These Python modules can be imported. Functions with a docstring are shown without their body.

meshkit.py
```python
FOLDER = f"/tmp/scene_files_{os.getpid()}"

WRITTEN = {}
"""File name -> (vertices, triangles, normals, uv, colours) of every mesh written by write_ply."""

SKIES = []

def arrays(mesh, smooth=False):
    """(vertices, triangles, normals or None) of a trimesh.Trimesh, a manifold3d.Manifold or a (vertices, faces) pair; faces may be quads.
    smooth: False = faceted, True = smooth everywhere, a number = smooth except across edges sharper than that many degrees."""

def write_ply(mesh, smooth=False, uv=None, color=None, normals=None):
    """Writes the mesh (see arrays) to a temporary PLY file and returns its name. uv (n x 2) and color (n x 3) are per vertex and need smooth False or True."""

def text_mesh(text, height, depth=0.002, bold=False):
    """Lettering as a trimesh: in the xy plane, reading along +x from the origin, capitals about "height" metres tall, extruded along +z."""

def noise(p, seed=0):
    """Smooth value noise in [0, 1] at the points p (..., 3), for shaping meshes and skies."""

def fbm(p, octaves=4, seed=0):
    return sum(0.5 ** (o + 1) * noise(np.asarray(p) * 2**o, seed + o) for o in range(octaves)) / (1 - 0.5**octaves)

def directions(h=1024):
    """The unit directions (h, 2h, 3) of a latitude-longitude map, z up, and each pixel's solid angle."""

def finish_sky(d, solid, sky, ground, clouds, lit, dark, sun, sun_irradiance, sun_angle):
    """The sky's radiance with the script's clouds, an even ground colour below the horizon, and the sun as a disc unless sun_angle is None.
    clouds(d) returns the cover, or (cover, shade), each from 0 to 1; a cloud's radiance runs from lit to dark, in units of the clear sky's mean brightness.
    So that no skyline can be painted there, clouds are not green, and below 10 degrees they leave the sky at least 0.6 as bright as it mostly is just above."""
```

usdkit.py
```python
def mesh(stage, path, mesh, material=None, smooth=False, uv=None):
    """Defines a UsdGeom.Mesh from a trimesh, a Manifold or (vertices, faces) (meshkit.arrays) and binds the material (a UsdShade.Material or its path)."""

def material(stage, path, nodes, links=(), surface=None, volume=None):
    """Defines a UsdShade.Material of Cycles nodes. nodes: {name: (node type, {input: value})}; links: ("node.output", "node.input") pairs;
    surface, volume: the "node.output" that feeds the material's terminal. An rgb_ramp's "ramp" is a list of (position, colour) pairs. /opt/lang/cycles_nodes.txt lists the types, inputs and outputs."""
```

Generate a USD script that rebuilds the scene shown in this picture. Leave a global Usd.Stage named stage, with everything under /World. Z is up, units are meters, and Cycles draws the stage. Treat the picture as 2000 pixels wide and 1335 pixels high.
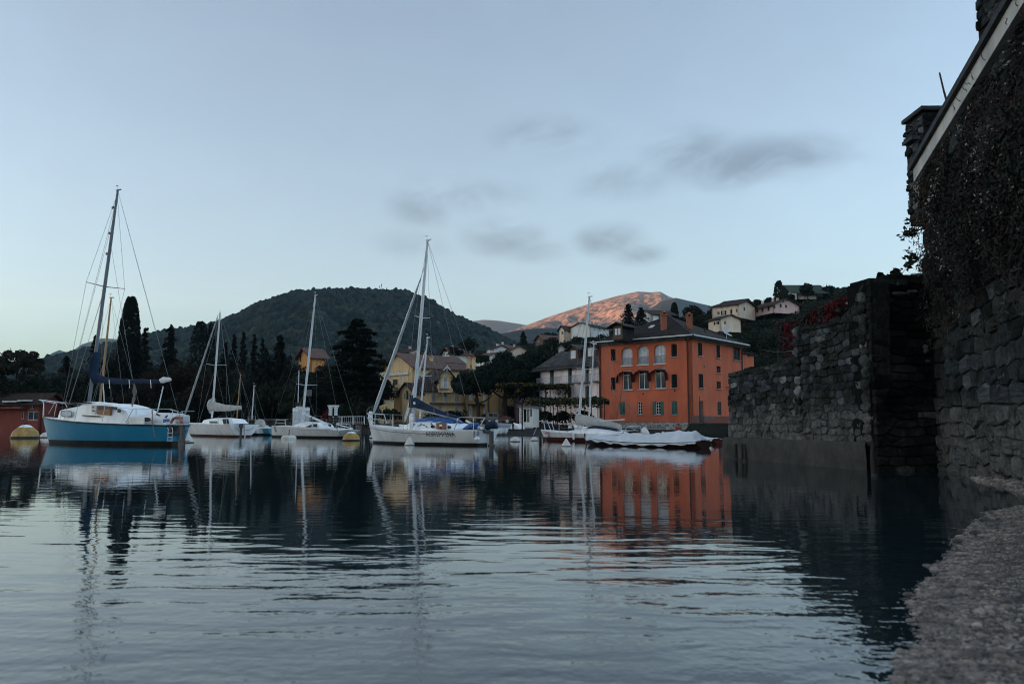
import math, random
import numpy as np, trimesh, shapely, shapely.affinity
import usdkit, meshkit
from meshkit import fbm, noise
from pxr import Usd, UsdGeom, UsdLux, UsdShade, Gf, Sdf, Vt
from shapely.geometry import Polygon, MultiPoint, Point, box as sbox

stage = Usd.Stage.CreateInMemory()
UsdGeom.SetStageUpAxis(stage, "Z"); UsdGeom.SetStageMetersPerUnit(stage, 1.0)
UsdGeom.Xform.Define(stage, "/World"); UsdGeom.Scope.Define(stage, "/World/Looks")

# ------------------------------------------------------------------ camera
CAMZ, F, HOR = 0.82, 1556.0, 829.0            # eye height; focal length and horizon row in pixels of the 2000 px photograph
PITCH = math.atan((HOR - 667.5) / F)
cam = UsdGeom.Camera.Define(stage, "/World/camera")
cam.CreateHorizontalApertureAttr(36.0); cam.CreateFocalLengthAttr(36.0 * F / 2000); cam.CreateVerticalApertureAttr(36.0 * 683 / 1024)
cam.CreateFStopAttr(3.0); cam.CreateFocusDistanceAttr(36.0); cam.CreateClippingRangeAttr(Gf.Vec2f(0.05, 60000))
cam.AddTranslateOp().Set(Gf.Vec3d(0, 0, CAMZ)); cam.AddRotateXOp().Set(90 + math.degrees(PITCH))
cam.CreateExposureAttr(3.04)

# ------------------------------------------------------------------ sky and sun
SUN_EL, SUN_D = math.radians(2.2), np.array([-1.0, -0.22])   # the sun is behind a range to the left of and behind the camera
SUN_ROT = math.atan2(SUN_D[0], SUN_D[1])
CLOUDS = [  # photograph pixel, angular half width, half height, amount
    (1480, 318, .19, .048, .95), (1340, 300, .10, .05, .75), (1210, 355, .11, .038, .7), (1070, 272, .11, .045, .8), (940, 385, .13, .036, .7), (825, 395, .07, .055, .75),
    (1190, 470, .075, .036, 1.0), (1245, 496, .06, .022, 1.0), (980, 462, .085, .042, .95), (800, 480, .09, .035, .5), (1040, 492, .08, .026, .6)]
def ray(px, py):
    u, v = (px - 1000) / F, (667.5 - py) / F
    d = np.array([u, math.cos(PITCH) - v * math.sin(PITCH), math.sin(PITCH) + v * math.cos(PITCH)])
    return d
nodes = {"sky": ("sky_texture", {"sky_type": "single_scattering", "sun_disc": False, "sun_elevation": SUN_EL, "sun_rotation": SUN_ROT, "air_density": 1.0, "aerosol_density": 1.0, "ozone_density": 2.8}),
         "hsv": ("hsv", {"saturation": 0.60, "value": 1.0}), "tint": ("mix_color", {"blend_type": "multiply", "fac": 1.0, "b": (.80, 1.0, .95), "use_clamp": False}), "geo": ("texture_coordinate", {}),
         "map": ("mapping", {"scale": (8, 8, 13.0)}), "n": ("noise_texture", {"scale": 1.0, "detail": 9.0, "roughness": 0.66, "distortion": 0.5}),
         "nr": ("map_range", {"from_min": .33, "from_max": .60, "clamp": True}),
         "bg": ("background_shader", {"strength": 0.10})}
links = [("sky.color", "tint.a"), ("tint.result", "hsv.color"), ("geo.generated", "map.vector"), ("map.vector", "n.vector"), ("n.fac", "nr.value")]
last = None
for i, (px, py, rw, rh, am) in enumerate(CLOUDS):
    d = ray(px, py); d /= np.linalg.norm(d)
    nodes[f"m{i}"] = ("mapping", {"location": tuple(-d / [rw, rw, rh]), "scale": (1 / rw, 1 / rw, 1 / rh)})
    nodes[f"l{i}"] = ("vector_math", {"math_type": "length"})
    nodes[f"r{i}"] = ("map_range", {"range_type": "smootherstep", "from_min": 1.0, "from_max": 0.0, "to_min": 0.0, "to_max": am, "clamp": True})
    links += [("geo.generated", f"m{i}.vector"), (f"m{i}.vector", f"l{i}.vector1"), (f"l{i}.value", f"r{i}.value")]
    if last is None:
        last = f"r{i}.result"
    else:
        nodes[f"x{i}"] = ("math", {"math_type": "smoothmax", "value3": .15}); links += [(last, f"x{i}.value1"), (f"r{i}.result", f"x{i}.value2")]; last = f"x{i}.value"
nodes["cm"] = ("math", {"math_type": "multiply", "use_clamp": True}); links += [(last, "cm.value1"), ("nr.result", "cm.value2")]
nodes["cc"] = ("mix_color", {"blend_type": "multiply", "fac": 1.0, "b": (.46, .485, .51)}); links += [("hsv.color", "cc.a")]
nodes["mx"] = ("mix_color", {}); links += [("cm.value", "mx.fac"), ("hsv.color", "mx.a"), ("cc.result", "mx.b"), ("mx.result", "bg.color")]
skymat = usdkit.material(stage, "/World/Looks/sky_look", nodes, links, surface="bg.background")
dome = UsdLux.DomeLight.Define(stage, "/World/sky"); dome.CreateIntensityAttr(1.0)
UsdShade.MaterialBindingAPI.Apply(dome.GetPrim()).Bind(skymat)
dome.GetPrim().SetCustomDataByKey("kind", "structure")
sun = UsdLux.DistantLight.Define(stage, "/World/sun")
sun.CreateNormalizeAttr(True); sun.CreateIntensityAttr(1.0); sun.CreateAngleAttr(0.5); sun.CreateColorAttr(Gf.Vec3f(1.0, .52, .30))
sdir = np.array([*(SUN_D / np.linalg.norm(SUN_D) * math.cos(SUN_EL)), math.sin(SUN_EL)])
sun.AddRotateZOp().Set(math.degrees(math.atan2(sdir[1], sdir[0])) + 90); sun.AddRotateXOp().Set(90 - math.degrees(SUN_EL))

# ------------------------------------------------------------------ helpers
CP, SP = math.cos(PITCH), math.sin(PITCH)
def at(px, py, Y):
    """The world point at forward distance Y seen at a pixel of the photograph."""
    d = ray(px, py); return np.array([0, 0, CAMZ]) + d * (Y / d[1])
def on(px, py, z=0.0):
    """The world point at height z seen at a pixel."""
    d = ray(px, py); return np.array([0, 0, CAMZ]) + d * ((z - CAMZ) / d[2])
def pix(p):
    p = np.asarray(p, float) - [0, 0, CAMZ]
    zc = p[1] * CP + p[2] * SP; yc = -p[1] * SP + p[2] * CP
    return 1000 + F * p[0] / zc, 667.5 - F * yc / zc
def nrm(v):
    v = np.asarray(v, float); return v / (np.linalg.norm(v) + 1e-12)

class MB:
    """Collects shapes into one mesh."""
    def __init__(s): s.V, s.Fc, s.n = [], [], 0
    def add(s, v, f):
        v, f = np.asarray(v, float).reshape(-1, 3), np.asarray(f, int)
        if f.ndim == 2 and f.shape[1] == 4: f = np.vstack([f[:, [0, 1, 2]], f[:, [0, 2, 3]]])
        s.V.append(v); s.Fc.append(f.reshape(-1, 3) + s.n); s.n += len(v); return s
    def mesh(s): return np.vstack(s.V), np.vstack(s.Fc)
    def tm(s, m): return s.add(m.vertices, m.faces)
    def box(s, c, size, R=None, bev=0.0):
        x, y, z = np.asarray(size, float) / 2
        if bev <= 0:
            v = np.array([[i * x, j * y, k * z] for i in (-1, 1) for j in (-1, 1) for k in (-1, 1)])
            f = [[0, 1, 3, 2], [4, 6, 7, 5], [0, 4, 5, 1], [2, 3, 7, 6], [0, 2, 6, 4], [1, 5, 7, 3]]
            f = np.array(f)
        else:
            pts = []
            for i in (-1, 1):
                for j in (-1, 1):
                    for k in (-1, 1):
                        pts += [[i * (x - bev), j * (y - bev), k * z], [i * (x - bev), j * y, k * (z - bev)], [i * x, j * (y - bev), k * (z - bev)]]
            h = trimesh.Trimesh(pts).convex_hull; v, f = np.array(h.vertices), np.array(h.faces)
        if R is not None: v = v @ np.asarray(R).T
        return s.add(v + np.asarray(c, float), f)
    def bar(s, a, b, w, h=None, up=(0, 0, 1)):
        a, b = np.asarray(a, float), np.asarray(b, float); e = nrm(b - a); r = np.cross(e, up)
        if np.linalg.norm(r) < 1e-6: r = np.cross(e, (1, 0, 0))
        r = nrm(r); u = np.cross(r, e)
        return s.box((a + b) / 2, (np.linalg.norm(b - a), w, h or w), np.stack([e, r, u], 1))
    def tube(s, pts, rad, n=6, cap=True):
        pts = np.asarray(pts, float); m = len(pts); rad = np.broadcast_to(np.asarray(rad, float), (m,))
        tan = np.gradient(pts, axis=0) if m > 2 else np.repeat([pts[1] - pts[0]], 2, 0)
        ref = np.array([0, 0, 1.0]) if abs(nrm(tan.mean(0))[2]) < .9 else np.array([1.0, 0, 0])
        a = np.arange(n) * 2 * np.pi / n; V = []
        for p, t, r in zip(pts, tan, rad):
            e = nrm(t); x = nrm(np.cross(e, ref)); y = np.cross(e, x)
            V.append(p + r * (np.cos(a)[:, None] * x + np.sin(a)[:, None] * y))
        V = np.vstack(V); k = np.arange(n); k2 = (k + 1) % n; Q = []
        for i in range(m - 1): Q.append(np.stack([i * n + k, i * n + k2, (i + 1) * n + k2, (i + 1) * n + k], 1))
        Fq = np.vstack(Q); s.add(V, Fq)
        if cap:
            for base, o in ((0, 1), (m - 1, -1)):
                s.add(np.vstack([V[base * n: base * n + n], pts[base]]), np.stack([k, k2, np.full(n, n)], 1)[:, ::-o])
        return s
    def lathe(s, prof, n=16, c=(0, 0, 0)):
        a = np.arange(n) * 2 * np.pi / n; V = np.vstack([np.stack([r * np.cos(a), r * np.sin(a), np.full(n, z)], 1) for r, z in prof]) + np.asarray(c, float)
        k = np.arange(n); k2 = (k + 1) % n
        return s.add(V, np.vstack([np.stack([i * n + k, i * n + k2, (i + 1) * n + k2, (i + 1) * n + k], 1) for i in range(len(prof) - 1)]))
    def grid(s, P, closed=False):
        P = np.asarray(P, float); m, n = P.shape[:2]; idx = np.arange(m * n).reshape(m, n)
        if closed: idx = np.hstack([idx, idx[:, :1]])
        q = np.stack([idx[:-1, :-1], idx[:-1, 1:], idx[1:, 1:], idx[1:, :-1]], -1).reshape(-1, 4)
        return s.add(P.reshape(-1, 3), q)
    def poly(s, pg, h, O, ex, ey, ez):
        """Extrudes a shapely polygon by h along ez, its plane spanned by ex and ey at O."""
        for g in getattr(pg, "geoms", [pg]):
            if g.is_empty: continue
            m = trimesh.creation.extrude_polygon(g, h, engine="earcut"); v = np.array(m.vertices)
            s.add(np.asarray(O, float) + v[:, :1] * ex + v[:, 1:2] * ey + v[:, 2:] * np.asarray(ez), m.faces)
        return s
    def prism(s, pts, h, O=(0, 0, 0), ex=(1, 0, 0), ey=(0, 1, 0), ez=(0, 0, 1)):
        return s.poly(Polygon(pts), h, O, np.asarray(ex, float), np.asarray(ey, float), np.asarray(ez, float))
    def face(s, pts):
        n = len(pts); return s.add(pts, [[0, i, i + 1] for i in range(1, n - 1)])
    def ball(s, c, r, sub=2, sc=(1, 1, 1)):
        m = trimesh.creation.icosphere(sub, 1.0); return s.add(np.array(m.vertices) * r * np.asarray(sc) + np.asarray(c, float), m.faces)

USED = {}
def path_for(parent, name):
    k = (str(parent), name); i = USED.get(k, -1) + 1; USED[k] = i
    return f"{parent}/{name}" + (f"_{i:03d}" if i else "")
def setdata(p, **kw):
    for k, v in kw.items():
        if v: p.SetCustomDataByKey(k, v)
class Th:
    """A thing: an Xform with a base point and a heading; parts take local coordinates."""
    def __init__(s, name, label, cat, loc=(0, 0, 0), rz=0.0, group=None, kind=None):
        s.path = path_for("/World", name); s.x = UsdGeom.Xform.Define(stage, s.path); s.loc = np.asarray(loc, float); s.rz = rz
        s.x.AddTranslateOp().Set(Gf.Vec3d(*map(float, s.loc))); s.x.AddRotateZOp().Set(math.degrees(rz))
        setdata(s.x.GetPrim(), label=label, category=cat, group=group, kind=kind)
    def lo(s, p):
        """World to local."""
        p = np.asarray(p, float) - s.loc; c, n = math.cos(s.rz), math.sin(s.rz)
        return np.stack([p[..., 0] * c + p[..., 1] * n, -p[..., 0] * n + p[..., 1] * c, p[..., 2]], -1)
    def wo(s, p):
        p = np.asarray(p, float); c, n = math.cos(s.rz), math.sin(s.rz)
        return np.stack([p[..., 0] * c - p[..., 1] * n, p[..., 0] * n + p[..., 1] * c, p[..., 2]], -1) + s.loc
    def part(s, name, mb, mat, smooth=False, parent=None, label=None, world=False, kind=None):
        v, f = mb.mesh() if isinstance(mb, MB) else (np.asarray(mb[0]), np.asarray(mb[1]))
        if world: v = s.lo(v)
        pth = path_for(parent or s.path, name)
        usdkit.mesh(stage, pth, (v, f), mat, smooth); pr = stage.GetPrimAtPath(pth); setdata(pr, label=label, kind=kind)
        return pth
    def copy(s, loc, rz=None, label=None, group=None, scale=None):
        p = path_for("/World", s.path.split("/")[-1].rstrip("0123456789").rstrip("_")); x = UsdGeom.Xform.Define(stage, p)
        x.GetPrim().GetReferences().AddInternalReference(s.path); x.GetPrim().SetInstanceable(True)
        x.ClearXformOpOrder(); x.AddTranslateOp().Set(Gf.Vec3d(*map(float, loc))); x.AddRotateZOp().Set(math.degrees(s.rz if rz is None else rz))
        if scale is not None: x.AddScaleOp().Set(Gf.Vec3f(*np.broadcast_to(scale, 3).tolist()))
        setdata(x.GetPrim(), label=label, group=group); return x
def single(name, mb, mat, label=None, cat=None, kind=None, group=None, smooth=False):
    """A top-level object that is one mesh, in world coordinates."""
    pth = path_for("/World", name); v = mb.mesh() if isinstance(mb, MB) else mb
    usdkit.mesh(stage, pth, v, mat, smooth); setdata(stage.GetPrimAtPath(pth), label=label, category=cat, kind=kind, group=group); return pth

def M(name, c, rough=.6, c2=None, scale=3.0, detail=4, lo=.35, hi=.65, bump=0.0, bscale=None, spec=.4, metal=0.0, isl=0.0, rnd=0.0, trans=0.0, stretch=None, sheen=0.0, coat=0.0):
    """A procedural material: two tones mixed by noise in world space, fine relief, variation per island or per object."""
    n = {"g": ("geometry", {}), "p": ("principled_bsdf", {"roughness": rough, "specular_ior_level": spec, "metallic": metal, "coat_weight": coat})}
    l = []; src = None
    vec = "g.position"
    if stretch: n["mp"] = ("mapping", {"scale": stretch}); l.append(("g.position", "mp.vector")); vec = "mp.vector"
    c2 = c2 if c2 is not None else tuple(np.array(c) * .75)
    n["n"] = ("noise_texture", {"scale": scale, "detail": detail, "roughness": .6}); l.append((vec, "n.vector"))
    n["r"] = ("map_range", {"from_min": lo, "from_max": hi, "clamp": True}); l.append(("n.fac", "r.value"))
    n["mc"] = ("mix_color", {"a": c, "b": c2}); l.append(("r.result", "mc.fac")); src = "mc.result"
    if isl or rnd:
        n["hv"] = ("hsv", {}); n["vr"] = ("map_range", {"to_min": 1 - (isl or rnd), "to_max": 1 + (isl or rnd)})
        if isl: l.append(("g.random_per_island", "vr.value"))
        else: n["oi"] = ("object_info", {}); l.append(("oi.random", "vr.value"))
        l += [("vr.result", "hv.value"), (src, "hv.color")]; src = "hv.color"
    l.append((src, "p.base_color"))
    if bump:
        n["bn"] = ("noise_texture", {"scale": bscale or scale * 4, "detail": 5.0, "roughness": .65}); n["b"] = ("bump", {"distance": bump, "strength": 1.0})
        l += [(vec, "bn.vector"), ("bn.fac", "b.height"), ("b.normal", "p.normal")]
    surf = "p.BSDF"
    if trans:
        n["t"] = ("translucent_bsdf", {}); n["ms"] = ("mix_closure", {"fac": trans}); l += [(src, "t.color"), ("p.BSDF", "ms.closure1"), ("t.BSDF", "ms.closure2")]; surf = "ms.closure"
    return usdkit.material(stage, f"/World/Looks/{name}", n, l, surface=surf)
# ------------------------------------------------------------------ water
n = {"g": ("geometry", {}), "p": ("principled_bsdf", {"base_color": (.004, .008, .009), "roughness": 0.0, "ior": 1.62, "specular_ior_level": .5}),
     "m1": ("mapping", {"rotation": (0, 0, .10), "scale": (1.5, 4.4, 1)}), "n1": ("noise_texture", {"scale": 1.0, "detail": 2.0, "roughness": .45, "distortion": .3}),
     "m2": ("mapping", {"rotation": (0, 0, -.22), "scale": (4, 11.0, 1)}), "n2": ("noise_texture", {"scale": 1.0, "detail": 2.0, "roughness": .5}),
     "m3": ("mapping", {"rotation": (0, 0, .05), "scale": (.05, .12, 1)}), "n3": ("noise_texture", {"scale": 1.0, "detail": 2.0}),
     "a3": ("map_range", {"from_min": .38, "from_max": .62, "to_min": .15, "to_max": 1.0, "clamp": True}),
     "n4": ("noise_texture", {"scale": 16.0, "detail": 2.0}), "sx": ("separate_xyz", {}),
     "d4": ("map_range", {"from_min": 5.5, "from_max": 2.2, "to_min": 0.0, "to_max": .0034, "clamp": True}),
     "d1": ("map_range", {"from_min": 7.5, "from_max": 3.6, "to_min": .0021, "to_max": .0108, "clamp": True}), "k1": ("math", {"math_type": "multiply"}), "k2": ("math", {"math_type": "multiply", "value2": .0010}), "k2b": ("math", {"math_type": "multiply"}),
     "k4": ("math", {"math_type": "multiply"}), "s1": ("math", {"math_type": "add"}), "s2": ("math", {"math_type": "add"}),
     "b": ("bump", {"strength": 1.0, "distance": 1.0, "filter_width": .1})}
l = [("g.position", "m1.vector"), ("m1.vector", "n1.vector"), ("g.position", "m2.vector"), ("m2.vector", "n2.vector"), ("g.position", "m3.vector"), ("m3.vector", "n3.vector"),
     ("n3.fac", "a3.value"), ("g.position", "n4.vector"), ("g.position", "sx.vector"), ("sx.y", "d4.value"), ("n1.fac", "k1.value1"), ("sx.y", "d1.value"), ("d1.result", "k1.value2"), ("n2.fac", "k2.value1"), ("k2.value", "k2b.value1"), ("a3.result", "k2b.value2"),
     ("n4.fac", "k4.value1"), ("d4.result", "k4.value2"), ("k1.value", "s1.value1"), ("k2b.value", "s1.value2"), ("s1.value", "s2.value1"), ("k4.value", "s2.value2"), ("s2.value", "b.height"), ("b.normal", "p.normal")]
water_m = usdkit.material(stage, "/World/Looks/lake_water", n, l, surface="p.BSDF")
w = MB(); g = np.array([-9000, -2000, -400, -100, -20, 20, 100, 400, 2000, 9000.0])
X, Y = np.meshgrid(g, g); w.grid(np.stack([X, Y, 0 * X], -1)); single("water", w, water_m, kind="structure")

# ------------------------------------------------------------------ mountains and hills
def ridge(profile, Y, depth_front, depth_back, nx=160, ny=60, rough=.08, seed=0, z0=-2.0, oct=6, fscale=900., amp=None, extend=.25, warp=0.0):
    """A ridge whose crest passes through the given photograph pixels at distance Y (a number or one per pixel); slopes run down in front of and behind it."""
    pr = np.array([[p[0], p[1]] for p in profile], float); Ys = np.array([p[2] if len(p) > 2 else Y for p in profile], float)
    crest = np.array([at(a, b, c) for (a, b), c in zip(pr, Ys)])
    k = np.linspace(0, 1, nx); seg = np.linspace(0, 1, len(crest))
    cx, cy, cz = (np.interp(k, seg, crest[:, j]) for j in range(3))
    cz = np.convolve(np.pad(cz, 2, mode="edge"), np.ones(5) / 5, "valid")
    s = np.concatenate([np.linspace(-1, 0, ny), np.linspace(0, 1, max(6, ny // 4))[1:]])
    S, K = np.meshgrid(s, np.arange(nx), indexing="ij")
    XX = cx[K] * np.where(S < 0, 1 + S * depth_front / cy[K] * .9, 1 + S * depth_back / cy[K]); YY = cy[K] + np.where(S < 0, S * depth_front, S * depth_back)
    fall = 1 - np.abs(S) ** 1.15
    ZZ = (cz[K] - z0) * fall + z0
    amp = amp or cz.max() * rough
    n1 = fbm(np.stack([XX / fscale, YY / fscale, 0 * XX + seed], -1), oct, seed) - .5
    gully = np.abs(fbm(np.stack([XX / fscale * 1.7 + 9, YY / fscale * .5, 0 * XX + seed], -1), 4, seed + 5) - .5)
    ZZ = ZZ + (n1 * 2 * amp - gully * 2.2 * amp) * np.minimum(1, np.abs(S) * 5) * np.minimum(1, (1 - np.abs(S)) * 4) + n1 * amp * .12
    m = MB(); m.grid(np.stack([XX, YY, ZZ], -1)); return m
# ------------------------------------------------------------------ materials of the land
forest_m = M("forest_floor", (.011, .019, .018), .9, (.020, .026, .019), .02, bump=2.0, bscale=.15)
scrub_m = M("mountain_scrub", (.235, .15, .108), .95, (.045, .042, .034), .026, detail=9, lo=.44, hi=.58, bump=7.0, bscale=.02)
hill_m = M("hillside_grass", (.020, .030, .018), .95, (.034, .034, .022), .12, bump=.3, bscale=1.2, spec=.03)
mud_m = M("shore_gravel", (.040, .038, .036), .85, (.020, .020, .020), .5, detail=6, bump=.05, bscale=8, spec=.03)
range_m = forest_m

single("mountain", ridge([(-1400, 760), (-700, 740), (-200, 722), (40, 716), (84, 704), (100, 690), (116, 683), (130, 688), (143, 684), (160, 672), (200, 660), (300, 668), (420, 690), (700, 720)], 6000, 2300, 2000, nx=320, seed=3, rough=.05), forest_m, kind="structure", smooth=True)
single("mountain", ridge([(300, 668), (340, 655), (400, 646), (440, 640), (520, 640), (640, 650), (760, 660)], 2600, 900, 900, seed=13, rough=.05, fscale=500.), forest_m, kind="structure", smooth=True)
single("mountain", ridge([(700, 690), (820, 640), (900, 629), (945, 624), (975, 626), (1020, 633), (1100, 650), (1200, 690)], 7600, 2000, 2000, seed=8, rough=.04), forest_m, kind="structure", smooth=True)
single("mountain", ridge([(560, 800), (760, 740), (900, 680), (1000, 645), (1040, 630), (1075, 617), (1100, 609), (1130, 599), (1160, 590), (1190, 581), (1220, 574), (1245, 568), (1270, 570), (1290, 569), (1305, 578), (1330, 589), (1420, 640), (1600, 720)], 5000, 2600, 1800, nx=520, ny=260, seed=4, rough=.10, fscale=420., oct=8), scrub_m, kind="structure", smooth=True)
single("mountain", ridge([(1000, 720), (1150, 660), (1240, 625), (1290, 588), (1320, 581), (1350, 588), (1420, 604), (1520, 625), (1700, 650), (2000, 700)], 3600, 1300, 1500, nx=240, ny=90, seed=21, rough=.05), forest_m, kind="structure", smooth=True)
HILL = [(-40, 740), (100, 700), (220, 676), (290, 660), (340, 651), (400, 641), (440, 630), (500, 602), (540, 586), (575, 574), (620, 569), (700, 569), (780, 574), (815, 584), (850, 600), (885, 622), (930, 642), (960, 655), (1000, 672), (1060, 700), (1200, 760)]
hill = ridge(HILL, 1600, 950, 700, nx=260, ny=110, seed=5, rough=.085, fscale=320.)
single("forest_hill", hill, forest_m, kind="structure", smooth=True)
single("forest_hill", ridge([(800, 740), (900, 690), (960, 655), (1010, 645), (1060, 640), (1130, 642), (1200, 640), (1330, 625), (1450, 640), (1600, 660)], 1900, 900, 600, nx=200, ny=60, seed=15, rough=.05, fscale=400.), forest_m, kind="structure", smooth=True)
VIL = [(-900, 730), (-300, 735), (0, 750), (120, 735), (250, 730), (400, 742), (520, 752), (620, 742), (760, 726), (860, 712), (940, 694), (1000, 688), (1060, 672), (1120, 664), (1200, 652), (1290, 632), (1380, 622), (1450, 606), (1560, 584), (1660, 566), (1760, 548), (1900, 520), (2100, 490), (2600, 440)]
village = ridge(VIL, 300, 180, 200, nx=260, ny=80, seed=9, rough=.012, fscale=60., z0=1.0)
single("hillside", village, hill_m, kind="structure", smooth=True)
# the range on the far side of the lake, beyond the left edge of the picture: the low sun stands behind it and only the peaks catch light
sd = SUN_D / np.linalg.norm(SUN_D); tt = np.linspace(-8800, 9800, 160); RW = []
for q, hh in ((-2500, None), (-1200, .5), (-500, .82), (0, 1.0), (700, .6), (2000, None)):
    hg = 1335 + 120 * (fbm(np.stack([tt / 1500, 0 * tt, 0 * tt], -1), 4, 2) - .5)
    z = np.full_like(tt, -2.0) if hh is None else hg * hh * np.clip((tt + 8800) / 1500, 0, 1) ** .5
    RW.append(np.stack([sd[0] * (20000 + q) - sd[1] * tt, sd[1] * (20000 + q) + sd[0] * -tt * -1, z], -1))
single("mountain", MB().grid(np.array(RW)), range_m, kind="structure", smooth=True)

# ------------------------------------------------------------------ shore
SHORE = [(-900, 128), (-300, 122), (0, 118), (150, 117), (300, 116), (480, 112), (740, 106), (800, 98), (870, 84), (905, 68), (945, 61), (1040, 57), (1090, 61), (1180, 66), (1260, 69), (1330, 70), (1440, 72), (1600, 74)]
def sx(px, Y): return (px - 1000) / 1564 * Y
sp = np.array([(sx(a, b), b) for a, b in SHORE]); kk = np.linspace(0, 1, 220); sg = np.linspace(0, 1, len(sp))
shx, shy = np.interp(kk, sg, sp[:, 0]), np.interp(kk, sg, sp[:, 1])
rows = []
for dy, z in ((-3, -.35), (0, 0.0), (1.5, .07), (4, .13), (9, .2), (18, .32), (30, .6), (48, 1.1), (80, 1.6)):
    yy = np.minimum(shy + dy, 150); jit = .06 * (fbm(np.stack([shx * .6, yy * .6, 0 * shx], -1), 3, 4) - .5) * (z > .05)
    rows.append(np.stack([shx * yy / shy, yy, np.full_like(shx, z) + jit], -1))
single("shore_ground", MB().grid(np.array(rows)), mud_m, kind="structure", smooth=True)

# ------------------------------------------------------------------ forest on the big hill: one mass of small crowns
rng = np.random.default_rng(11)
fol_far = M("far_foliage", (.008, .018, .017), .9, (.027, .034, .024), .018, lo=.42, hi=.66, rnd=.7, spec=.1)
pi = UsdGeom.PointInstancer.Define(stage, "/World/forest"); setdata(pi.GetPrim(), kind="stuff", label="dark green wood of small crowns covering the big rounded hill", category="forest")
tg = []
for k in range(4):
    m = trimesh.creation.icosphere(2 if k else 1, 1.0); v = np.array(m.vertices); v *= (1 + .55 * (fbm(v * 2.3 + k * 7, 3, k) - .5))[:, None] * [1, 1, [1.0, 1.2, 1.5, 1.9][k]]
    usdkit.mesh(stage, f"/World/forest/crown_{k:03d}" if k else "/World/forest/crown", (v, m.faces), fol_far, False); tg.append(Sdf.Path(f"/World/forest/crown_{k:03d}" if k else "/World/forest/crown"))
pi.CreatePrototypesRel().SetTargets(tg)
def surf_points(mb, n, cond):
    m = trimesh.Trimesh(*mb.mesh(), process=False); P, fi = trimesh.sample.sample_surface(m, n, seed=5); return P[cond(P)]
P = surf_points(hill, 80000, lambda P: P[:, 1] < 1640)
dens = fbm(P / 60.0, 3, 8); P = P[dens > .30]
P = P[P[:, 2] > 20]
sc = rng.uniform(2.6, 6.2, len(P)) * (0.75 + .6 * fbm(P / 45., 2, 3)); idx = rng.choice(4, len(P), p=[.3, .4, .2, .1])
pi.CreatePositionsAttr(Vt.Vec3fArray.FromNumpy((P + [0, 0, .8]).astype(np.float32))); pi.CreateProtoIndicesAttr(Vt.IntArray.FromNumpy(idx.astype(np.int32)))
pi.CreateScalesAttr(Vt.Vec3fArray.FromNumpy(np.repeat(sc[:, None], 3, 1).astype(np.float32)))
ang = rng.uniform(0, np.pi, len(P)); q = np.stack([np.cos(ang), 0 * ang, 0 * ang, np.sin(ang)], -1)
pi.CreateOrientationsAttr(Vt.QuathArray([Gf.Quath(float(a[0]), 0, 0, float(a[3])) for a in q]))

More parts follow.
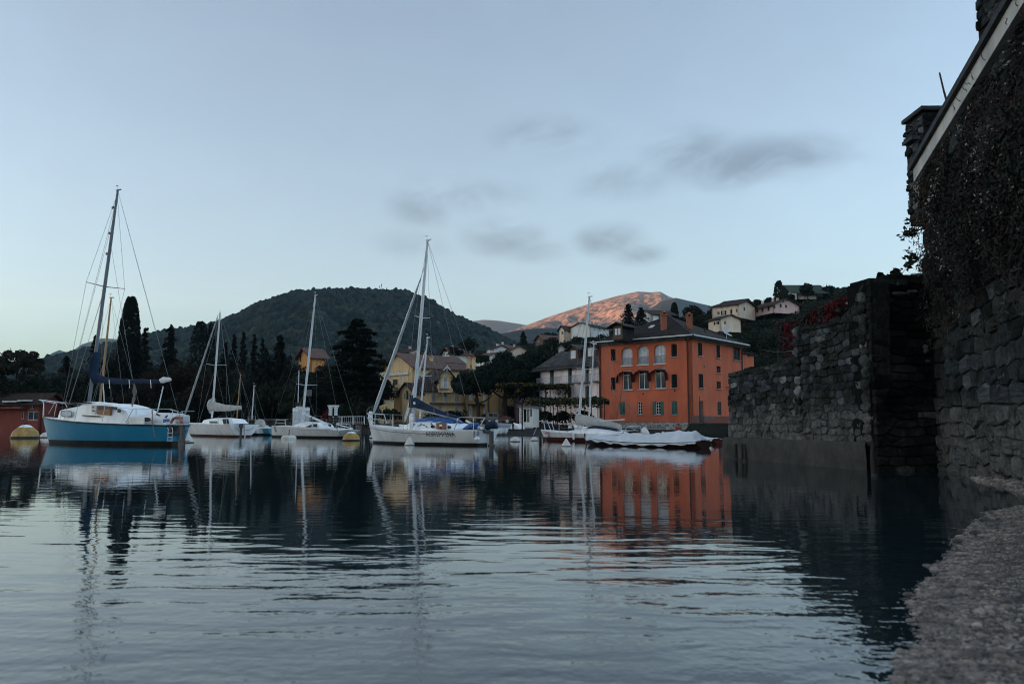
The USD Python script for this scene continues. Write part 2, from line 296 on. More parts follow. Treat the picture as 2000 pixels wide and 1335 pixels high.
# undergrowth over the village slope and the left bank: one mass
uf = M("undergrowth_leaves", (.018, .030, .019), .8, (.034, .044, .024), .06, 3, .35, .65, isl=.4, trans=.2, spec=.2)
pu = UsdGeom.PointInstancer.Define(stage, "/World/undergrowth"); setdata(pu.GetPrim(), kind="stuff", label="low dark green undergrowth over the village slope and the left bank", category="undergrowth"); tg = []
for k in range(3):
    d = rng.normal(size=(260, 3)); d /= np.linalg.norm(d, axis=1, keepdims=True); d[:, 2] = np.abs(d[:, 2]); Pq = d * (rng.uniform(.6, 1.05, (260, 1)) * (1 + .7 * (fbm(d * 1.8 + k * 3, 2, k)[:, None] - .5)))
    A = rng.normal(size=(260, 3)); A -= d * (A * d).sum(1, keepdims=True) * .6; A /= np.linalg.norm(A, axis=1, keepdims=True); B = np.cross(d, A); s_ = rng.uniform(.12, .30, (260, 1))
    V = np.stack([Pq - A * s_, Pq + B * s_ * .7, Pq + A * s_, Pq - B * s_ * .7], 1).reshape(-1, 3); i4 = np.arange(260)[:, None] * 4; nm = f"/World/undergrowth/clump_{k:03d}" if k else "/World/undergrowth/clump"
    usdkit.mesh(stage, nm, (V, np.vstack([i4 + [0, 1, 2], i4 + [0, 2, 3]])), uf); tg.append(Sdf.Path(nm))
pu.CreatePrototypesRel().SetTargets(tg)
P = surf_points(village, 60000, lambda P: (P[:, 1] < 305) & (P[:, 2] > 1.5) & (np.abs(P[:, 0]) < P[:, 1] * .75)); P = P[fbm(P / 14., 3, 4) > .36]; P = P[rng.permutation(len(P))[:16000]]
nn = len(P); pu.CreatePositionsAttr(Vt.Vec3fArray.FromNumpy(P.astype(np.float32))); pu.CreateProtoIndicesAttr(Vt.IntArray.FromNumpy(rng.integers(0, 3, nn).astype(np.int32)))
sc = rng.uniform(.7, 2.2, nn); pu.CreateScalesAttr(Vt.Vec3fArray.FromNumpy((sc[:, None] * [1.1, 1.1, .85]).astype(np.float32))); ang = rng.uniform(0, np.pi, nn)
pu.CreateOrientationsAttr(Vt.QuathArray([Gf.Quath(math.cos(a), 0, 0, math.sin(a)) for a in ang]))
# ------------------------------------------------------------------ trees
def leafm(name, c, c2, tr=.25): return M(name, c, .75, c2, .35, 3, .35, .65, isl=.45, trans=tr, spec=.2)
LM = dict(conifer=leafm("conifer_needles", (.012, .024, .019), (.020, .032, .022)), cypress=leafm("cypress_foliage", (.012, .023, .019), (.018, .030, .020)),
          olive=leafm("olive_leaves", (.070, .092, .078), (.050, .066, .052)), dark=leafm("dark_leaves", (.020, .034, .022), (.030, .044, .024)),
          brown=leafm("autumn_brown_leaves", (.050, .032, .024), (.034, .032, .022)), airy=leafm("thinning_autumn_leaves", (.065, .058, .032), (.042, .048, .028)),
          green=leafm("green_leaves", (.030, .055, .034), (.045, .066, .036)), yellow=leafm("yellowing_leaves", (.30, .23, .075), (.15, .15, .055)),
          red=leafm("red_creeper_leaves", (.26, .022, .032), (.12, .020, .022)), pine=leafm("pine_needles", (.016, .036, .026), (.028, .050, .032)), gold=leafm("golden_leaves", (.36, .24, .07), (.16, .13, .04)))
bark_m = M("bark", (.040, .032, .027), .9, (.022, .019, .017), 4, bump=.02, stretch=(1, 1, .2))
palebark_m = M("pale_bark", (.11, .095, .08), .9, (.06, .05, .045), 4, bump=.02, stretch=(1, 1, .2))

def quads(P, N, size, rng, flat=.0, aspect=1.6):
    """One small bent leaf clump (a quad) per point, facing roughly along N."""
    n = len(P); N = N + rng.normal(0, .55, (n, 3)); N /= np.linalg.norm(N, axis=1, keepdims=True) + 1e-9
    if flat: N = N * (1 - flat) + np.array([0, 0, 1]) * flat
    A = rng.normal(size=(n, 3)); A -= N * (A * N).sum(1, keepdims=True); A /= np.linalg.norm(A, axis=1, keepdims=True) + 1e-9
    B = np.cross(N, A); s = (size * rng.uniform(.55, 1.35, n))[:, None]
    V = np.stack([P - A * s * aspect / 2, P + B * s * .5 + N * s * .15, P + A * s * aspect / 2, P - B * s * .5 + N * s * .15], 1).reshape(-1, 3)
    i = np.arange(n)[:, None] * 4
    return V, np.vstack([i + [0, 1, 2], i + [0, 2, 3]])
def shell(rng, n, c, r, sc=(1, 1, 1), low=-.5):
    d = rng.normal(size=(n, 3)); d /= np.linalg.norm(d, axis=1, keepdims=True); d = d[d[:, 2] > low]
    return np.asarray(c) + d * np.asarray(sc) * r * rng.uniform(.72, 1.06, (len(d), 1)), d
def crown_pts(kind, rng, n, H, R):
    """Leaf points of a crown of height H (above 0) and half width R."""
    P, N = [], []
    def put(a): P.append(a[0]); N.append(a[1])
    if kind in ("broad", "airy", "bush", "round"):
        L = {"broad": 26, "airy": 34, "bush": 16, "round": 20}[kind]; cen = []
        for k in range(L):
            d = rng.normal(size=3); d /= np.linalg.norm(d); d[2] = abs(d[2]) * .9 - .25 if kind != "round" else d[2]
            q = rng.uniform(.35, .8)
            c = np.array([d[0] * R * q, d[1] * R * q, H * .5 + d[2] * H * .5 * q * 1.05])
            r = rng.uniform(.20, .36) * (R + H * .5) / 2 * (.62 if kind == "airy" else 1); cen.append((c, r))
        for c, r in cen: put(shell(rng, n // L, c, r, (1, 1, .85), -.7))
        if kind != "airy": put(shell(rng, n // 6, (0, 0, H * .45), 1, (R * .62, R * .62, H * .42)))
    elif kind == "cypress":
        z = rng.uniform(0, 1, n) ** .9; a = rng.uniform(0, 2 * np.pi, n)
        r = R * np.minimum(1, (z * 5 + .55)) * np.sqrt(np.clip(1 - ((z - .42) / .60) ** 2 * np.where(z > .42, 1, .35), 0, 1)) * (1 + .22 * (fbm(np.stack([np.cos(a) * 2, np.sin(a) * 2, z * H * .5], -1), 3, int(rng.integers(99))) - .5))
        r *= rng.uniform(.82, 1.04, n); P.append(np.stack([r * np.cos(a), r * np.sin(a), z * H], 1)); N.append(np.stack([np.cos(a), np.sin(a), .5 + 0 * a], 1))
    elif kind in ("conifer", "spiky"):
        nl = int(9 + H * .7); seed = int(rng.integers(999))
        for k in range(nl):
            zz = (k + .4) / nl; rr = R * (1 - zz) ** (.75 if kind == "conifer" else .6) * rng.uniform(.75, 1.15) + .03 * R; nb = int(rng.integers(6, 9)); a0 = rng.uniform(0, 6)
            for b in range(nb):
                a = a0 + b * 2 * np.pi / nb + rng.normal(0, .15); ln = rr * rng.uniform(.5, 1.2); m = max(8, int(n / (nl * nb) * (1.5 - zz)))
                t = rng.uniform(.12, 1, m) ** .7; w = (1.05 - t) * ln * .34 + .12
                drop = -.22 * t ** 2 * ln if kind == "conifer" else .12 * t * ln
                x = t * ln; y = rng.normal(0, 1, m) * w * .5; z = (zz + rng.uniform(-.5, .5) / nl) * H + drop + rng.normal(0, .16 * ln + .12, m) * .5
                P.append(np.stack([x * np.cos(a) - y * np.sin(a), x * np.sin(a) + y * np.cos(a), z], 1)); N.append(np.stack([np.cos(a) * .5 + 0 * x, np.sin(a) * .5 + 0 * x, 1 + 0 * x], 1))
        m = n // 10; z = rng.uniform(.1, 1, m); a = rng.uniform(0, 6.3, m); r = R * .3 * (1 - z); P.append(np.stack([r * np.cos(a), r * np.sin(a), z * H], 1)); N.append(np.stack([np.cos(a), np.sin(a), 0 * a], 1))
    elif kind == "cedar":
        nl = 20
        for k in range(nl):
            zz = .06 + .92 * k / (nl - 1); env = R * np.interp(zz, [0, .2, .45, .7, .88, 1], [.86, 1, .93, .74, .50, .16]); nb = int(rng.integers(5, 8)); a0 = rng.uniform(0, 6)
            for b in range(nb):
                a = a0 + b * 2 * np.pi / nb + rng.normal(0, .25); ln = env * rng.uniform(.55, 1.12); m = int(n / (nl * nb) * (.5 + ln / R))
                t = np.sqrt(rng.uniform(.03, 1, m)); y = rng.normal(0, 1, m) * ln * .24 * (1.15 - t * .5); z = (zz + rng.uniform(-.6, .6) / nl) * H + .07 * ln * np.sin(t * 2.6) + rng.normal(0, .05 * H / 13 * 4, m) * .6
                x = t * ln; P.append(np.stack([x * np.cos(a) - y * np.sin(a), x * np.sin(a) + y * np.cos(a), z], 1)); N.append(np.stack([0 * x, 0 * x, 1 + 0 * x], 1))
    elif kind == "pine":
        L = 40
        for k in range(L):
            a = rng.uniform(0, 6.3); q = np.sqrt(rng.uniform(0, 1)) * .84; c = np.array([np.cos(a) * R * q, np.sin(a) * R * q, H * (.20 + .58 * (1 - q * q) * rng.uniform(.55, 1.1))])
            put(shell(rng, n // L, c, rng.uniform(.20, .32) * R, (1, 1, .75), -.75))
        put(shell(rng, n // 7, (0, 0, H * .40), 1, (R * .78, R * .78, H * .40), -.6))
    return np.vstack(P), np.vstack(N)
GRP = {}
def tree(kind, mat, px, top, base, hw, Y, name, label, n=None, size=None, trunk=.12, tw=None, group=None, seed=None, bark=None, lean=0.0):
    """A tree whose crown spans px-hw..px+hw and top..base in the photograph at distance Y; base is the foot of the trunk, trunk the bare fraction."""
    foot = at(px, base, Y); tp = at(px, top, Y); H = tp[2] - foot[2]; R = hw / F * Y * 1.0
    rng = np.random.default_rng(seed if seed is not None else int(px * 7 + top * 13) % 99991)
    th = Th(name, label, "shrub" if name.endswith(("shrub", "bush")) else "tree", foot, rng.uniform(0, 6.28) if not lean else 0, group)
    z0 = H * trunk; ch = H - z0; area = 2 * R * ch
    size = size or max(.20, Y * .0022); n = n or int(np.clip(area / size ** 2 * 3.2, 900, 9000))
    P, N = crown_pts(kind, rng, n, ch, R); P[:, 2] += z0
    if lean: P[:, 0] += lean * np.clip(P[:, 2] / H, 0, 1)
    th.part("crown", quads(P, N, size, rng, flat=.4 if kind == "cedar" else 0), LM[mat])
    m = MB(); r0 = tw or max(.10, .022 * H); tz = np.linspace(-1.5 if Y > 60 else -.3, z0 + ch * .7, 7)
    b = np.stack([lean * np.clip(tz / H, 0, 1) + .05 * R * np.sin(tz / H * 5 + seed_ph(px)), .05 * R * np.sin(tz / H * 4), tz], 1); b[0, :2] = b[1, :2] = 0
    m.tube(b, r0 * (1.12 - np.linspace(0, .85, 7)), 7)
    if kind in ("broad", "airy", "pine", "cedar", "round"):
        for k in range(6 if kind != "pine" else 9):
            a = rng.uniform(0, 6.3); st = b[3 + k % 3]; e = st + np.array([np.cos(a) * R * .6, np.sin(a) * R * .6, ch * rng.uniform(.12, .38)])
            m.tube([st, (st + e) / 2 + [0, 0, -.05 * R], e], [r0 * .42, r0 * .3, r0 * .12], 5)
    th.part("trunk", m, bark or bark_m, smooth=40)
    return th
def seed_ph(px): return (px * .37) % 6.28

T = tree
# left bank, from the left edge
T("airy", "airy", 24, 655, 812, 66, 118, "broadleaf_tree", "thin half bare brownish tree at the left edge with sky showing through its crown", trunk=.2, size=.26, n=7000)
T("broad", "dark", -20, 715, 822, 60, 116, "broadleaf_tree", "dark broadleaf tree cut by the left edge above the red boathouse")
T("bush", "dark", 60, 742, 815, 48, 119, "shrub", "dark shrub right above the roof of the red boathouse", trunk=.02)
T("round", "olive", 85, 737, 815, 30, 121, "olive_tree", "small round grey green olive on the slope above the red boathouse")
T("bush", "olive", 130, 712, 812, 50, 126, "olive_tree", "wide silver green olive left of the tall blue boat mast", size=.26)
T("bush", "olive", 100, 722, 815, 34, 127, "olive_tree", "silver green olive left of the wider olive on the slope")
T("conifer", "conifer", 125, 695, 800, 44, 134, "conifer_tree", "low flat dark conifer against the far left mountain", trunk=.05)
T("conifer", "conifer", 178, 655, 812, 32, 130, "conifer_tree", "pointed dark conifer right behind the blue boat's mast", trunk=.02)
T("broad", "dark", 160, 745, 820, 55, 119, "broadleaf_tree", "dark broadleaf tree on the bank behind the bow of the blue sailboat")
T("broad", "dark", 215, 668, 815, 34, 136, "broadleaf_tree", "dark tree between the blue boat's mast and the tall cypress")
T("cypress", "cypress", 245, 580, 815, 21, 128, "cypress_tree", "tallest cypress, a dark blunt column behind the blue sailboat", trunk=.02, n=9000)
T("conifer", "conifer", 276, 640, 815, 33, 127, "conifer_tree", "dark conifer leaning against the right side of the tall cypress", trunk=.04)
T("conifer", "conifer", 242, 680, 815, 36, 125, "conifer_tree", "dark conifer in front of the foot of the tall cypress", trunk=.04)
T("conifer", "conifer", 326, 634, 815, 44, 132, "conifer_tree", "ragged dark conifer alone between the cypress and the leaning jib", trunk=.06)
T("broad", "brown", 300, 705, 820, 50, 121, "broadleaf_tree", "reddish brown autumn tree behind the boom of the blue sailboat")
T("broad", "brown", 355, 690, 820, 62, 124, "broadleaf_tree", "broad dark brown autumn tree left of the leaning furled jib")
T("broad", "brown", 405, 705, 822, 48, 120, "broadleaf_tree", "dark brown tree behind the mast of the white boat with the grey sail cover")
T("cypress", "conifer", 385, 628, 800, 20, 140, "cypress_tree", "broad cypress, left one of the pair on the skyline beside the white mast")
T("cypress", "conifer", 407, 632, 800, 9, 140, "cypress_tree", "slim cypress, right one of the pair on the skyline beside the white mast", trunk=.02)
for i, (x, t, h, w) in enumerate([(452, 655, 820, 26), (470, 648, 820, 22), (492, 652, 820, 24), (508, 660, 820, 20), (435, 668, 820, 24)]):
    T("conifer", "conifer", x, t, h, w, 126 + (i % 3) * 4, "conifer_tree", "dark conifer in the close row between the two white masts", group="close row of dark conifers", trunk=.03)
T("broad", "olive", 468, 700, 820, 40, 122, "olive_tree", "grey green olive among dark trees just right of the second mast", size=.28)
T("broad", "dark", 455, 745, 824, 50, 117, "broadleaf_tree", "dark tree low on the bank behind the wooden mast")
T("conifer", "conifer", 543, 654, 820, 46, 120, "conifer_tree", "big dark conifer directly left of the third white mast", n=9000, trunk=.03)
T("conifer", "conifer", 515, 680, 822, 34, 119, "conifer_tree", "dark conifer left beside the big conifer by the third mast", trunk=.03)
T("broad", "conifer", 570, 690, 822, 36, 118, "broadleaf_tree", "dark broad tree right beside the big conifer by the third mast")
T("broad", "olive", 585, 714, 822, 36, 113, "olive_tree", "grey green olive behind the round bush and the third mast", size=.26)
T("round", "green", 566, 748, 826, 36, 109, "clipped_bush", "round green bush on the bank behind the low white race boat", trunk=.02, size=.24, n=6500)
T("broad", "brown", 628, 690, 822, 34, 132, "broadleaf_tree", "brownish tree behind the third mast under the orange house")
T("bush", "dark", 640, 745, 826, 46, 118, "shrub", "dark shrub mass on the bank between the third mast and the cedar", trunk=.01)
T("cedar", "conifer", 694, 627, 826, 62, 110, "cedar_tree", "huge dark layered cedar between the third mast and the yellow villa", n=14000, size=.34, trunk=.10, tw=.7)
T("bush", "dark", 700, 765, 830, 60, 107, "shrub", "dark hedge shrub under the cedar behind the landing stage", trunk=.01)
T("bush", "dark", 480, 785, 830, 60, 113, "shrub", "low dark shrub on the quay left of the round bush", trunk=.01)
T("bush", "dark", 340, 775, 830, 90, 116, "shrub", "long dark shrub bank behind the stern of the blue sailboat", trunk=.01)
T("bush", "dark", 200, 775, 830, 80, 117, "shrub", "dark shrub bank behind the cabin of the blue sailboat", trunk=.01)
T("bush", "dark", 752, 790, 832, 34, 106, "shrub", "dark garden shrub left below the yellow villa", trunk=.01)
T("bush", "airy", 722, 778, 830, 26, 108, "shrub", "yellowish shrub between the cedar and the yellow terrace", trunk=.01)
T("bush", "red", 640, 797, 828, 16, 107, "shrub", "dark red creeper bush between the white piles and the mooring dolphins", trunk=.01)
for x, t, hw, mt, kd, Y, lb in [(290, 690, 42, "dark", "broad", 140, "dark tree filling the skyline right of the tall cypress"), (350, 682, 46, "brown", "broad", 138, "dark brown tree below the lone ragged conifer"), (418, 672, 40, "dark", "broad", 139, "dark tree right of the cypress pair"), (480, 678, 44, "conifer", "broad", 142, "dark evergreen behind the close conifer row"), (525, 690, 40, "dark", "broad", 138, "dark tree left behind the big conifer"), (605, 718, 40, "dark", "broad", 128, "dark tree below the orange house end"),
        (650, 700, 44, "dark", "broad", 124, "dark tree left against the big cedar"), (738, 712, 38, "conifer", "broad", 122, "dark evergreen right against the big cedar"), (600, 740, 50, "conifer", "broad", 116, "dark evergreen behind the white pile cluster"), (530, 735, 46, "dark", "broad", 115, "dark tree left of the round green bush"), (390, 740, 50, "brown", "broad", 117, "brownish tree low behind the grey sail cover"), (270, 740, 46, "brown", "broad", 117, "brownish tree behind the navy boom end"), (70, 715, 50, "dark", "broad", 123, "dark tree right of the bare brownish tree at the left edge")]:
    T(kd, mt, x, t, 822, hw, Y, "broadleaf_tree", lb, trunk=.03)
# behind the yellow villa and in the village
T("broad", "dark", 914, 652, 705, 22, 185, "broadleaf_tree", "dark round tree standing out above the roof of the yellow villa", trunk=.1)
T("broad", "brown", 884, 672, 712, 24, 190, "broadleaf_tree", "brownish tree left of the dark round tree above the yellow villa")
T("broad", "green", 820, 684, 716, 26, 200, "broadleaf_tree", "green tree above the ridge of the yellow villa behind its masts")
T("broad", "green", 750, 695, 740, 26, 180, "broadleaf_tree", "green tree left of the yellow villa's gable")
T("pine", "pine", 934, 705, 826, 48, 103, "umbrella_pine", "leftmost umbrella pine with a bent trunk in front of the ochre house", n=9000, trunk=.34, tw=.32, size=.24, lean=-.7)
T("pine", "pine", 988, 681, 826, 66, 106, "umbrella_pine", "widest umbrella pine with a straight trunk in front of the mauve house", n=11000, trunk=.31, tw=.42, size=.26)
T("pine", "pine", 1046, 668, 826, 54, 110, "umbrella_pine", "umbrella pine directly left of the pink house", n=9000, trunk=.34, tw=.36, size=.26)
T("broad", "conifer", 1022, 740, 828, 40, 108, "broadleaf_tree", "dark tree under the pines beside the pink house", trunk=.25)
for x, t, b, w, Y, k, mt, lb in [
    (1022, 648, 690, 15, 300, "conifer", "conifer", "pointed dark conifer on the village skyline left of the brown gable"), (1062, 654, 690, 17, 280, "broad", "brown", "reddish brown tree behind the brown gable on the village skyline"),
    (1084, 644, 690, 18, 270, "round", "dark", "dark round tree just left of the cream gabled house"), (1000, 668, 700, 28, 260, "broad", "dark", "dark tree between the white village roofs and the brown gable"),
    (1128, 648, 705, 26, 218, "broad", "dark", "dark tree in front of the cream gabled house"), (1165, 650, 705, 30, 215, "broad", "dark", "dark tree right of the fourth mast under the long white row"),
    (1120, 668, 712, 26, 200, "broad", "olive", "grey green tree under the cream gabled house"), (1180, 646, 690, 22, 205, "bush", "dark", "dark bush hiding the foot of the long white row"), (1150, 656, 700, 24, 208, "broad", "green", "green tree between the cream gable and the long white row"), (1085, 676, 712, 26, 180, "broad", "dark", "dark tree right above the tallest umbrella pine"), (1072, 655, 706, 26, 176, "round", "dark", "dark round tree above the left end of the pink house roof"), (1103, 659, 706, 24, 192, "broad", "dark", "dark tree covering the foot of the cream gabled house"), (1140, 660, 706, 26, 185, "broad", "olive", "grey green tree right of the cottage gable"), (1162, 652, 706, 22, 190, "broad", "brown", "rusty brown tree left below the long white row"), (940, 690, 716, 22, 158, "broad", "dark", "dark tree behind the pines hiding the low red roofed house"), (985, 690, 716, 26, 165, "broad", "green", "green tree below the white village cluster"), (1205, 632, 690, 26, 240, "round", "dark", "dark bushy tree left of the twin spiky conifers"),
    (1228, 594, 650, 20, 210, "spiky", "conifer", "spiky conifer, left one of the twins above the red house roof"), (1253, 602, 655, 22, 205, "spiky", "conifer", "spiky conifer, right one of the twins above the red house roof"),
    (1318, 592, 640, 7, 215, "cypress", "cypress", "small pointed cypress between the two chimneys of the red house"), (1352, 588, 640, 19, 230, "broad", "dark", "dark tree just right of the second chimney of the red house"),
    (1374, 606, 650, 24, 215, "broad", "airy", "olive brown tree above the right end of the red house roof"), (1362, 592, 640, 12, 228, "broad", "brown", "rusty tree beside the dark tree right of the second chimney"),
    (1396, 596, 640, 18, 250, "broad", "dark", "dark tree left of the cream house with two roofs"), (1380, 622, 660, 16, 200, "bush", "dark", "dark bush below the olive brown tree by the chimney"),
    (1523, 549, 610, 10, 280, "cypress", "dark", "slender lone tree on the skyline above the pink hill house"), (1480, 579, 620, 13, 270, "broad", "dark", "dark tree between the cream and the pink hill houses"),
    (1500, 579, 615, 12, 275, "round", "dark", "flat dark tree behind the roof of the pink hill house"), (1577, 547, 590, 15, 258, "broad", "dark", "dark tree in front of the white lodge on the hilltop"),
    (1617, 550, 590, 13, 262, "broad", "dark", "dark two headed tree right of the white lodge on the hilltop"), (1545, 572, 600, 14, 265, "round", "green", "green bush at the left foot of the white lodge"),
    (1655, 560, 605, 24, 240, "broad", "green", "green tree on the crest above the red creeper"), (1688, 550, 600, 10, 235, "conifer", "conifer", "small pointed conifer on the crest next to the high wall step"),
    (1470, 640, 720, 44, 150, "broad", "dark", "large dark green tree behind the right corner of the red house"), (1520, 632, 720, 50, 145, "broad", "dark", "large dark green tree below the pink hill house"),
    (1440, 668, 740, 40, 135, "broad", "dark", "dark green tree rising behind the red house annex"), (1490, 690, 760, 46, 125, "broad", "dark", "dark tree right beside the red house annex"),
    (1560, 622, 720, 46, 160, "broad", "dark", "dark tree left of the red creeper wall on the slope"), (1600, 600, 690, 40, 180, "broad", "green", "green tree on the slope above the red creeper's left end"),
    (1640, 590, 680, 40, 190, "broad", "dark", "dark tree on the slope above the red creeper's right end"), (1550, 602, 640, 34, 230, "bush", "green", "low green thicket beneath the white lodge's lawn"),
    (1610, 580, 630, 40, 230, "bush", "dark", "dark hedge below the white lodge"), (1490, 618, 660, 26, 215, "bush", "dark", "dark hedge at the foot of the cream hill house"),
    (1415, 640, 690, 22, 190, "bush", "green", "bush under the small cream house by the satellite dish"), (1690, 570, 640, 40, 220, "bush", "green", "green thicket on the crest beside the high wall step"),
    (1455, 625, 660, 18, 205, "bush", "airy", "olive bush right of the small cream house"), (1340, 630, 680, 28, 200, "bush", "dark", "dark bush behind the ridge of the red house")]:
    T(k, mt, x, t, b, w, Y, "shrub" if k == "bush" else {"conifer": "conifer_tree", "spiky": "conifer_tree", "cypress": "cypress_tree"}.get(k, "broadleaf_tree"), lb, trunk=.04, n=None)
rg = np.random.default_rng(77)
for i in range(46):   # the rest of the trees scattered over the village slope and behind the left bank
    if i < 30: x = rg.uniform(760, 1480); Y = rg.uniform(185, 295)
    else: x = rg.uniform(-60, 740); Y = rg.uniform(150, 240)
    yb = np.interp(x, [v[0] for v in VIL], [v[1] for v in VIL]); f = (Y - 120) / 180; base = 829 - (829 - yb) * min(1, f * 1.02 + .04) + 6; hpx = rg.uniform(6, 11) / Y * F
    if i < 30: T("broad", ["dark", "green", "dark", "olive", "brown"][i % 5], x, base - hpx * .55, base, hpx * .42, Y, "broadleaf_tree", "one of the scattered trees on the village slope among the houses", group="scattered trees on the village slope", trunk=.05)
    else: T(["broad", "conifer"][i % 2], ["dark", "conifer", "brown"][i % 3], x, base - hpx * .9, base, hpx * .4, Y, "background_tree", "one of the dark trees filling the wood behind the left bank", group="dark trees of the wood behind the left bank", trunk=.05)
# ------------------------------------------------------------------ buildings
def plaster(name, c, d=.74, sc=.9): return M(name, c, .9, tuple(np.array(c) * [d, d * .97, d * .95]), sc, 8, .40, .74, bump=.012, bscale=9, stretch=(1.1, 1.1, .38), spec=.15)
orange_m = plaster("orange_plaster", (.53, .138, .074)); pink_m = plaster("pale_pink_plaster", (.89, .77, .77)); yellow_m = plaster("yellow_plaster", (.78, .55, .30)); ochre_m = plaster("ochre_plaster", (.34, .21, .09))
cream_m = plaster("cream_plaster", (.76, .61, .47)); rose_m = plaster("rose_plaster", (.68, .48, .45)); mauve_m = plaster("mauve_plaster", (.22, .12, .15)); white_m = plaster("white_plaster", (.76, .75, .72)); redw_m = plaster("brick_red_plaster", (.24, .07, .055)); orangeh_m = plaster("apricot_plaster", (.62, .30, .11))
trimw_m = M("white_trim", (.66, .67, .67), .55, (.54, .55, .55), 2); greytrim_m = M("grey_trim", (.30, .30, .30), .7, (.22, .22, .22), 2)
def tiles(name, c, c2): return M(name, c, .95, c2, 1.6, 6, .35, .65, bump=.04, bscale=5, spec=.12)
slate_m = tiles("dark_slate", (.040, .034, .031), (.022, .019, .018)); redtile_m = tiles("weathered_red_tile", (.15, .085, .070), (.085, .058, .052)); darktile_m = tiles("dark_brown_tile", (.060, .042, .036), (.034, .027, .026)); stoneroof_m = tiles("stone_slab_roof", (.085, .085, .085), (.03, .032, .035)); greenroof_m = tiles("green_sheet_roof", (.07, .10, .08), (.05, .07, .06))
shut_m = M("dark_green_shutter_paint", (.016, .036, .035), .7, (.014, .030, .029), 6, bump=.004, bscale=30, stretch=(.3, .3, 3)); shutg_m = M("green_shutter_paint", (.030, .105, .088), .5, (.022, .078, .068), 6); shutb_m = M("blue_grey_shutter_paint", (.36, .46, .52), .6, (.28, .37, .43), 6)
shutk_m = M("black_green_shutter", (.010, .016, .015), .8, (.006, .010, .010), 6, spec=.1); blind_m = M("white_louvre", (.64, .67, .71), .6, (.54, .57, .61), 5); railg_m = M("pale_iron_rail", (.34, .36, .39), .5, (.26, .28, .31), 6)
glass_m = M("window_glass", (.018, .022, .025), .06, (.030, .036, .040), 1.5, spec=.6); brown_m = M("brown_wood_paint", (.10, .05, .035), .6, (.07, .035, .025), 5, stretch=(1, 1, 6)); awn_m = M("dark_red_awning", (.055, .012, .012), .9, (.032, .008, .008), 6, spec=.1); iron_m = M("dark_iron", (.020, .020, .021), .5, (.03, .026, .024), 8, metal=.4); pipe_m = M("dark_gutter", (.030, .024, .022), .5, (.02, .018, .017), 3)
stonew_m = M("pale_stone", (.36, .34, .31), .85, (.22, .21, .20), 3, bump=.02); conc_m = M("concrete", (.20, .20, .20), .9, (.13, .13, .13), 1.2, bump=.01); mossst_m = M("dark_mossy_step", (.040, .046, .042), .9, (.025, .03, .028), 2, bump=.02)
terra_m = M("terracotta", (.36, .115, .062), .8, (.28, .10, .06), 4)

class Wall:
    """A plane standing on the line A-B (seen from outside, A left and B right); u runs from A to B, outwards is towards the viewer."""
    def __init__(s, A, B):
        s.A = np.array([A[0], A[1], 0.0]); d = np.array([B[0] - A[0], B[1] - A[1], 0.0]); s.L = np.linalg.norm(d); s.ex = d / s.L; s.n = np.array([s.ex[1], -s.ex[0], 0.0]); s.holes = []
    def uv(s, px, py):
        d = ray(px, py); o = np.array([0, 0, CAMZ]); t = ((s.A - o) @ s.n) / (d @ s.n); p = o + d * t
        return (p - s.A) @ s.ex, p[2]
    def rect(s, r):
        """Photograph pixels (left, top, right, bottom) to (u0, z0, u1, z1) on the wall."""
        ul, zt = s.uv((r[0]), (r[1])); ur, zb = s.uv(r[2], r[3]); um = (r[0] + r[2]) / 2
        zt = s.uv(um, r[1])[1]; zb = s.uv(um, r[3])[1]; return ul, zb, ur, zt
    def p(s, u, z, o=0.0): return s.A + s.ex * u + np.array([0, 0, z]) + s.n * o
    def bx(s, mb, u0, z0, u1, z1, o0, o1):
        return mb.box(s.p((u0 + u1) / 2, (z0 + z1) / 2, (o0 + o1) / 2), (abs(u1 - u0), abs(o1 - o0), abs(z1 - z0)), np.stack([s.ex, s.n, [0, 0, 1]], 1))
    def ring(s, mb, r, w, o0, o1):
        u0, z0, u1, z1 = r
        s.bx(mb, u0, z0, u0 + w, z1, o0, o1); s.bx(mb, u1 - w, z0, u1, z1, o0, o1); s.bx(mb, u0 + w, z0, u1 - w, z0 + w, o0, o1); s.bx(mb, u0 + w, z1 - w, u1 - w, z1, o0, o1)
    def build(s, th, z0, z1, mat, thick=.35, name="wall", u0=0.0, u1=None, top=None, parent=None, label=None):
        u1 = s.L if u1 is None else u1
        pg = Polygon([(u0, z0), (u1, z0)] + (top or [(u1, z1), (u0, z1)]))
        for h in s.holes: pg = pg.difference(h)
        m = MB().poly(pg, thick, s.A - s.n * thick, s.ex, np.array([0, 0, 1.0]), s.n)
        return th.part(name, m, mat, world=True, parent=parent, label=label)
def arch_poly(r, k=14):
    u0, z0, u1, z1 = r; R = (u1 - u0) / 2; c = (u0 + u1) / 2; zc = z1 - R * .8
    return Polygon([(u0, z0), (u1, z0)] + [(c + R * math.cos(a), zc + R * .8 * math.sin(a)) for a in np.linspace(0, math.pi, k)])
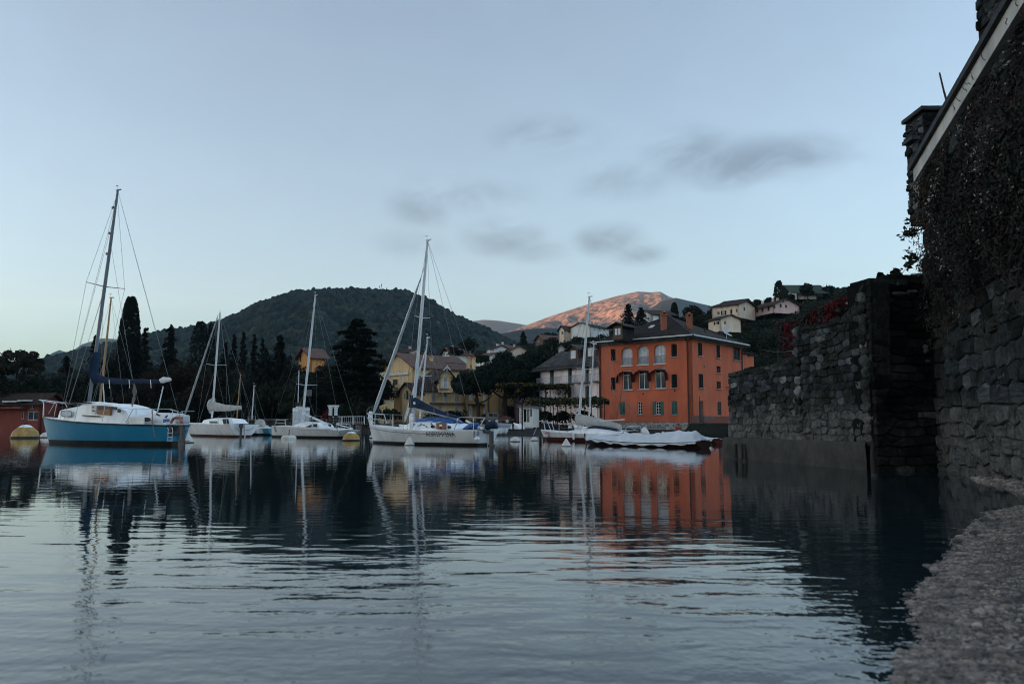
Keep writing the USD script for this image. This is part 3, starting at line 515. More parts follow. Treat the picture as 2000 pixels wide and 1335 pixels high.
def window(th, w, r, style="closed", fm=None, sm=None, sill=True, hole=True, rec=.14, label=None, name="window"):
    """Frame with pane, shutters and sill in an opening of wall w; r = (u0, z0, u1, z1)."""
    u0, z0, u1, z1 = r; W = u1 - u0; fm = fm or trimw_m; sm = sm or shut_m; mb = MB(); fw = min(.08, W * .1)
    if hole: w.holes.append(sbox(u0, z0, u1, z1))
    if not hole: rec = -.03
    w.ring(mb, r, fw, -rec - .05, -rec)
    if style != "door":
        c = (u0 + u1) / 2; w.bx(mb, c - fw * .45, z0 + fw, c + fw * .45, z1 - fw, -rec - .045, -rec - .004)
    if style in ("cross", "openx"):
        for k in (1, 2, 3)[:2 if (z1 - z0) < 1.2 else 3]:
            zz = z0 + (z1 - z0) * k / (3 if (z1 - z0) < 1.2 else 4)
            for a, b in ((u0 + fw, (u0 + u1) / 2 - fw * .45), ((u0 + u1) / 2 + fw * .45, u1 - fw)): w.bx(mb, a, zz - .02, b, zz + .02, -rec - .04, -rec - .008)
    pth = th.part(name, mb, fm, world=True, label=label)
    if style not in ("closed", "door"):
        th.part("pane", w.bx(MB(), u0 + fw * .5, z0 + fw * .5, u1 - fw * .5, z1 - fw * .5, -rec - .036, -rec - .024), glass_m, world=True, parent=pth)
    if style == "closed":
        for a, b in ((u0 + .01, (u0 + u1) / 2 - .008), ((u0 + u1) / 2 + .008, u1 - .01)):
            m = MB(); w.ring(m, (a, z0 + .01, b, z1 - .01), .06, -.05, -.01); ns = max(6, int((z1 - z0) / .09))
            for k in range(ns):
                zz = z0 + .07 + (z1 - z0 - .14) * (k + .5) / ns; w.bx(m, a + .06, zz - .03, b - .06, zz + .02, -.048, -.022 - .008 * (k % 2))
            th.part("shutter", m, sm, world=True, parent=pth)
    if style in ("open", "openx"):
        for a, b in ((u0 - W / 2 - .03, u0 - .03), (u1 + .03, u1 + W / 2 + .03)):
            m = MB(); w.ring(m, (a, z0, b, z1), .06, .015, .065); w.bx(m, a + .06, z0 + .06, b - .06, z1 - .06, .02, .05); w.bx(m, a + .06, (z0 + z1) / 2 - .04, b - .06, (z0 + z1) / 2 + .04, .05, .06)
            th.part("shutter", m, sm, world=True, parent=pth)
    if style == "door":
        m = MB(); w.bx(m, u0 + fw, z0, u1 - fw, z1 - fw, -rec - .04, -rec - .015)
        for k in (0, 1, 2): w.bx(m, u0 + fw + .08, z0 + .12 + k * (z1 - z0 - .2) / 3, u1 - fw - .08, z0 + .05 + (k + 1) * (z1 - z0 - .2) / 3, -rec - .015, -rec - .002)
        th.part("leaf", m, sm, world=True, parent=pth)
    if sill: th.part("sill", w.bx(MB(), u0 - .14, z0 - .09, u1 + .14, z0 - .005, -.1, .12), greytrim_m, world=True, parent=pth)
    return pth
def roof_slabs(th, corners, ridge_pts, z, zr, over, mat, kind="gable", t=.16, name="roof"):
    """corners: 4 XY going round, eave sides 0-1 and 2-3 parallel to the ridge; hip or gable roof with an overhang."""
    c = [np.array([*p, 0.0]) for p in corners]; cen = sum(c) / 4
    a, b = c[1] - c[0], c[3] - c[0]; La, Lb = np.linalg.norm(a), np.linalg.norm(b); a, b = a / La, b / Lb
    sl = (zr - z) / (Lb / 2); o = over; zo = z - sl * o
    e = [c[0] - a * o - b * o, c[1] + a * o - b * o, c[2] + a * o + b * o, c[3] - a * o + b * o]; e = [q + [0, 0, zo] for q in e]
    ins = (Lb / 2 + o) * (.92 if kind == "hip" else 0)
    r0 = c[0] - a * o + a * ins + b * Lb / 2 + [0, 0, zr]; r1 = c[1] + a * o - a * ins + b * Lb / 2 + [0, 0, zr]
    m = MB(); dn = np.array([0, 0, -t])
    planes = [[e[0], e[1], r1, r0], [e[2], e[3], r0, r1]] + ([[e[1], e[2], r1], [e[3], e[0], r0]] if kind == "hip" else [])
    for pl in planes:
        m.face(pl); m.face([p + dn for p in pl][::-1])
        n = len(pl)
        for i in range(n): m.face([pl[i], pl[i] + dn, pl[(i + 1) % n] + dn, pl[(i + 1) % n]])
    p = th.part(name, m, mat, world=True); return p, e, r0, r1
def chimney(th, base, w, h, mat, cap=terra_m, roof=None):
    m = MB().box(base + np.array([0, 0, h / 2 - .5]), (w, w, h + 1)); m.box(base + np.array([0, 0, h + .035]), (w * 1.25, w * 1.25, .07))
    pc = th.part("chimney", m, mat, world=True, parent=roof); return pc

# ---- the red house
D = 84 * CAMZ / .82
def pxy(px, Y): return np.array([(px - 1000) / 1564 * Y, Y])
K0 = pxy(1352, 84.0); da = nrm([-.770, .638]); db = np.array([-da[1], da[0]]) * -1; db = db if db[1] > 0 else -db
LA, LB = 11.6, 13.2; KL = K0 + da * LA; KR = K0 + db * LB; KB = KL + db * LB
ZE = at(1352, 662, 84.0)[2]; ZP = at(1352, 823.7, 84.0)[2]
red = Th("red_house", "orange red lakeside house with dark hip roof, green shutters and arched windows", "house", (*K0, 0.3))
wf, wr = Wall(KL, K0), Wall(K0, KR)
def c4(x, y): return 1000 + x / 3.708, 540 + y / 3.708
def r4(a, b, c, d): return (*c4(a, b), *c4(c, d))
for r in ((716, 525, 750, 610), (1153, 487, 1195, 578), (1155, 707, 1196, 803), (716, 730, 750, 820)): window(red, wf, wf.rect(r4(*r)), "closed", sm=shutk_m)
for k, r in enumerate(((790, 512, 872, 643), (906, 500, 990, 637), (1027, 490, 1113, 630))):   # arched windows with white blinds and balustrades
    q = wf.rect(r4(*r)); ap = arch_poly(q); wf.holes.append(ap); m = MB()
    m.poly(ap.difference(ap.buffer(-.07)), .06, wf.A - wf.n * .34, wf.ex, np.array([0, 0, 1.]), wf.n); u0, z0, u1, z1 = q
    for f in (.25, .5, .75): wf.bx(m, u0 + (u1 - u0) * f - .03, z0 + .06, u0 + (u1 - u0) * f + .03, z1 - (.42 if f != .5 else .08) * (u1 - u0) * .45 - .1, -.335, -.29)
    wf.bx(m, u0 + .07, z0 + (z1 - z0) * .66, u1 - .07, z0 + (z1 - z0) * .66 + .06, -.332, -.285)
    pth = red.part("arched_window", m, trimw_m, world=True)
    red.part("blind", MB().poly(ap.buffer(-.05), .02, wf.A - wf.n * .36, wf.ex, np.array([0, 0, 1.]), wf.n), blind_m, world=True, parent=pth)
    m = MB(); zt = z0 + (z1 - z0) * .42; wf.bx(m, u0, zt, u1, zt + .05, -.10, -.04); wf.bx(m, u0, z0 + .04, u1, z0 + .08, -.10, -.04)
    for j in range(11): u = u0 + (u1 - u0) * (j + .5) / 11; m.tube([wf.p(u, z0 + .06, -.07), wf.p(u - .02, (z0 + zt) / 2 - .1, -.05), wf.p(u, zt, -.07)], [.018, .03, .018], 5)
    red.part("balustrade", m, railg_m, world=True, parent=pth); red.part("sill", wf.bx(MB(), u0 - .06, z0 - .1, u1 + .06, z0 - .004, -.3, .1), trimw_m, world=True, parent=pth)
for r, aw in (((799, 712, 872, 820), (768, 685, 884, 765)), ((915, 705, 992, 815), (888, 675, 1003, 757)), ((1033, 697, 1115, 810), (1003, 668, 1128, 750))):
    q = wf.rect(r4(*r)); u0, z0, u1, z1 = q; q = (u0, z0, u1, z1 + .55); pth = window(red, wf, q, "plain", rec=.16); m = MB(); wf.bx(m, u0 + .04, z1 - .05, u1 - .04, z1 + .04, -.21, -.15); red.part("transom", m, trimw_m, world=True, parent=pth)
    a0, b0, a1, b1 = wf.rect(r4(*aw)); rows = []; ca = (a0 + a1) / 2; ra = (a1 - a0) / 2                        # a scalloped quarter dome awning
    zm = b0 + (b1 - b0) * .30
    for o_, k_, dr in ((.0, 1.0, 0), (.16, 1.0, -.01), (.32, .99, -.03), (.46, .98, -.06), (.47, .90, -.10), (.455, .88, -.10)):   # an arched canvas hood with a scalloped front edge, open below
        rows.append([wf.p(ca - ra * k_ * math.cos(t) * (1.03 if j in (0, 24) else 1), (zm if math.sin(t) > .05 else b0) + (b1 - zm) * k_ * max(0, math.sin(t)) ** .75 + dr - (.035 * (j % 2) if k_ < .95 else 0), .01 + o_) for j, t in enumerate(np.linspace(0, math.pi, 25))])
    red.part("awning", MB().grid(rows), awn_m, world=True, smooth=False, parent=pth)
window(red, wf, wf.rect(r4(780, 907, 820, 998)), "closed", sm=shutg_m, sill=False); window(red, wf, wf.rect(r4(1155, 900, 1200, 997)), "closed", sm=shutg_m)
window(red, wf, wf.rect(r4(909, 906, 943, 997)), "cross"); window(red, wf, wf.rect(r4(1039, 904, 1077, 997)), "openx", sm=shutg_m)
for r in ((685, 908, 704, 930), (945, 842, 957, 853), (1172, 820, 1184, 831)):
    q = wf.rect(r4(*r)); wf.holes.append(sbox(*q)); red.part("vent", wf.bx(MB(), q[0] - .02, q[1] - .02, q[2] + .02, q[3] + .02, -.2, -.15), iron_m, world=True)
for r, st in (((1346, 479, 1378, 573), "closed"), ((1480, 498, 1507, 588), "closed"), ((1601, 516, 1655, 605), "plain"), ((1482, 648, 1512, 695), "plain"), ((1351, 704, 1386, 804), "closed"), ((1482, 760, 1514, 811), "plain")):
    window(red, wr, wr.rect(r4(*r)), st, sm=shutk_m, fm=shutk_m if st == "plain" else trimw_m)
q = wr.rect(r4(1352, 898, 1388, 1062)); window(red, wr, q, "door", fm=greytrim_m, sm=shut_m, sill=False, name="door"); window(red, wr, wr.rect(r4(1487, 905, 1517, 1002)), "closed", sm=shut_m, sill=False)
q = wr.rect(r4(1388, 646, 1397, 657)); red.part("vent", wr.bx(MB(), *q, 0.0, .02), iron_m, world=True)
wf.build(red, ZP, ZE, orange_m); wr.build(red, ZP, ZE, orange_m, u0=.0)
wl, wb = Wall(KB, KL), Wall(KR, KB); wl.build(red, -.2, ZE, orange_m); wb.build(red, -.2, ZE, orange_m)
# rubble plinth of the lake front, stone by stone
def rubble(th, O, ex, ez, n, region, sw, sh, mats, wts, rng, depth=(.03, .09), gap=.018, name="stone", parent=None, limit=290, rough=.35, keep=None):
    """Irregular stones as meshes of their own filling a polygon (plane coordinates u, z)."""
    ex, ez, n = (np.asarray(a, float) for a in (ex, ez, n)); u0, z0, u1, z1 = region.bounds; pts = []; z = z0; row = 0
    while z < z1 + sh:
        h = sh * rng.uniform(.75, 1.25); u = u0 - sw * rng.uniform(0, 1)
        while u < u1 + sw: w_ = sw * rng.uniform(.55, 1.5); pts.append((u + w_ / 2, (z + h / 2 + rng.normal(0, sh * .16)) * sw / sh)); u += w_
        z += h; row += 1
    vor = shapely.voronoi_polygons(MultiPoint(pts)); cnt = 0; out = []
    for g in vor.geoms:
        g = shapely.affinity.scale(g, 1, sh / sw, origin=(0, 0)).intersection(region)
        if g.is_empty or g.geom_type != "Polygon": continue
        g = g.buffer(-gap)
        if g.is_empty or g.geom_type != "Polygon" or g.area < sw * sh * .08: continue
        out.append(g)
    out.sort(key=lambda g: -g.area); rest = MB()
    for g in out:
        g = g.simplify(min(sw, sh) * .08); ring = np.array(g.exterior.coords)[:-1]
        if shapely.is_ccw(g.exterior) is False: ring = ring[::-1]
        if len(ring) < 5:                                            # more corners, so that no stone is a plain box
            ring = np.vstack([[a, (a + b) / 2 + rng.normal(0, .03, 2) * min(sw, sh)] for a, b in zip(ring, np.roll(ring, -1, 0))])
        k = len(ring); c = ring.mean(0); d = rng.uniform(*depth)
        r1 = ring; r2 = c + (ring - c) * rng.uniform(.80, .97, (k, 1)); r3 = c + (ring - c) * rng.uniform(.45, .68, (k, 1))
        lv = [(r1, np.full(k, -.05)), (r1, d * rng.uniform(.15, .55, k)), (r2, d * rng.uniform(.6, 1.1, k)), (r3, d * (1 + rough * rng.normal(0, .6, k)))]
        V = np.vstack([O + a[:, :1] * ex + a[:, 1:] * ez + b[:, None] * n for a, b in lv] + [[O + c[0] * ex + c[1] * ez + n * d * (1 + rough * rng.normal(0, .5))]])
        i = np.arange(k); j = (i + 1) % k; Fs = []
        for q in range(3): Fs += [np.stack([q * k + i, q * k + j, (q + 1) * k + j], 1), np.stack([q * k + i, (q + 1) * k + j, (q + 1) * k + i], 1)]
        Fs.append(np.stack([3 * k + i, 3 * k + j, np.full(k, 4 * k)], 1)); Fs = np.vstack(Fs)
        if cnt < limit: th.part(name, (V, Fs), smooth=38, mat=mats[rng.choice(len(mats), p=np.array(wts) / sum(wts)) if not callable(wts) else wts(c, rng)], world=True, parent=parent)
        else: rest.add(V, Fs)
        cnt += 1
    if rest.n: th.part("small_" + name + "s", rest, mats[0], world=True, parent=parent, kind="stuff")
    return cnt
rg = np.random.default_rng(3)
pl = [M("plinth_stone_pale", (.52, .49, .45), .9, (.36, .345, .32), 4, bump=.02, rnd=.22), M("plinth_stone_grey", (.34, .33, .31), .9, (.22, .22, .21), 4, bump=.02, rnd=.22)]
base = wf.build(red, -.2, ZP - .02, conc_m, name="plinth", thick=.32)
rubble(red, wf.A - wf.n * 0.0, wf.ex, (0, 0, 1), wf.n, sbox(.05, .05, wf.L - .02, ZP - .03), .42, .2, pl, (.65, .35), rg, depth=(.02, .06), parent=base)
wr.build(red, -.2, at(1400, 812, 88)[2], conc_m, name="plinth", thick=.1, label="grey concrete plinth of the side wall")
wr.build(red, -.2, ZP, orange_m, name="wall")
# cornice, gutter, roof
m = MB(); zc = ZE - .02
for w in (wf, wr): w.bx(m, -.32, zc, w.L + .32, zc + .22, 0.003, .32)
red.part("cornice", m, greytrim_m, world=True); m = MB()
for w in (wf, wr): w.bx(m, -.7, zc + .34, w.L + .7, zc + .46, .55, .70)
red.part("gutter", m, trimw_m, world=True); m = MB()
for w in (wf, wr, wl, wb): w.bx(m, -.6, zc + .222, w.L + .6, zc + .335, -.2, .66)
red.part("soffit", m, pipe_m, world=True)
rf, e, r0, r1 = roof_slabs(red, [KL, K0, KR, KB], None, ZE + .62, ZE + 3.75, .75, slate_m, "hip", .18)
m = MB(); m.tube([r0 + [0, 0, .03], r1 + [0, 0, .03]], .09, 6)
for a, b in ((e[1], r1), (e[2], r1), (e[0], r0)): m.tube([a + [0, 0, .03], b + [0, 0, .03]], .08, 6)
red.part("ridge_tiles", m, stoneroof_m, world=True, parent=rf)
for px, py, Y, w_, h in ((1296.5, 630, 88.2, .60, 1.12), (1346.5, 634, 88.0, .58, 1.15)):
    b = at(px, py, Y); pc = chimney(red, b, w_, h - .35, terra_m, roof=None); m = MB()
    for i in (-1, 1):
        for j in (-1, 1): m.box(b + [i * w_ * .38, j * w_ * .38, h - .35 + .2], (.14, .14, .28))
    m.box(b + [0, 0, h + .03], (w_ * 1.2, w_ * 1.2, .08)); m.lathe([(w_ * .42, 0), (w_ * .2, .16), (.02, .22)], 8, b + [0, 0, h + .07]); red.part("chimney_cap", m, terra_m, world=True, parent=pc)
# dormer
dz = at(1207, 655, 86.5); fn = wf.n; wd = Wall((dz - wf.ex * .60)[:2], (dz + wf.ex * .60)[:2]); zb, zt = dz[2] - .1, at(1207, 638, 86.5)[2]
dm = wd.build(red, zb - .5, zt + .1, slate_m, thick=2.4, name="dormer"); red.part("dormer_front", wd.bx(MB(), .02, zb - .3, wd.L - .02, zt + .08, .002, .03), brown_m, world=True, parent=dm); q = (.18, zb + .12, wd.L - .18, zt - .12); mm = MB(); wd.ring(mm, q, .06, .034, .07); wd.bx(mm, wd.L / 2 - .04, q[1], wd.L / 2 + .04, q[3], .034, .07); red.part("window", mm, brown_m, world=True, parent=dm); red.part("pane", wd.bx(MB(), q[0], q[1], q[2], q[3], .031, .05), blind_m, world=True, parent=dm)
m = MB(); pk = wd.p(wd.L / 2, zt + .5, .45); bk = pk - wd.n * 3.4
for s_ in (-1, 1):
    ee = wd.p(wd.L / 2 + s_ * 1.15, zt + .02, .45); m.face([pk, ee, ee - wd.n * 3.2, bk]); m.face([pk - [0, 0, .12], bk - [0, 0, .12], ee - wd.n * 3.2 - [0, 0, .12], ee - [0, 0, .12]]); m.face([pk, pk - [0, 0, .12], ee - [0, 0, .12], ee]); m.face([ee, ee - [0, 0, .12], ee - wd.n * 3.2 - [0, 0, .12], ee - wd.n * 3.2])
m.face([wd.p(0, zt + .1, .004), wd.p(wd.L, zt + .1, .004), wd.p(wd.L / 2, zt + .55, .004)]); red.part("dormer_roof", m, slate_m, world=True, parent=dm)
def on_roof(px, py, pa, pb, pc):
    n_ = np.cross(pb - pa, pc - pa); d = ray(px, py); o = np.array([0, 0, CAMZ]); return o + d * (((pa - o) @ n_) / (d @ n_)), nrm(n_) * np.sign(n_[2])
for px, py, tri, sz in ((1273, 638, (e[0], e[1], r1), (.5, .75)), (1422, 653, (e[1], e[2], r1), (.55, .85))):
    p, nn = on_roof(px, py, *tri); ax = nrm(np.cross(nn, [0, 0, 1])); red.part("skylight", MB().box(p + nn * .03, (sz[0], sz[1], .1), np.stack([ax, np.cross(nn, ax), nn], 1)), trimw_m, world=True, parent=rf)
for px, py, tri in ((1302.5, 652, (e[0], e[1], r1)), (1377, 648, (e[1], e[2], r1)), (1409.5, 655, (e[1], e[2], r1))):
    p, nn = on_roof(px, py, *tri); m = MB().tube([p - [0, 0, .2], p + [0, 0, .38]], .09, 8); m.box(p + [0, 0, .42], (.26, .26, .06)); red.part("roof_vent", m, pipe_m, world=True, parent=rf)
dish = at(1419, 644, 92); m = MB(); d_ = nrm([-.35, -.9, .25]); ux = nrm(np.cross(d_, [0, 0, 1])); uy = np.cross(ux, d_)
m.grid([[dish + (ux * math.cos(a) + uy * math.sin(a)) * r + d_ * (r * r * .5) for a in np.linspace(0, 2 * math.pi, 17)] for r in (.01, .15, .3, .42)]); m.grid([[dish + (ux * math.cos(a) + uy * math.sin(a)) * r + d_ * (r * r * .5 - .02) for a in np.linspace(0, 2 * math.pi, 17)] for r in (.43, .3, .15, .01)])
m.tube([dish, dish - [0, 0, 1.2]], .03, 6); m.tube([dish - uy * .3, dish + d_ * .45], .012, 5); red.part("satellite_dish", m, trimw_m, world=True)
for w, u, z0 in ((wf, wf.L - .35, .3), (wf, .18, .9), (wr, wr.L - .25, .3)):
    m = MB().tube([w.p(u, zc + .4, .5), w.p(u, zc + .02, .42), w.p(u, zc - .25, .08), w.p(u, z0, .08)], .065, 8); red.part("downpipe", m, pipe_m, world=True)
for p0, zz in ((K0 + db * LB * .98 + wr.n[:2] * .02, 0),):          # lower annex at the right end
    A = KR - db * .3 + wr.n[:2] * -.4; B = A + db * 4.6; wx = Wall(A, B); q = wx.rect(r4(1706, 553, 1721, 583)); window(red, wx, q, "plain", sill=False, fm=greytrim_m)
    zt = at(1480, 690, 95)[2]; wx.build(red, -.2, zt, orange_m, name="annex"); m = MB(); wx.bx(m, -.3, zt, wx.L + .3, zt + .12, -3.0, .3); red.part("annex_roof", m, slate_m, world=True)
m = MB(); b = wr.uv(*c4(1543, 800)); pA = wr.p(b[0], b[1], 0); m.tube([pA, pA + wr.n * .5], .02, 5); m.tube([pA + wr.n * .1 + [0, 0, -.35], pA + wr.n * .3 + [0, 0, -.1], pA + wr.n * .5], .02, 5); m.tube([pA + wr.n * .5, pA + wr.n * .5 + [0, 0, -.2]], [.02, .12], 8); red.part("wall_lamp", m, iron_m, world=True)
p = wr.uv(*c4(1329, 985)); m = MB().tube([wr.p(p[0], .7, .5), wr.p(p[0], at(1329 / 3.708 + 1000, 773, 84)[2], .5)], .035, 6); single("thin_pole", m, iron_m, "thin dark pole standing beside the door of the red house", "pole")

# ---- simple houses: box walls with pixel placed windows
def box_house(name, label, AB, depth, z0, z1, wall_m, roof_m, rise, kind="gable", wins=(), sidewins=(), over=.5, ridge_along=True, chim=(), gable_win=None, wm=None, style="closed", sm=None):
    A, B = (np.asarray(p, float) for p in AB); w = Wall(A, B); back = -w.n[:2] * depth; C, Dd = B + back, A + back
    th = Th(name, label, "house", (*A, z0)); ws = Wall(B, C); wl_ = Wall(Dd, A)
    for r in wins: window(th, w, w.rect(r[:4]), r[4] if len(r) > 4 else style, sm=sm, sill=False, rec=.1)
    side = ws if sidewins and np.mean([r[0] for r in sidewins]) > pix([*B, z0])[0] else wl_
    for r in sidewins: window(th, side, side.rect(r[:4]), r[4] if len(r) > 4 else style, sm=sm, sill=False, rec=.1)
    g1 = ([(ws.L, z1), (ws.L / 2, z1 + rise), (0, z1)] if ridge_along and kind == "gable" else None); g0 = ([(w.L, z1), (w.L / 2, z1 + rise), (0, z1)] if not ridge_along and kind == "gable" else None)
    w.build(th, z0 - 1.2, z1, wall_m, top=g0); ws.build(th, z0 - 1.2, z1, wall_m, top=g1); wl_.build(th, z0 - 1.2, z1, wall_m, top=g1); Wall(C, Dd).build(th, z0 - 1.2, z1, wall_m, top=g0)
    cs = [A, B, C, Dd] if ridge_along else [B, C, Dd, A]
    rf_, e_, ra, rb = roof_slabs(th, cs, None, z1 + .04, z1 + .04 + rise, over, roof_m, kind)
    for f, h in chim: chimney(th, ra + (rb - ra) * f + [0, 0, -.2], .6, h, wall_m)
    return th, w, ws, rf_, (ra, rb)
def span(x0, x1, Y0, Y1): return pxy(x0, Y0), pxy(x1, Y1)
def zz(px, py, Y): return at(px, py, Y)[2]
def c5(x, y): return 900 + x / 5.563, 640 + y / 5.563
def r5(a, b, c, d): return (*c5(a, b), *c5(c, d))
# pink house beside the red one
PA, PB = pxy(1056, 104), pxy(1176, 93.5)
pk_, wP, _, rfP, _ = box_house("pink_house", "pale pink house with dark green shutters and stone roof left of the red house", (PA, PB), 8, .6, zz(1172, 704, 93.6), pink_m, stoneroof_m, 2.3, "gable",
    [(*r5(968, 455, 1012, 620), "closed"), (*r5(1165, 437, 1208, 600), "closed"), (*r5(1352, 415, 1396, 588), "closed"), (*r5(1163, 640, 1200, 760), "closed"), (*r5(1352, 630, 1394, 780), "closed"), (*r5(1500, 615, 1512, 770), "closed")], over=.9, sm=shut_m)
for r in ((975, 395, 1010, 425), (1170, 372, 1205, 402), (1362, 350, 1395, 380)):
    q = wP.rect(r5(*r)); pk_.part("vent", wP.bx(MB(), *q, .0, .02), iron_m, world=True)
for r in ((885, 548, 1050, 630), (1080, 530, 1235, 605), (1265, 512, 1420, 592), (1452, 498, 1560, 578)):
    u0, z0, u1, z1 = wP.rect(r5(*r)); u1 = min(u1, wP.L - .05); m = MB(); wP.bx(m, u0, z0 - .1, u1, z0, 0.002, .95); p_ = pk_.part("balcony", m, conc_m, world=True); m = MB()
    for zz_ in (z1, z0 + .12): wP.bx(m, u0, zz_ - .02, u1, zz_ + .02, .90, .94)
    for k in range(int((u1 - u0) / .13) + 1): u = u0 + k * .13; wP.bx(m, u - .006, z0, u + .006, z1, .915, .927)
    for u in (u0, u1):
        for k in range(7): wP.bx(m, u - .009, z0, u + .009, z1, .05 + k * .14, .068 + k * .14)
        wP.bx(m, u - .012, z1 - .021, u + .012, z1 + .019, .0, .90)
    pk_.part("railing", m, railg_m, world=True, parent=p_)
for px, py in ((1120, 693), (1154, 688)):
    b = at(px, py, 99.5 if px < 1130 else 97); wd = Wall((b - wP.ex * .85)[:2], (b + wP.ex * .85)[:2]); dm = wd.build(pk_, b[2] - .8, b[2] + .75, brown_m, thick=2.6, name="dormer"); mm = MB(); q = (.35, b[2] - .45, wd.L - .35, b[2] + .55); wd.ring(mm, q, .07, .003, .05); pk_.part("window", mm, trimw_m, world=True, parent=dm); pk_.part("pane", wd.bx(MB(), *q, .001, .03), blind_m, world=True, parent=dm); m = MB()
    for s_ in (-1, 1):
        a = wd.p(wd.L / 2, b[2] + 1.35, .4); c = wd.p(wd.L / 2 + s_ * 1.4, b[2] + .65, .4); bk = -wd.n * 3.2
        for o_, fl in (((0, 0, 0), 1), ((0, 0, -.1), -1)): m.face(np.array([a, c, c + bk, a + bk])[::fl] + np.array(o_))
        m.face([a, a - [0, 0, .1], c - [0, 0, .1], c]); m.face([c, c - [0, 0, .1], c + bk - [0, 0, .1], c + bk])
    m.face([wd.p(0, b[2] + .75, .005), wd.p(wd.L, b[2] + .75, .005), wd.p(wd.L / 2, b[2] + 1.3, .005)]); pk_.part("dormer_roof", m, stoneroof_m, world=True, parent=dm)
wP_low = pk_.part("gutter", wP.bx(MB(), -.8, zz(1172, 704, 93.6) - .25, wP.L + .0, zz(1172, 704, 93.6) - .13, .62, .76), pipe_m, world=True)

# ---- yellow villa: four volumes of one house
def cY(x, y): return 700 + x / 6.069, 660 + y / 6.069
def rY(a, b, c, d): return (*cY(a, b), *cY(c, d))
vil = Th("yellow_villa", "ochre yellow villa of stacked gables with blue shutters behind the lettered white sailboat", "house", (*pxy(800, 128), 1.0))
def volume(A, B, depth, z0, z1, mat, rise, ridge_along, roof_m, over=.6, wins=(), left=(), sm=shutb_m, kind="gable"):
    w = Wall(A, B); bk = -w.n[:2] * depth; C, Dd = B + bk, A + bk; wl_, ws = Wall(Dd, A), Wall(B, C)
    for r in wins: window(vil, w, w.rect(r[:4]), r[4] if len(r) > 4 else "closed", sm=sm, sill=False)
    for r in left: window(vil, wl_, wl_.rect(r[:4]), r[4] if len(r) > 4 else "closed", sm=shutk_m, sill=False)
    g = lambda W_: [(W_.L, z1), (W_.L / 2, z1 + rise), (0, z1)]
    for W_, gab in ((w, not ridge_along), (ws, ridge_along), (wl_, ridge_along), (Wall(C, Dd), not ridge_along)): W_.build(vil, z0, z1, mat, top=g(W_) if gab and kind == "gable" else None)
    if roof_m: roof_slabs(vil, [A, B, C, Dd] if ridge_along else [B, C, Dd, A], None, z1 + .05, z1 + .05 + rise, over, roof_m, kind)
    return w, wl_, ws
# main block: long wall to the right, gable to the left
A, B = pxy(806, 131), pxy(915, 139); w1, g1, _ = volume(A, B, 8.4, 1.0, zz(806, 712, 131), yellow_m, 2.2, True, redtile_m, .9, wins=[(*rY(915, 388, 950, 440), "closed"), (*rY(700, 445, 750, 500), "plain")])
m = MB(); zg = zz(806, 712, 131)
for k in range(9): u = g1.L * (k + .7) / 9.6; g1.bx(m, u, zg - 1.15, u + .28, zg - .75, .002, .1)
for k in range(16): u = w1.L * (k + .5) / 16; w1.bx(m, u, zg - .85, u + .3, zg - .35, .002, .18)
vil.part("frieze", m, cream_m, world=True); m = MB(); g1.bx(m, .3, zg - 1.55, g1.L - 1.0, zg - 1.2, .002, .28); vil.part("ledge", m, trimw_m, world=True)
for u, z0, z1, wd_ in ((1.5, -4.4, -1.7, .7), (4.4, -4.4, -1.7, .9), (4.0, .2, 1.3, .6)): window(vil, g1, (u, zg + z0, u + wd_, zg + z1), "closed", sm=shutk_m, sill=False, hole=False)
m = MB(); g1.bx(m, 2.6, zg - 3.5, 3.9, zg - 2.2, .002, .08); vil.part("wall_picture", m, iron_m, world=True)
m = MB(); g1.bx(m, -.5, zg - 4.6, g1.L + .2, zg - 4.4, .002, 1.1); pb = vil.part("balcony", m, conc_m, world=True); m = MB(); g1.bx(m, -.5, zg - 3.6, g1.L + .2, zg - 3.54, 1.04, 1.1)
for k in range(40): g1.bx(m, -.5 + k * .22, zg - 4.4, -.47 + k * .22, zg - 3.6, 1.05, 1.08)
vil.part("railing", m, iron_m, world=True, parent=pb)
for px, py in ((842, 707), (915, 709), (925, 710)):
    b = at(px, py, 136); pc = chimney(vil, b, .62, .85, yellow_m); vil.part("chimney_cap", MB().lathe([(.5, 0), (.3, .2), (.02, .3)], 8, b + [0, 0, .93]), terra_m, world=True, parent=pc)
vil.part("snow_guard", w1.bx(MB(), w1.L * .55, zg + .6, w1.L * .9, zg + .7, 0.2, .3), iron_m, world=True)
# lower left gable with the round arched window
A, B = pxy(781, 121), pxy(805, 120); zl = zz(781, 762, 121); wg, _, ws2 = volume(A, B, 7.5, 1.0, zl, yellow_m, 1.15, False, darktile_m, .55, wins=[(*rY(535, 660, 550, 725), "plain"), (*rY(602, 660, 618, 725), "plain")])
q = wg.rect(rY(565, 620, 592, 725)); ap = arch_poly(q); m = MB(); m.poly(ap.difference(ap.buffer(-.06)), .08, wg.A + wg.n * .002, wg.ex, np.array([0, 0, 1.]), wg.n); pth = vil.part("arched_window", m, brown_m, world=True); vil.part("pane", MB().poly(ap, .03, wg.A + wg.n * .003, wg.ex, np.array([0, 0, 1.]), wg.n), glass_m, world=True, parent=pth)
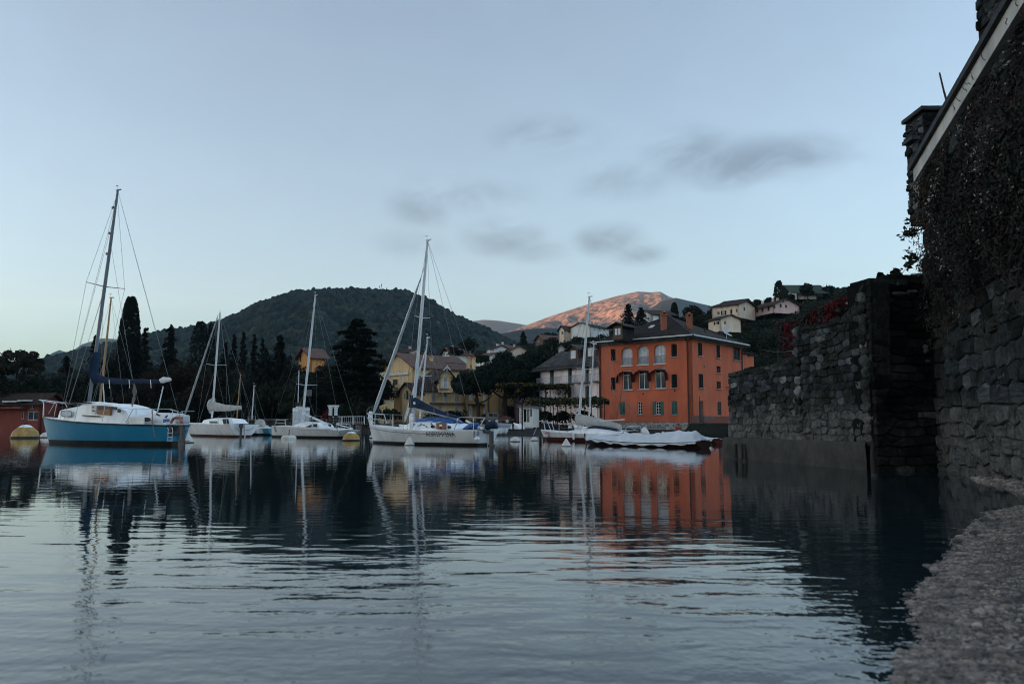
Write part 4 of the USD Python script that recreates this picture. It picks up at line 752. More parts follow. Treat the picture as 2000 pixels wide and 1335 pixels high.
# front block with the balcony and its lean roof
A, B = pxy(806, 121.5), pxy(907, 124); zt = zz(850, 759, 122.5); w3, _, _ = volume(A, B, 8, 1.0, zt, yellow_m, 3.0, True, darktile_m, .5, kind="hip", wins=[rY(1012, 632, 1045, 755), rY(1147, 630, 1185, 757), rY(878, 645, 915, 752), rY(1150, 812, 1187, 905), rY(948, 805, 985, 850)])
zb = zz(850, 786, 122.5); m = MB(); w3.bx(m, 2.6, zb - .18, w3.L + .2, zb, .002, 1.0); pb = vil.part("balcony", m, brown_m, world=True); m = MB(); w3.bx(m, 2.6, zb + .95, w3.L + .2, zb + 1.0, .93, .98)
for k in range(int((w3.L - 2.6) / .14)): w3.bx(m, 2.6 + k * .14, zb, 2.62 + k * .14, zb + .95, .945, .965)
vil.part("railing", m, iron_m, world=True, parent=pb)
# dormer tower
A, B = pxy(857.5, 120.9), pxy(884, 121.4); zt4 = zz(870, 733, 121); w4, _, _ = volume(A, B, 5, zb + 1.5, zt4, yellow_m, 1.25, False, darktile_m, .75, wins=[rY(1016, 468, 1048, 595)])
m = MB(); w4.bx(m, .1, zt4 - .15, w4.L - .1, zt4 + .0, .002, .08)
for k in range(9): u = w4.L * (k + 1) / 10; w4.bx(m, u - .05, zt4, u + .05, zt4 + 1.15 - abs(u - w4.L / 2) * 1.0, .002, .05)
vil.part("gable_timber", m, cream_m, world=True); pkk = w4.p(w4.L / 2, zt4 + 1.32, .75); m = MB()
for s_ in (-1, 1): m.bar(pkk, w4.p(w4.L / 2 + s_ * .55, zt4 + .75, .75), .06, .12); 
m.bar(w4.p(w4.L / 2, zt4 + .6, .75), pkk + [0, 0, .25], .06, .1); vil.part("bargeboard", m, trimw_m, world=True)
u0, z0, u1, z1 = w4.rect(rY(965, 530, 1065, 595)); m = MB(); w4.bx(m, u0, z0 - .12, u1, z0, .002, .8); pb = vil.part("balcony", m, conc_m, world=True); m = MB(); w4.bx(m, u0, z1, u1, z1 + .05, .75, .8)
for k in range(14): u = u0 + (u1 - u0) * k / 13; w4.bx(m, u - .012, z0, u + .012, z1, .76, .79)
vil.part("railing", m, blind_m, world=True, parent=pb)
# ochre extension under the pines
A, B = pxy(907.5, 123), pxy(955, 121); zt5 = zz(930, 758, 122); w5, _, _ = volume(A, B, 8, .8, zt5, ochre_m, 1.8, True, darktile_m, .5, wins=[rY(1475, 638, 1505, 740), rY(1312, 650, 1350, 735), rY(1480, 822, 1505, 895), (*rY(1305, 800, 1350, 930), "door")])
vil.part("canopy", w5.bx(MB(), 0.6, zz(925, 790, 122), 3.6, zz(925, 790, 122) + .12, .002, 1.2), darktile_m, world=True); vil.part("downpipe", MB().tube([w5.p(w5.L - .1, 1, .08), w5.p(w5.L - .1, zt5, .08)], .05, 6), pipe_m, world=True)
# terrace wall on the left
A, B = pxy(741, 119), pxy(769, 119.5); wt = Wall(A, B); wt.build(vil, .8, zz(755, 782, 119), yellow_m, thick=5, name="terrace"); m = MB(); wt.bx(m, -.1, zz(755, 782, 119), wt.L + .1, zz(755, 782, 119) + .12, -.3, .1); vil.part("coping", m, stonew_m, world=True)
A, B = pxy(769.5, 122), pxy(780.5, 121.5); w6 = Wall(A, B); window(vil, w6, w6.rect(rY(450, 640, 485, 690)), "plain", sill=False); w6.build(vil, 1, zz(775, 751, 122), yellow_m, thick=4); vil.part("canopy", w6.bx(MB(), -1.2, zz(770, 775, 122), w6.L, zz(770, 775, 122) + .15, .002, 1.4), darktile_m, world=True)

box_house("mauve_house", "dusky mauve house in the shade behind the umbrella pine trunks", span(956, 1004, 131, 129), 8, .9, zz(980, 738, 130), mauve_m, darktile_m, 1.6, "gable", [(*rY(1650, 690, 1690, 830), "open"), (*rY(1810, 660, 1835, 770), "closed"), (*rY(1560, 640, 1590, 680), "plain")], sm=shut_m)
box_house("shaded_house", "dark shaded house with a lit doorway between the pines and the pink house", span(1005, 1052, 122, 121), 6, .9, zz(1025, 752, 122), mauve_m, darktile_m, 1.2, "gable", [(1010, 758, 1018, 772, "plain"), (1030, 770, 1038, 790, "plain")])
# houses up the slope
S_ = shutk_m
box_house("cream_house", "cream hill house with two stacked dark roofs and green shutters", span(1396, 1449, 232, 226), 10, zz(1396, 617, 232), zz(1425, 597, 230), cream_m, darktile_m, 1.4, "gable", [(1400.5, 608, 1405.5, 614.5, "plain"), (1411, 606.5, 1416, 615, "open"), (1426, 604, 1430, 613, "closed"), (1437.5, 603, 1442, 609, "closed")], [(1452.5, 600, 1455, 606, "closed")], over=.8, sm=S_)
box_house("cream_house", "pale cream upper storey with a broad brown roof behind the two roofed house", span(1412, 1447, 242, 238), 10, zz(1425, 606, 240), zz(1425, 594, 240), cream_m, darktile_m, 1.9, "gable", [], over=1.2)
box_house("small_cream_house", "small cream yellow house below the two roofed hill house beside the satellite dish", span(1388, 1412, 196, 192), 6.5, zz(1395, 640, 195), zz(1395, 624.5, 195), cream_m, darktile_m, 1.1, "gable", [(1397, 628, 1402, 634, "open")], [(1414.5, 627, 1417.5, 633, "closed")], over=.6, sm=S_)
box_house("rose_house", "rose pink hill house with chimneys and a dark roof on the skyline", span(1473, 1518, 236, 226), 9, zz(1475, 612, 236), zz(1490, 600, 232), rose_m, darktile_m, 1.9, "gable", [(1477, 604.5, 1480.5, 610, "closed"), (1487, 600.5, 1491, 609.5, "closed"), (1499, 598, 1503, 607, "closed"), (1510, 595.5, 1514, 602, "closed")], [(1523, 594, 1526.5, 600, "closed"), (1533.5, 595, 1537, 601, "closed"), (1528, 586, 1531, 590, "closed")], over=.9, chim=((.05, .9), (.45, .8), (.62, .8)), sm=S_)
box_house("white_lodge", "white hilltop lodge with a green roof and one long sloping dark eave", span(1566, 1606, 262, 262), 9, zz(1580, 577, 262), zz(1580, 566, 262), white_m, greenroof_m, 2.4, "gable", [(1590, 567.5, 1592, 572, "plain"), (1597, 567.5, 1600, 572, "plain"), (1572, 567, 1576, 572, "plain")], over=3.0, chim=((.6, .9),), ridge_along=True)
box_house("white_house", "white house with dark roof seen between the chimneys of the red house", span(1278, 1322, 205, 207), 8, zz(1300, 632, 206), zz(1300, 613, 206), white_m, darktile_m, 1.5, "gable", [(1286, 615, 1290, 623, "closed")], over=.7, sm=shutg_m)
box_house("gabled_house", "cream house with a pale gable end left of the number four boat mast", span(1093, 1104, 232, 230), 11, zz(1095, 662, 231), zz(1095, 643, 231), cream_m, darktile_m, 1.1, "gable", [(1096.5, 647, 1100, 653, "closed")], [(1110, 645, 1113, 650, "closed"), (1122, 645, 1126, 650, "closed")], over=.5, ridge_along=False, sm=shutg_m, chim=((.8, .7),))
box_house("long_row_house", "long low white row of houses with many chimneys above the pink house", span(1155, 1192, 225, 232), 7, zz(1170, 652, 228), zz(1170, 638, 228), white_m, darktile_m, 1.2, "gable", [(1160, 641, 1163, 646, "closed"), (1169, 640, 1173, 646, "closed"), (1178, 639, 1182, 646, "closed")], over=.5, chim=((.06, .8), (.3, .8), (.5, .8), (.7, .8), (.95, .8)), sm=shutb_m)
box_house("gabled_cottage", "small white cottage gable directly above the pink house roof", span(1088, 1106, 165, 165), 7, zz(1096, 690, 165), zz(1096, 681, 165), white_m, darktile_m, 1.0, "gable", [], over=.6, ridge_along=False)
box_house("gabled_cottage", "tiny white cottage left of the cottage gable above the umbrella pines", span(1074, 1083, 175, 175), 6, zz(1078, 690, 175), zz(1078, 677, 175), white_m, darktile_m, .8, "gable", [], over=.3, ridge_along=False)
box_house("timber_house", "brown house with a pale orange bargeboard on the village skyline among dark trees", span(1046, 1062, 262, 258), 8, zz(1052, 672, 260), zz(1052, 662, 260), brown_m, redtile_m, 1.5, "gable", [(1050, 664, 1053, 668, "plain")], over=.6, ridge_along=False)
for i, (x0, x1, yb, yt, Y, mt, rm, lb) in enumerate([(950, 962, 690, 682, 230, white_m, darktile_m, "white village house, left one of the cluster above the pines"), (964, 985, 690, 679, 236, white_m, redtile_m, "white village house with a gable, tallest of the cluster above the pines"), (985, 1000, 692, 683, 232, cream_m, redtile_m, "cream village house, right one of the cluster above the pines"),
        (928, 948, 704, 698, 170, white_m, redtile_m, "low house with a dark red roof between the villa's chimneys and the pines"), (862, 878, 700, 689, 190, white_m, redtile_m, "white house with a red roof rising behind the yellow villa's ridge"), (776, 797, 704, 688, 205, rose_m, darktile_m, "pink house with a brown roof standing above the villa's left gable"), (740, 752, 735, 722, 180, cream_m, darktile_m, "cream house half hidden behind the cedar's right side")]):
    box_house("village_house", lb, span(x0, x1, Y, Y - 2), 7, zz(x0, yb, Y), zz(x0, yt, Y), mt, rm, 1.2, "gable", [(x0 + (x1 - x0) * .25, yt + 1.5, x0 + (x1 - x0) * .42, yt + 5, "closed"), (x0 + (x1 - x0) * .62, yt + 1.5, x0 + (x1 - x0) * .78, yt + 5, "closed")], over=.5, chim=((.3, .7),), ridge_along=i % 3 != 1)
box_house("hill_house", "tiny white house alone high on the wooded hill right of the third mast", span(657, 667, 1335, 1335), 9, zz(660, 624, 1335), zz(660, 620, 1335), white_m, darktile_m, 1.5, "gable", [(658.5, 621, 660, 623, "closed"), (663, 621, 664.5, 623, "closed")], over=.6)
box_house("orange_house", "apricot orange house end peeping between dark trees right of the third mast", span(580, 603, 150, 146), 3, zz(590, 715, 148), zz(598, 694, 146), orangeh_m, redtile_m, 1.6, "gable", [(584, 690, 588, 706, "closed")], over=.7, ridge_along=False, sm=shutk_m)
# boathouse at the left edge
def cL(x, y): return x / 5.5625, 640 + y / 5.5625
def rL(a, b, c, d): return (*cL(a, b), *cL(c, d))
bh, wB, _, rfB, _ = box_house("boathouse", "long brick red boathouse with a flat brown roof at the left edge of the lake", (pxy(-40, 114), pxy(78, 112)), 3.5, .2, zz(60, 782, 113), redw_m, darktile_m, 1.1, "gable", [(*rL(130, 815, 240, 880), "plain"), (*rL(330, 800, 370, 880), "plain"), (*rL(230, 915, 262, 990), "plain"), (*rL(300, 905, 420, 1000), "plain")], over=.9)
for r in ((92, 795, 250, 808), (255, 785, 360, 797)):
    u0, z0, u1, z1 = wB.rect(rL(*r)); bh.part("awning", wB.bx(MB(), u0, z0, u1, z1, .1, 1.1), trimw_m, world=True)
u0, z0, u1, z1 = wB.rect(rL(-60, 862, 300, 880)); bh.part("balcony", wB.bx(MB(), u0, z0, u1, z1, .002, 1.3), redw_m, world=True)
box_house("brick_red_shed", "small brick red house end above the boathouse roof", span(76, 103, 122, 121), 5, zz(90, 785, 122), zz(90, 771, 122), redw_m, darktile_m, .5, "gable", [], over=.3)
box_house("brick_red_shed", "square salmon red block on the bank behind the bow rail of the blue sailboat", span(109, 127, 124, 123.5), 4, zz(118, 780, 124), zz(118, 761, 124), redw_m, darktile_m, .3, "gable", [(112, 764, 116, 770, "plain")], over=.1)
# ------------------------------------------------------------------ boats
gel_m = M("white_gelcoat", (.80, .81, .82), .28, (.56, .555, .53), 1.6, 8, .46, .80, spec=.5, stretch=(1.3, 1.3, .4)); gelo_m = M("aged_white_deck", (.74, .74, .73), .5, (.56, .56, .55), 2.5, 6, .45, .7)
blue_m = M("faded_blue_hull", (.012, .21, .37), .33, (.04, .26, .42), 1.1, 6, .5, .8, spec=.5); anti_m = M("black_antifouling", (.012, .012, .013), .6, (.025, .025, .022), 3); redboot_m = M("dark_red_antifouling", (.10, .018, .018), .6, (.06, .014, .014), 3)
rub_m = M("black_rubbing_strake", (.018, .017, .017), .5, (.03, .028, .026), 9); alu_m = M("mast_aluminium", (.46, .49, .52), .38, (.38, .41, .44), 2, metal=.45, stretch=(1, 1, .2)); dalu_m = M("dull_dark_aluminium", (.17, .19, .21), .5, (.12, .13, .15), 2, metal=.3, stretch=(1, 1, .2)); whitemast_m = M("white_painted_spar", (.62, .64, .66), .4, (.52, .54, .56), 2)
woodmast_m = M("varnished_wood_spar", (.42, .25, .12), .4, (.32, .18, .085), 6, stretch=(1, 1, .15)); rig_m = M("rigging_wire", (.22, .23, .24), .4, (.16, .17, .17), 5, metal=.5); steel_m = M("polished_rail", (.52, .54, .56), .25, (.44, .46, .48), 5, metal=.6)
navy_m = M("navy_canvas", (.0035, .020, .058), .85, (.0025, .013, .036), 2.2, 6, bump=.03, bscale=5); tarpb_m = M("blue_tarp", (.012, .11, .36), .5, (.010, .075, .25), 2.5, 6, bump=.03, bscale=6); sail_m = M("grey_sailcloth", (.44, .44, .43), .8, (.33, .33, .32), 2.5, 6, bump=.03, bscale=6); tarpw_m = M("pale_tarpaulin", (.62, .66, .70), .6, (.50, .54, .58), 1.6, 6, bump=.025, bscale=4)
brownw_m = M("varnished_teak", (.22, .085, .03), .35, (.15, .06, .022), 5, stretch=(1, 1, 5)); rope_m = M("old_rope", (.20, .19, .17), .9, (.13, .12, .11), 20); hullbrown_m = M("dark_varnished_hull", (.040, .018, .013), .35, (.028, .014, .011), 3, stretch=(1, 1, 6)); hullred_m = M("red_varnished_hull", (.09, .024, .018), .35, (.06, .018, .014), 3, stretch=(1, 1, 6))
ink_m = M("dark_lettering", (.03, .035, .05), .5, (.04, .045, .06), 9); inkg_m = M("grey_lettering", (.07, .075, .10), .5, (.09, .095, .12), 9); buoyw_m = M("weathered_white_buoy", (.62, .60, .55), .45, (.42, .39, .33), 4, 6, .5, .75); buoyy_m = M("yellow_buoy", (.46, .28, .06), .6, (.26, .17, .06), 3.5, 8, .38, .62); cyan_m = M("pale_blue_hull", (.09, .32, .42), .4, (.07, .25, .34), 3); pinktag_m = M("pink_sticker", (.42, .10, .16), .5, (.34, .08, .13), 9); eng_m = M("outboard_grey", (.52, .54, .56), .4, (.44, .46, .48), 5); engd_m = M("outboard_leg", (.06, .065, .07), .45, (.04, .045, .05), 6)

class Boat(Th):
    """x forward, y to port, z up; the side facing the camera is port when the bow points left."""
    def __init__(s, name, label, bow, stern, cat="sailboat", **k):
        bow, stern = np.array([*bow, 0.0]), np.array([*stern, 0.0]); d = bow - stern; super().__init__(name, label, cat, (bow + stern) / 2, math.atan2(d[1], d[0]), **k); s.Ln = np.linalg.norm(d)
    def q(s, px, py, y=0.0):
        """The local point on the lengthwise vertical plane at y seen at a photograph pixel."""
        ax = np.array([math.cos(s.rz), math.sin(s.rz), 0]); n = np.array([-ax[1], ax[0], 0]); p0 = s.loc + n * y
        d = ray(px, py); o = np.array([0, 0, CAMZ]); t = ((p0 - o) @ n) / (d @ n); r = s.lo(o + d * t); return r
    def hull(s, B, fb, draft=.35, stern=.7, rake=.5, trake=.1, stripe=.14, topm=None, botm=None, deckm=None, full=.55, ns=34, sheer_sag=.0, camber=.06, L=None, rail=None, pinch=2.2):
        """fb: freeboard at bow, middle and stern."""
        L = L or s.Ln; s.B = B; u = np.linspace(0, 1, ns); fbc = np.polyfit([0, .5, 1], fb, 2); zs = np.polyval(fbc, u)
        hb = B / 2 * np.where(u < full, (1 - (1 - u / full) ** pinch) ** .85, 1 - (1 - stern) * ((u - full) / (1 - full)) ** 1.8); hb[0] = .02
        zk = -draft * np.sin(np.pi * np.clip(u * .92 + .03, 0, 1)) ** .8; s.u, s.zs, s.hb = u, zs, hb
        def P(i, z):
            t = np.clip((z - zk[i]) / (zs[i] - zk[i]), 0, 1); pw = .38 + .5 * (1 - min(1, u[i] / .35)) ** 1.3; y = hb[i] * t ** pw * (1 - .06 * (1 - t))
            x = L / 2 - u[i] * L - rake * (1 - t) ** 1.2 * (1 - u[i]) ** 3 + trake * (1 - t) * u[i] ** 6; return np.array([x, y, z])
        s.P = P
        def band(za, zb, m):
            G = []
            for sg in (1, -1):
                G.append([[P(i, zt(i) + (zbm(i) - zt(i)) * k / m) * [1, sg, 1] for i in range(ns)] for zt, zbm in ((za, zb),) for k in range(m + 1)])
            return G
        tp = lambda i: zs[i]; st = lambda i: max(stripe, zk[i] + .01); bt = lambda i: zk[i]
        m = MB(); [m.grid(g) for g in band(tp, st, 8)]; e = ns - 1                     # topsides, with the transom
        ring = [P(e, zs[e] + (st(e) - zs[e]) * k / 8) for k in range(9)]; m.grid([[p, p * [1, -1, 1]] for p in ring]); s.part("hull", m, topm or gel_m, smooth=35)
        m = MB(); [m.grid(g) for g in band(st, bt, 5)]; ring = [P(e, st(e) + (zk[e] - st(e)) * k / 5) for k in range(6)]; m.grid([[p, p * [1, -1, 1]] for p in ring]); s.part("bottom_paint", m, botm or anti_m, smooth=35)
        m = MB(); m.grid([[P(i, zs[i]) * [1, f, 1] + [0, 0, camber * (1 - f * f) * hb[i] - .012] for f in np.linspace(-1, 1, 9)] for i in range(ns)]); s.part("deck", m, deckm or gelo_m, smooth=40)
        if rail:
            m = MB()
            for sg in (1, -1): m.tube([P(i, zs[i]) * [1, sg, 1] + [0, sg * .012, -.02] for i in range(ns)], .032, 6)
            m.tube([P(e, zs[e]) * [1, f, 1] + [-.01, 0, -.02] for f in (-1, 0, 1)], .032, 6); s.part("rubbing_strake", m, rail)
    def at_u(s, x):
        """Half beam and sheer height at local x."""
        u = np.clip(.5 - x / s.Ln, 0, 1); return np.interp(u, s.u, s.hb), np.interp(u, s.u, s.zs)
    def trunk(s, name, prof, wid, mat, zb=None, slope=.82, crown=.10, y0=0.0, smooth=30):
        """A cabin trunk from (x, top z) pairs, half widths wid per pair; sides lean inwards and meet the deck."""
        m = MB(); rows = []
        for (x, z), w in zip(prof, wid):
            b, zd = s.at_u(x); zd0 = (zd - .10) if zb is None else zb; w = min(w, b - .06) if zb is None else w; h = z - zd0
            rows.append([[x, y0 + w, zd0], [x, y0 + w * (1 - (1 - slope) * .6), zd0 + h * .62], [x, y0 + w * slope, z - crown * .6], [x, y0 + w * slope * .72, z - crown * .12], [x, y0, z], [x, y0 - w * slope * .72, z - crown * .12], [x, y0 - w * slope, z - crown * .6], [x, y0 - w * (1 - (1 - slope) * .6), zd0 + h * .62], [x, y0 - w, zd0]])
        m.grid(rows)
        for r, o in ((rows[0], 1), (rows[-1], -1)): m.face(np.array(r)[::o])
        return s.part(name, m, mat, smooth=smooth)
    def mast(s, foot, top, r, mat=None, spreaders=((.5, .55),), name="mast"):
        mat = mat or alu_m; foot, top = np.asarray(foot, float), np.asarray(top, float); m = MB(); k = np.linspace(0, 1, 9); m.tube([foot + (top - foot) * t for t in k], r * np.interp(k, [0, .7, 1], [1, .95, .62]), 10)
        m.box(top + [-.06, 0, .02], (.28, .05, .05)); m.tube([top, top + [.05, 0, .22]], .008, 4); m.box(top + [.06, 0, .22], (.14, .012, .03)); pm = s.part(name, m, mat, smooth=40); s.m0, s.m1 = foot, top
        for f, w in spreaders:
            c = foot + (top - foot) * f; m = MB()
            for sg in (1, -1): m.tube([c, c + [-.08, sg * w, .05]], [.022, .014], 6)
            s.part("spreader", m, mat, parent=pm)
        return pm
    def wires(s, segs, r=.008, mat=None, name="stay"):
        for a in segs: s.part(name, MB().tube(a, r, 4), mat or rig_m)
    def rigging(s, bow=True, back=True, shroud_x=None, f=(1.0, .55), sp=((.5, .55),), r=.008, chain_y=.92):
        sx_ = s.m0[0] - .1 if shroud_x is None else shroud_x; b, z = s.at_u(sx_); segs = []
        for sg in (1, -1):
            ch = np.array([sx_, sg * b * chain_y, z]); c = s.m0 + (s.m1 - s.m0) * sp[0][0] + [-.08, sg * sp[0][1], .05]
            segs += [[ch, c, s.m0 + (s.m1 - s.m0) * (f[0] - .02)], [ch + [-.25, 0, 0], s.m0 + (s.m1 - s.m0) * (sp[0][0] - .02)]]
        if bow: segs.append([[s.Ln / 2 - .08, 0, s.zs[0]], s.m0 + (s.m1 - s.m0) * f[0]])
        if back:
            for sg in (1, -1): segs.append([[-s.Ln / 2 + .1, sg * s.hb[-1] * .8, s.zs[-1]], s.m1])
        s.wires(segs, r)
    def jib(s, a, b, r, mat=None):
        a, b = np.asarray(a, float), np.asarray(b, float); k = np.linspace(0, 1, 24); m = MB().tube([a + (b - a) * t for t in k], r * np.interp(k, [0, .06, .5, .93, 1], [.45, 1, .85, .55, .3]) * (1 + .12 * np.sin(k * 70)), 8); return s.part("furled_jib", m, mat or sail_m, smooth=50)
    def rails(s, pts, name, r=.016, mat=None):
        """pts: list of polylines."""
        m = MB(); [m.tube(p, r, 6) for p in pts]; return s.part(name, m, mat or steel_m, smooth=50)
    def stanchions(s, xs, h=.55, top=True, inset=.05, wire=(1.0, .5)):
        for sg in (1, -1):
            pr = []
            for x in xs: b, z = s.at_u(x); pr.append(np.array([x, sg * (b - inset), z])); s.part("stanchion", MB().tube([pr[-1], pr[-1] + [0, 0, h]], .013, 6), steel_m)
            for f in wire: s.part("lifeline", MB().tube([p + [0, 0, h * f] for p in pr], .006, 4), rig_m)
    def boom(s, a, b, r=.05, mat=None): return s.part("boom", MB().tube([a, b], r, 8), mat or alu_m, smooth=40)
def fold(path, rad, seed, n=12, amp=.16, sag=1.0, sc=(1, 1), top_mul=1.0):
    """A lumpy roll of cloth along a path (x, z plane), with creases; sc stretches the cross section in y and z."""
    path = np.asarray(path, float); m = len(path); rad = np.broadcast_to(rad, (m,)); rows = []
    for i, p in enumerate(path):
        a = np.linspace(0, 2 * np.pi, n, endpoint=False); nz = fbm(np.stack([np.cos(a) * 1.3 + i * .45, np.sin(a) * 1.3, np.full(n, seed + i * .2)], -1), 3, seed) - .5
        r = rad[i] * (1 + amp * 2.2 * nz + amp * .5 * math.sin(i * 2.3 + seed)); rows.append(np.stack([np.full(n, p[0]) + nz * rad[i] * .3, p[1] + r * np.cos(a) * sc[0], p[2] + r * np.sin(a) * sc[1]], 1))
    mb = MB().grid(np.array(rows), closed=True); mb.face(rows[0][::-1]); mb.face(rows[-1]); return mb
def C(ox, oy, k): return lambda x, y: (ox + x / k, oy + y / k)

# ---- blue sailboat
W0 = lambda px, Y: ((px - 1000) / 1564 * Y, Y)
c2 = C(60, 690, 5.882)
B1 = Boat("blue_sailboat", "blue hulled sailboat with white raised cabin, navy sail cover and outboard at the stern", W0(84, 36.3), W0(347, 32.6))
def q1(x, y, off=0.0): return B1.q(*c2(x, y), off)
B1.hull(2.2, (1.18, .93, .81), .40, .56, .55, -.05, .16, blue_m, anti_m, gelo_m, rail=rub_m)
# white bow flare and transom panel are painted; cabin in three volumes
def prof(pts, y=.75): return [(p[0], p[2]) for p in (q1(a, b, y) for a, b in pts)]
pf = prof([(205, 712), (262, 640), (400, 618), (560, 592), (592, 576)]); B1.trunk("fore_cabin", pf, [.35, .55, .78, .92, .95], gel_m)
pf = prof([(590, 573), (720, 566), (880, 572), (985, 594), (1095, 640), (1132, 708)]); B1.trunk("main_cabin", pf, [.95, .98, 1.0, 1.0, .98, .95], gel_m)
pf = prof([(1150, 712), (1270, 690), (1300, 676), (1500, 682), (1640, 712), (1690, 735)]); pf = [(max(x, -B1.Ln / 2 + .04 + .01 * i), z) for i, (x, z) in enumerate(pf[::-1])][::-1]; B1.trunk("aft_cabin", pf, [1.0, .98, .92, .90, .86, .8], gel_m)
a, b = q1(1132, 700, 1.0), q1(1290, 690, 1.0)
for sg in (1, -1): B1.part("coaming", MB().box(((a[0] + b[0]) / 2 - .0, sg * .94, .98), (abs(a[0] - b[0]) + .1, .08, .30), bev=.02), gel_m)
pf = prof([(592, 570), (720, 560), (980, 590)], .3); m = MB(); m.grid([[[x, y, z + .03 - abs(y) * .05] for y in np.linspace(-.62, .62, 7)] for x, z in pf]); m.grid([[[x, y, z - .03 - abs(y) * .05] for y in np.linspace(.62, -.62, 7)] for x, z in pf]); B1.part("coachroof_hatch", m, gel_m)
def plate(boat, crop, pts, y, t, mat, name, parent=None):
    """A flat fitting drawn by its corners on the port side plane."""
    P = [boat.q(*crop(a, b), y) for a, b in pts]; m = MB(); m.face(P[::-1] if False else P); m.face([p - [0, t, 0] for p in P][::-1]); n = len(P)
    for i in range(n): m.face([P[i], P[i] - [0, t, 0], P[(i + 1) % n] - [0, t, 0], P[(i + 1) % n]])
    return boat.part(name, m, mat, parent=parent)
def oval(boat, crop, x0, y0, x1, y1, y, mat, name, rim=None, pw=3.0):
    P = []
    for a in np.linspace(0, 2 * math.pi, 20, endpoint=False):
        c, s_ = math.cos(a), math.sin(a); P.append(((x0 + x1) / 2 + (x1 - x0) / 2 * np.sign(c) * abs(c) ** (2 / pw), (y0 + y1) / 2 + (y1 - y0) / 2 * np.sign(s_) * abs(s_) ** (2 / pw)))
    p = plate(boat, crop, P, y, .06, mat, name)
    if rim is not None:
        m = MB().tube([boat.q(*crop(*k), y + .005) for k in P + P[:1]], .012, 5, cap=False); boat.part("rim", m, rim, parent=p)
for args in ((345, 655, 470, 725, .90, blind_m, rub_m), (1225, 732, 1385, 786, .95, glass_m, gel_m)): oval(B1, c2, *args[:5], args[5], "portlight", args[6])
pw = plate(B1, c2, [(757, 598), (915, 606), (915, 708), (765, 700)], .965, .05, brownw_m, "companionway_door")
for k in ((770, 610, 830, 645), (840, 612, 905, 640)): plate(B1, c2, [(k[0], k[1]), (k[2], k[1]), (k[2], k[3]), (k[0], k[3])], .975, .008, rub_m, "door_window", parent=pw)
ip = plate(B1, c2, [(695, 592), (745, 592), (745, 690), (695, 690)], .975, .04, gelo_m, "instrument_panel")
plate(B1, c2, [(700, 602), (730, 602), (730, 628), (700, 628)], .982, .005, woodmast_m, "dial", parent=ip); plate(B1, c2, [(702, 645), (738, 655), (738, 668), (702, 660)], .982, .005, rub_m, "dial", parent=ip)
plate(B1, c2, [(920, 610), (985, 612), (985, 645), (920, 640)], .98, .03, rub_m, "dark_vent"); plate(B1, c2, [(588, 705), (790, 715), (790, 727), (588, 718)], 1.04, .05, rub_m, "grab_rail"); oval(B1, c2, 995, 635, 1022, 678, .97, rub_m, "winch_handle")
B1.rails([[q1(95, 530, .0), q1(135, 545, .25), q1(148, 575, .3), q1(140, 722, .3)], [q1(95, 530, 0), q1(135, 540, -.25), q1(150, 560, -.3), q1(150, 715, -.3)], [q1(110, 530, .2), q1(290, 557, .8), q1(395, 572, .95), q1(412, 605, .98), q1(415, 620, .98)], [q1(110, 530, -.2), q1(290, 550, -.8), q1(420, 565, -.95)], [q1(280, 560, .75), q1(205, 690, .75)], [q1(140, 545, .25), q1(300, 575, .85)]], "pulpit")
for (a0, b0), (a1, b1) in (((298, 572), (263, 752)), ((545, 590), (505, 770)), ((852, 600), (820, 785))): B1.rails([[q1(a0, b0, 1.12), q1(a1, b1, 1.16)]], "stanchion", .014)
B1.rails([[q1(298, 572, 1.1), q1(545, 590, 1.12), q1(852, 600, 1.12), q1(1165, 637, 1.1)]], "lifeline", .008, rig_m); B1.rails([[q1(298, 560, -1.0), q1(852, 590, -1.1), q1(1165, 630, -1.1)]], "lifeline", .008, rig_m)
B1.rails([[q1(1092, 792, 1.14), q1(1172, 645, 1.08), q1(1190, 632, 1.05), q1(1600, 640, .98), q1(1630, 655, .97), q1(1632, 808, .98)], [q1(1385, 635, 1.0), q1(1400, 800, 1.05)], [q1(1210, 635, .6), q1(1210, 700, .9)], [q1(1190, 632, -1.0), q1(1600, 640, -.95), q1(1690, 668, -.9), q1(1690, 780, -.9)], [q1(1605, 640, .97), q1(1700, 668, 0), q1(1690, 668, -.9)]], "pushpit", .016)
B1.rails([[q1(1700, 770, .6), q1(1715, 680, .6), q1(1735, 665, .6), q1(1880, 662, .2)], [q1(1735, 665, .6), q1(1760, 720, .6), q1(1755, 800, .6)]], "boarding_rail", .014)
ft, tp_ = q1(668, 575), B1.q(230, 372); B1.mast(ft, tp_, .075, dalu_m, ((.545, .95),))
for y0_ in (430, 480, 520): pp = B1.q(224 - (y0_ - 430) * .13, y0_ - 25); B1.part("mast_fitting", MB().box(pp + [.1, 0, 0], (.12, .06, .10)), rub_m)
B1.rigging(bow=False, back=False, shroud_x=q1(540, 700)[0], sp=((.545, .95),), r=.008)
B1.wires([[q1(395, 560, .3), B1.q(226, 395)], [q1(400, 560, -.3), tp_ - [0, 0, .6]], [B1.q(303, 645, 0) * [1, 0, 1] * 1.0, tp_], [q1(1690, 668, -.8), tp_], [q1(440, 590, .9), ft + (tp_ - ft) * .54], [q1(1180, 360, 0), ft + (tp_ - ft) * .75]], .008)
bm0, bm1 = q1(725, 318), q1(1560, 318); B1.boom(bm0, bm1, .038)
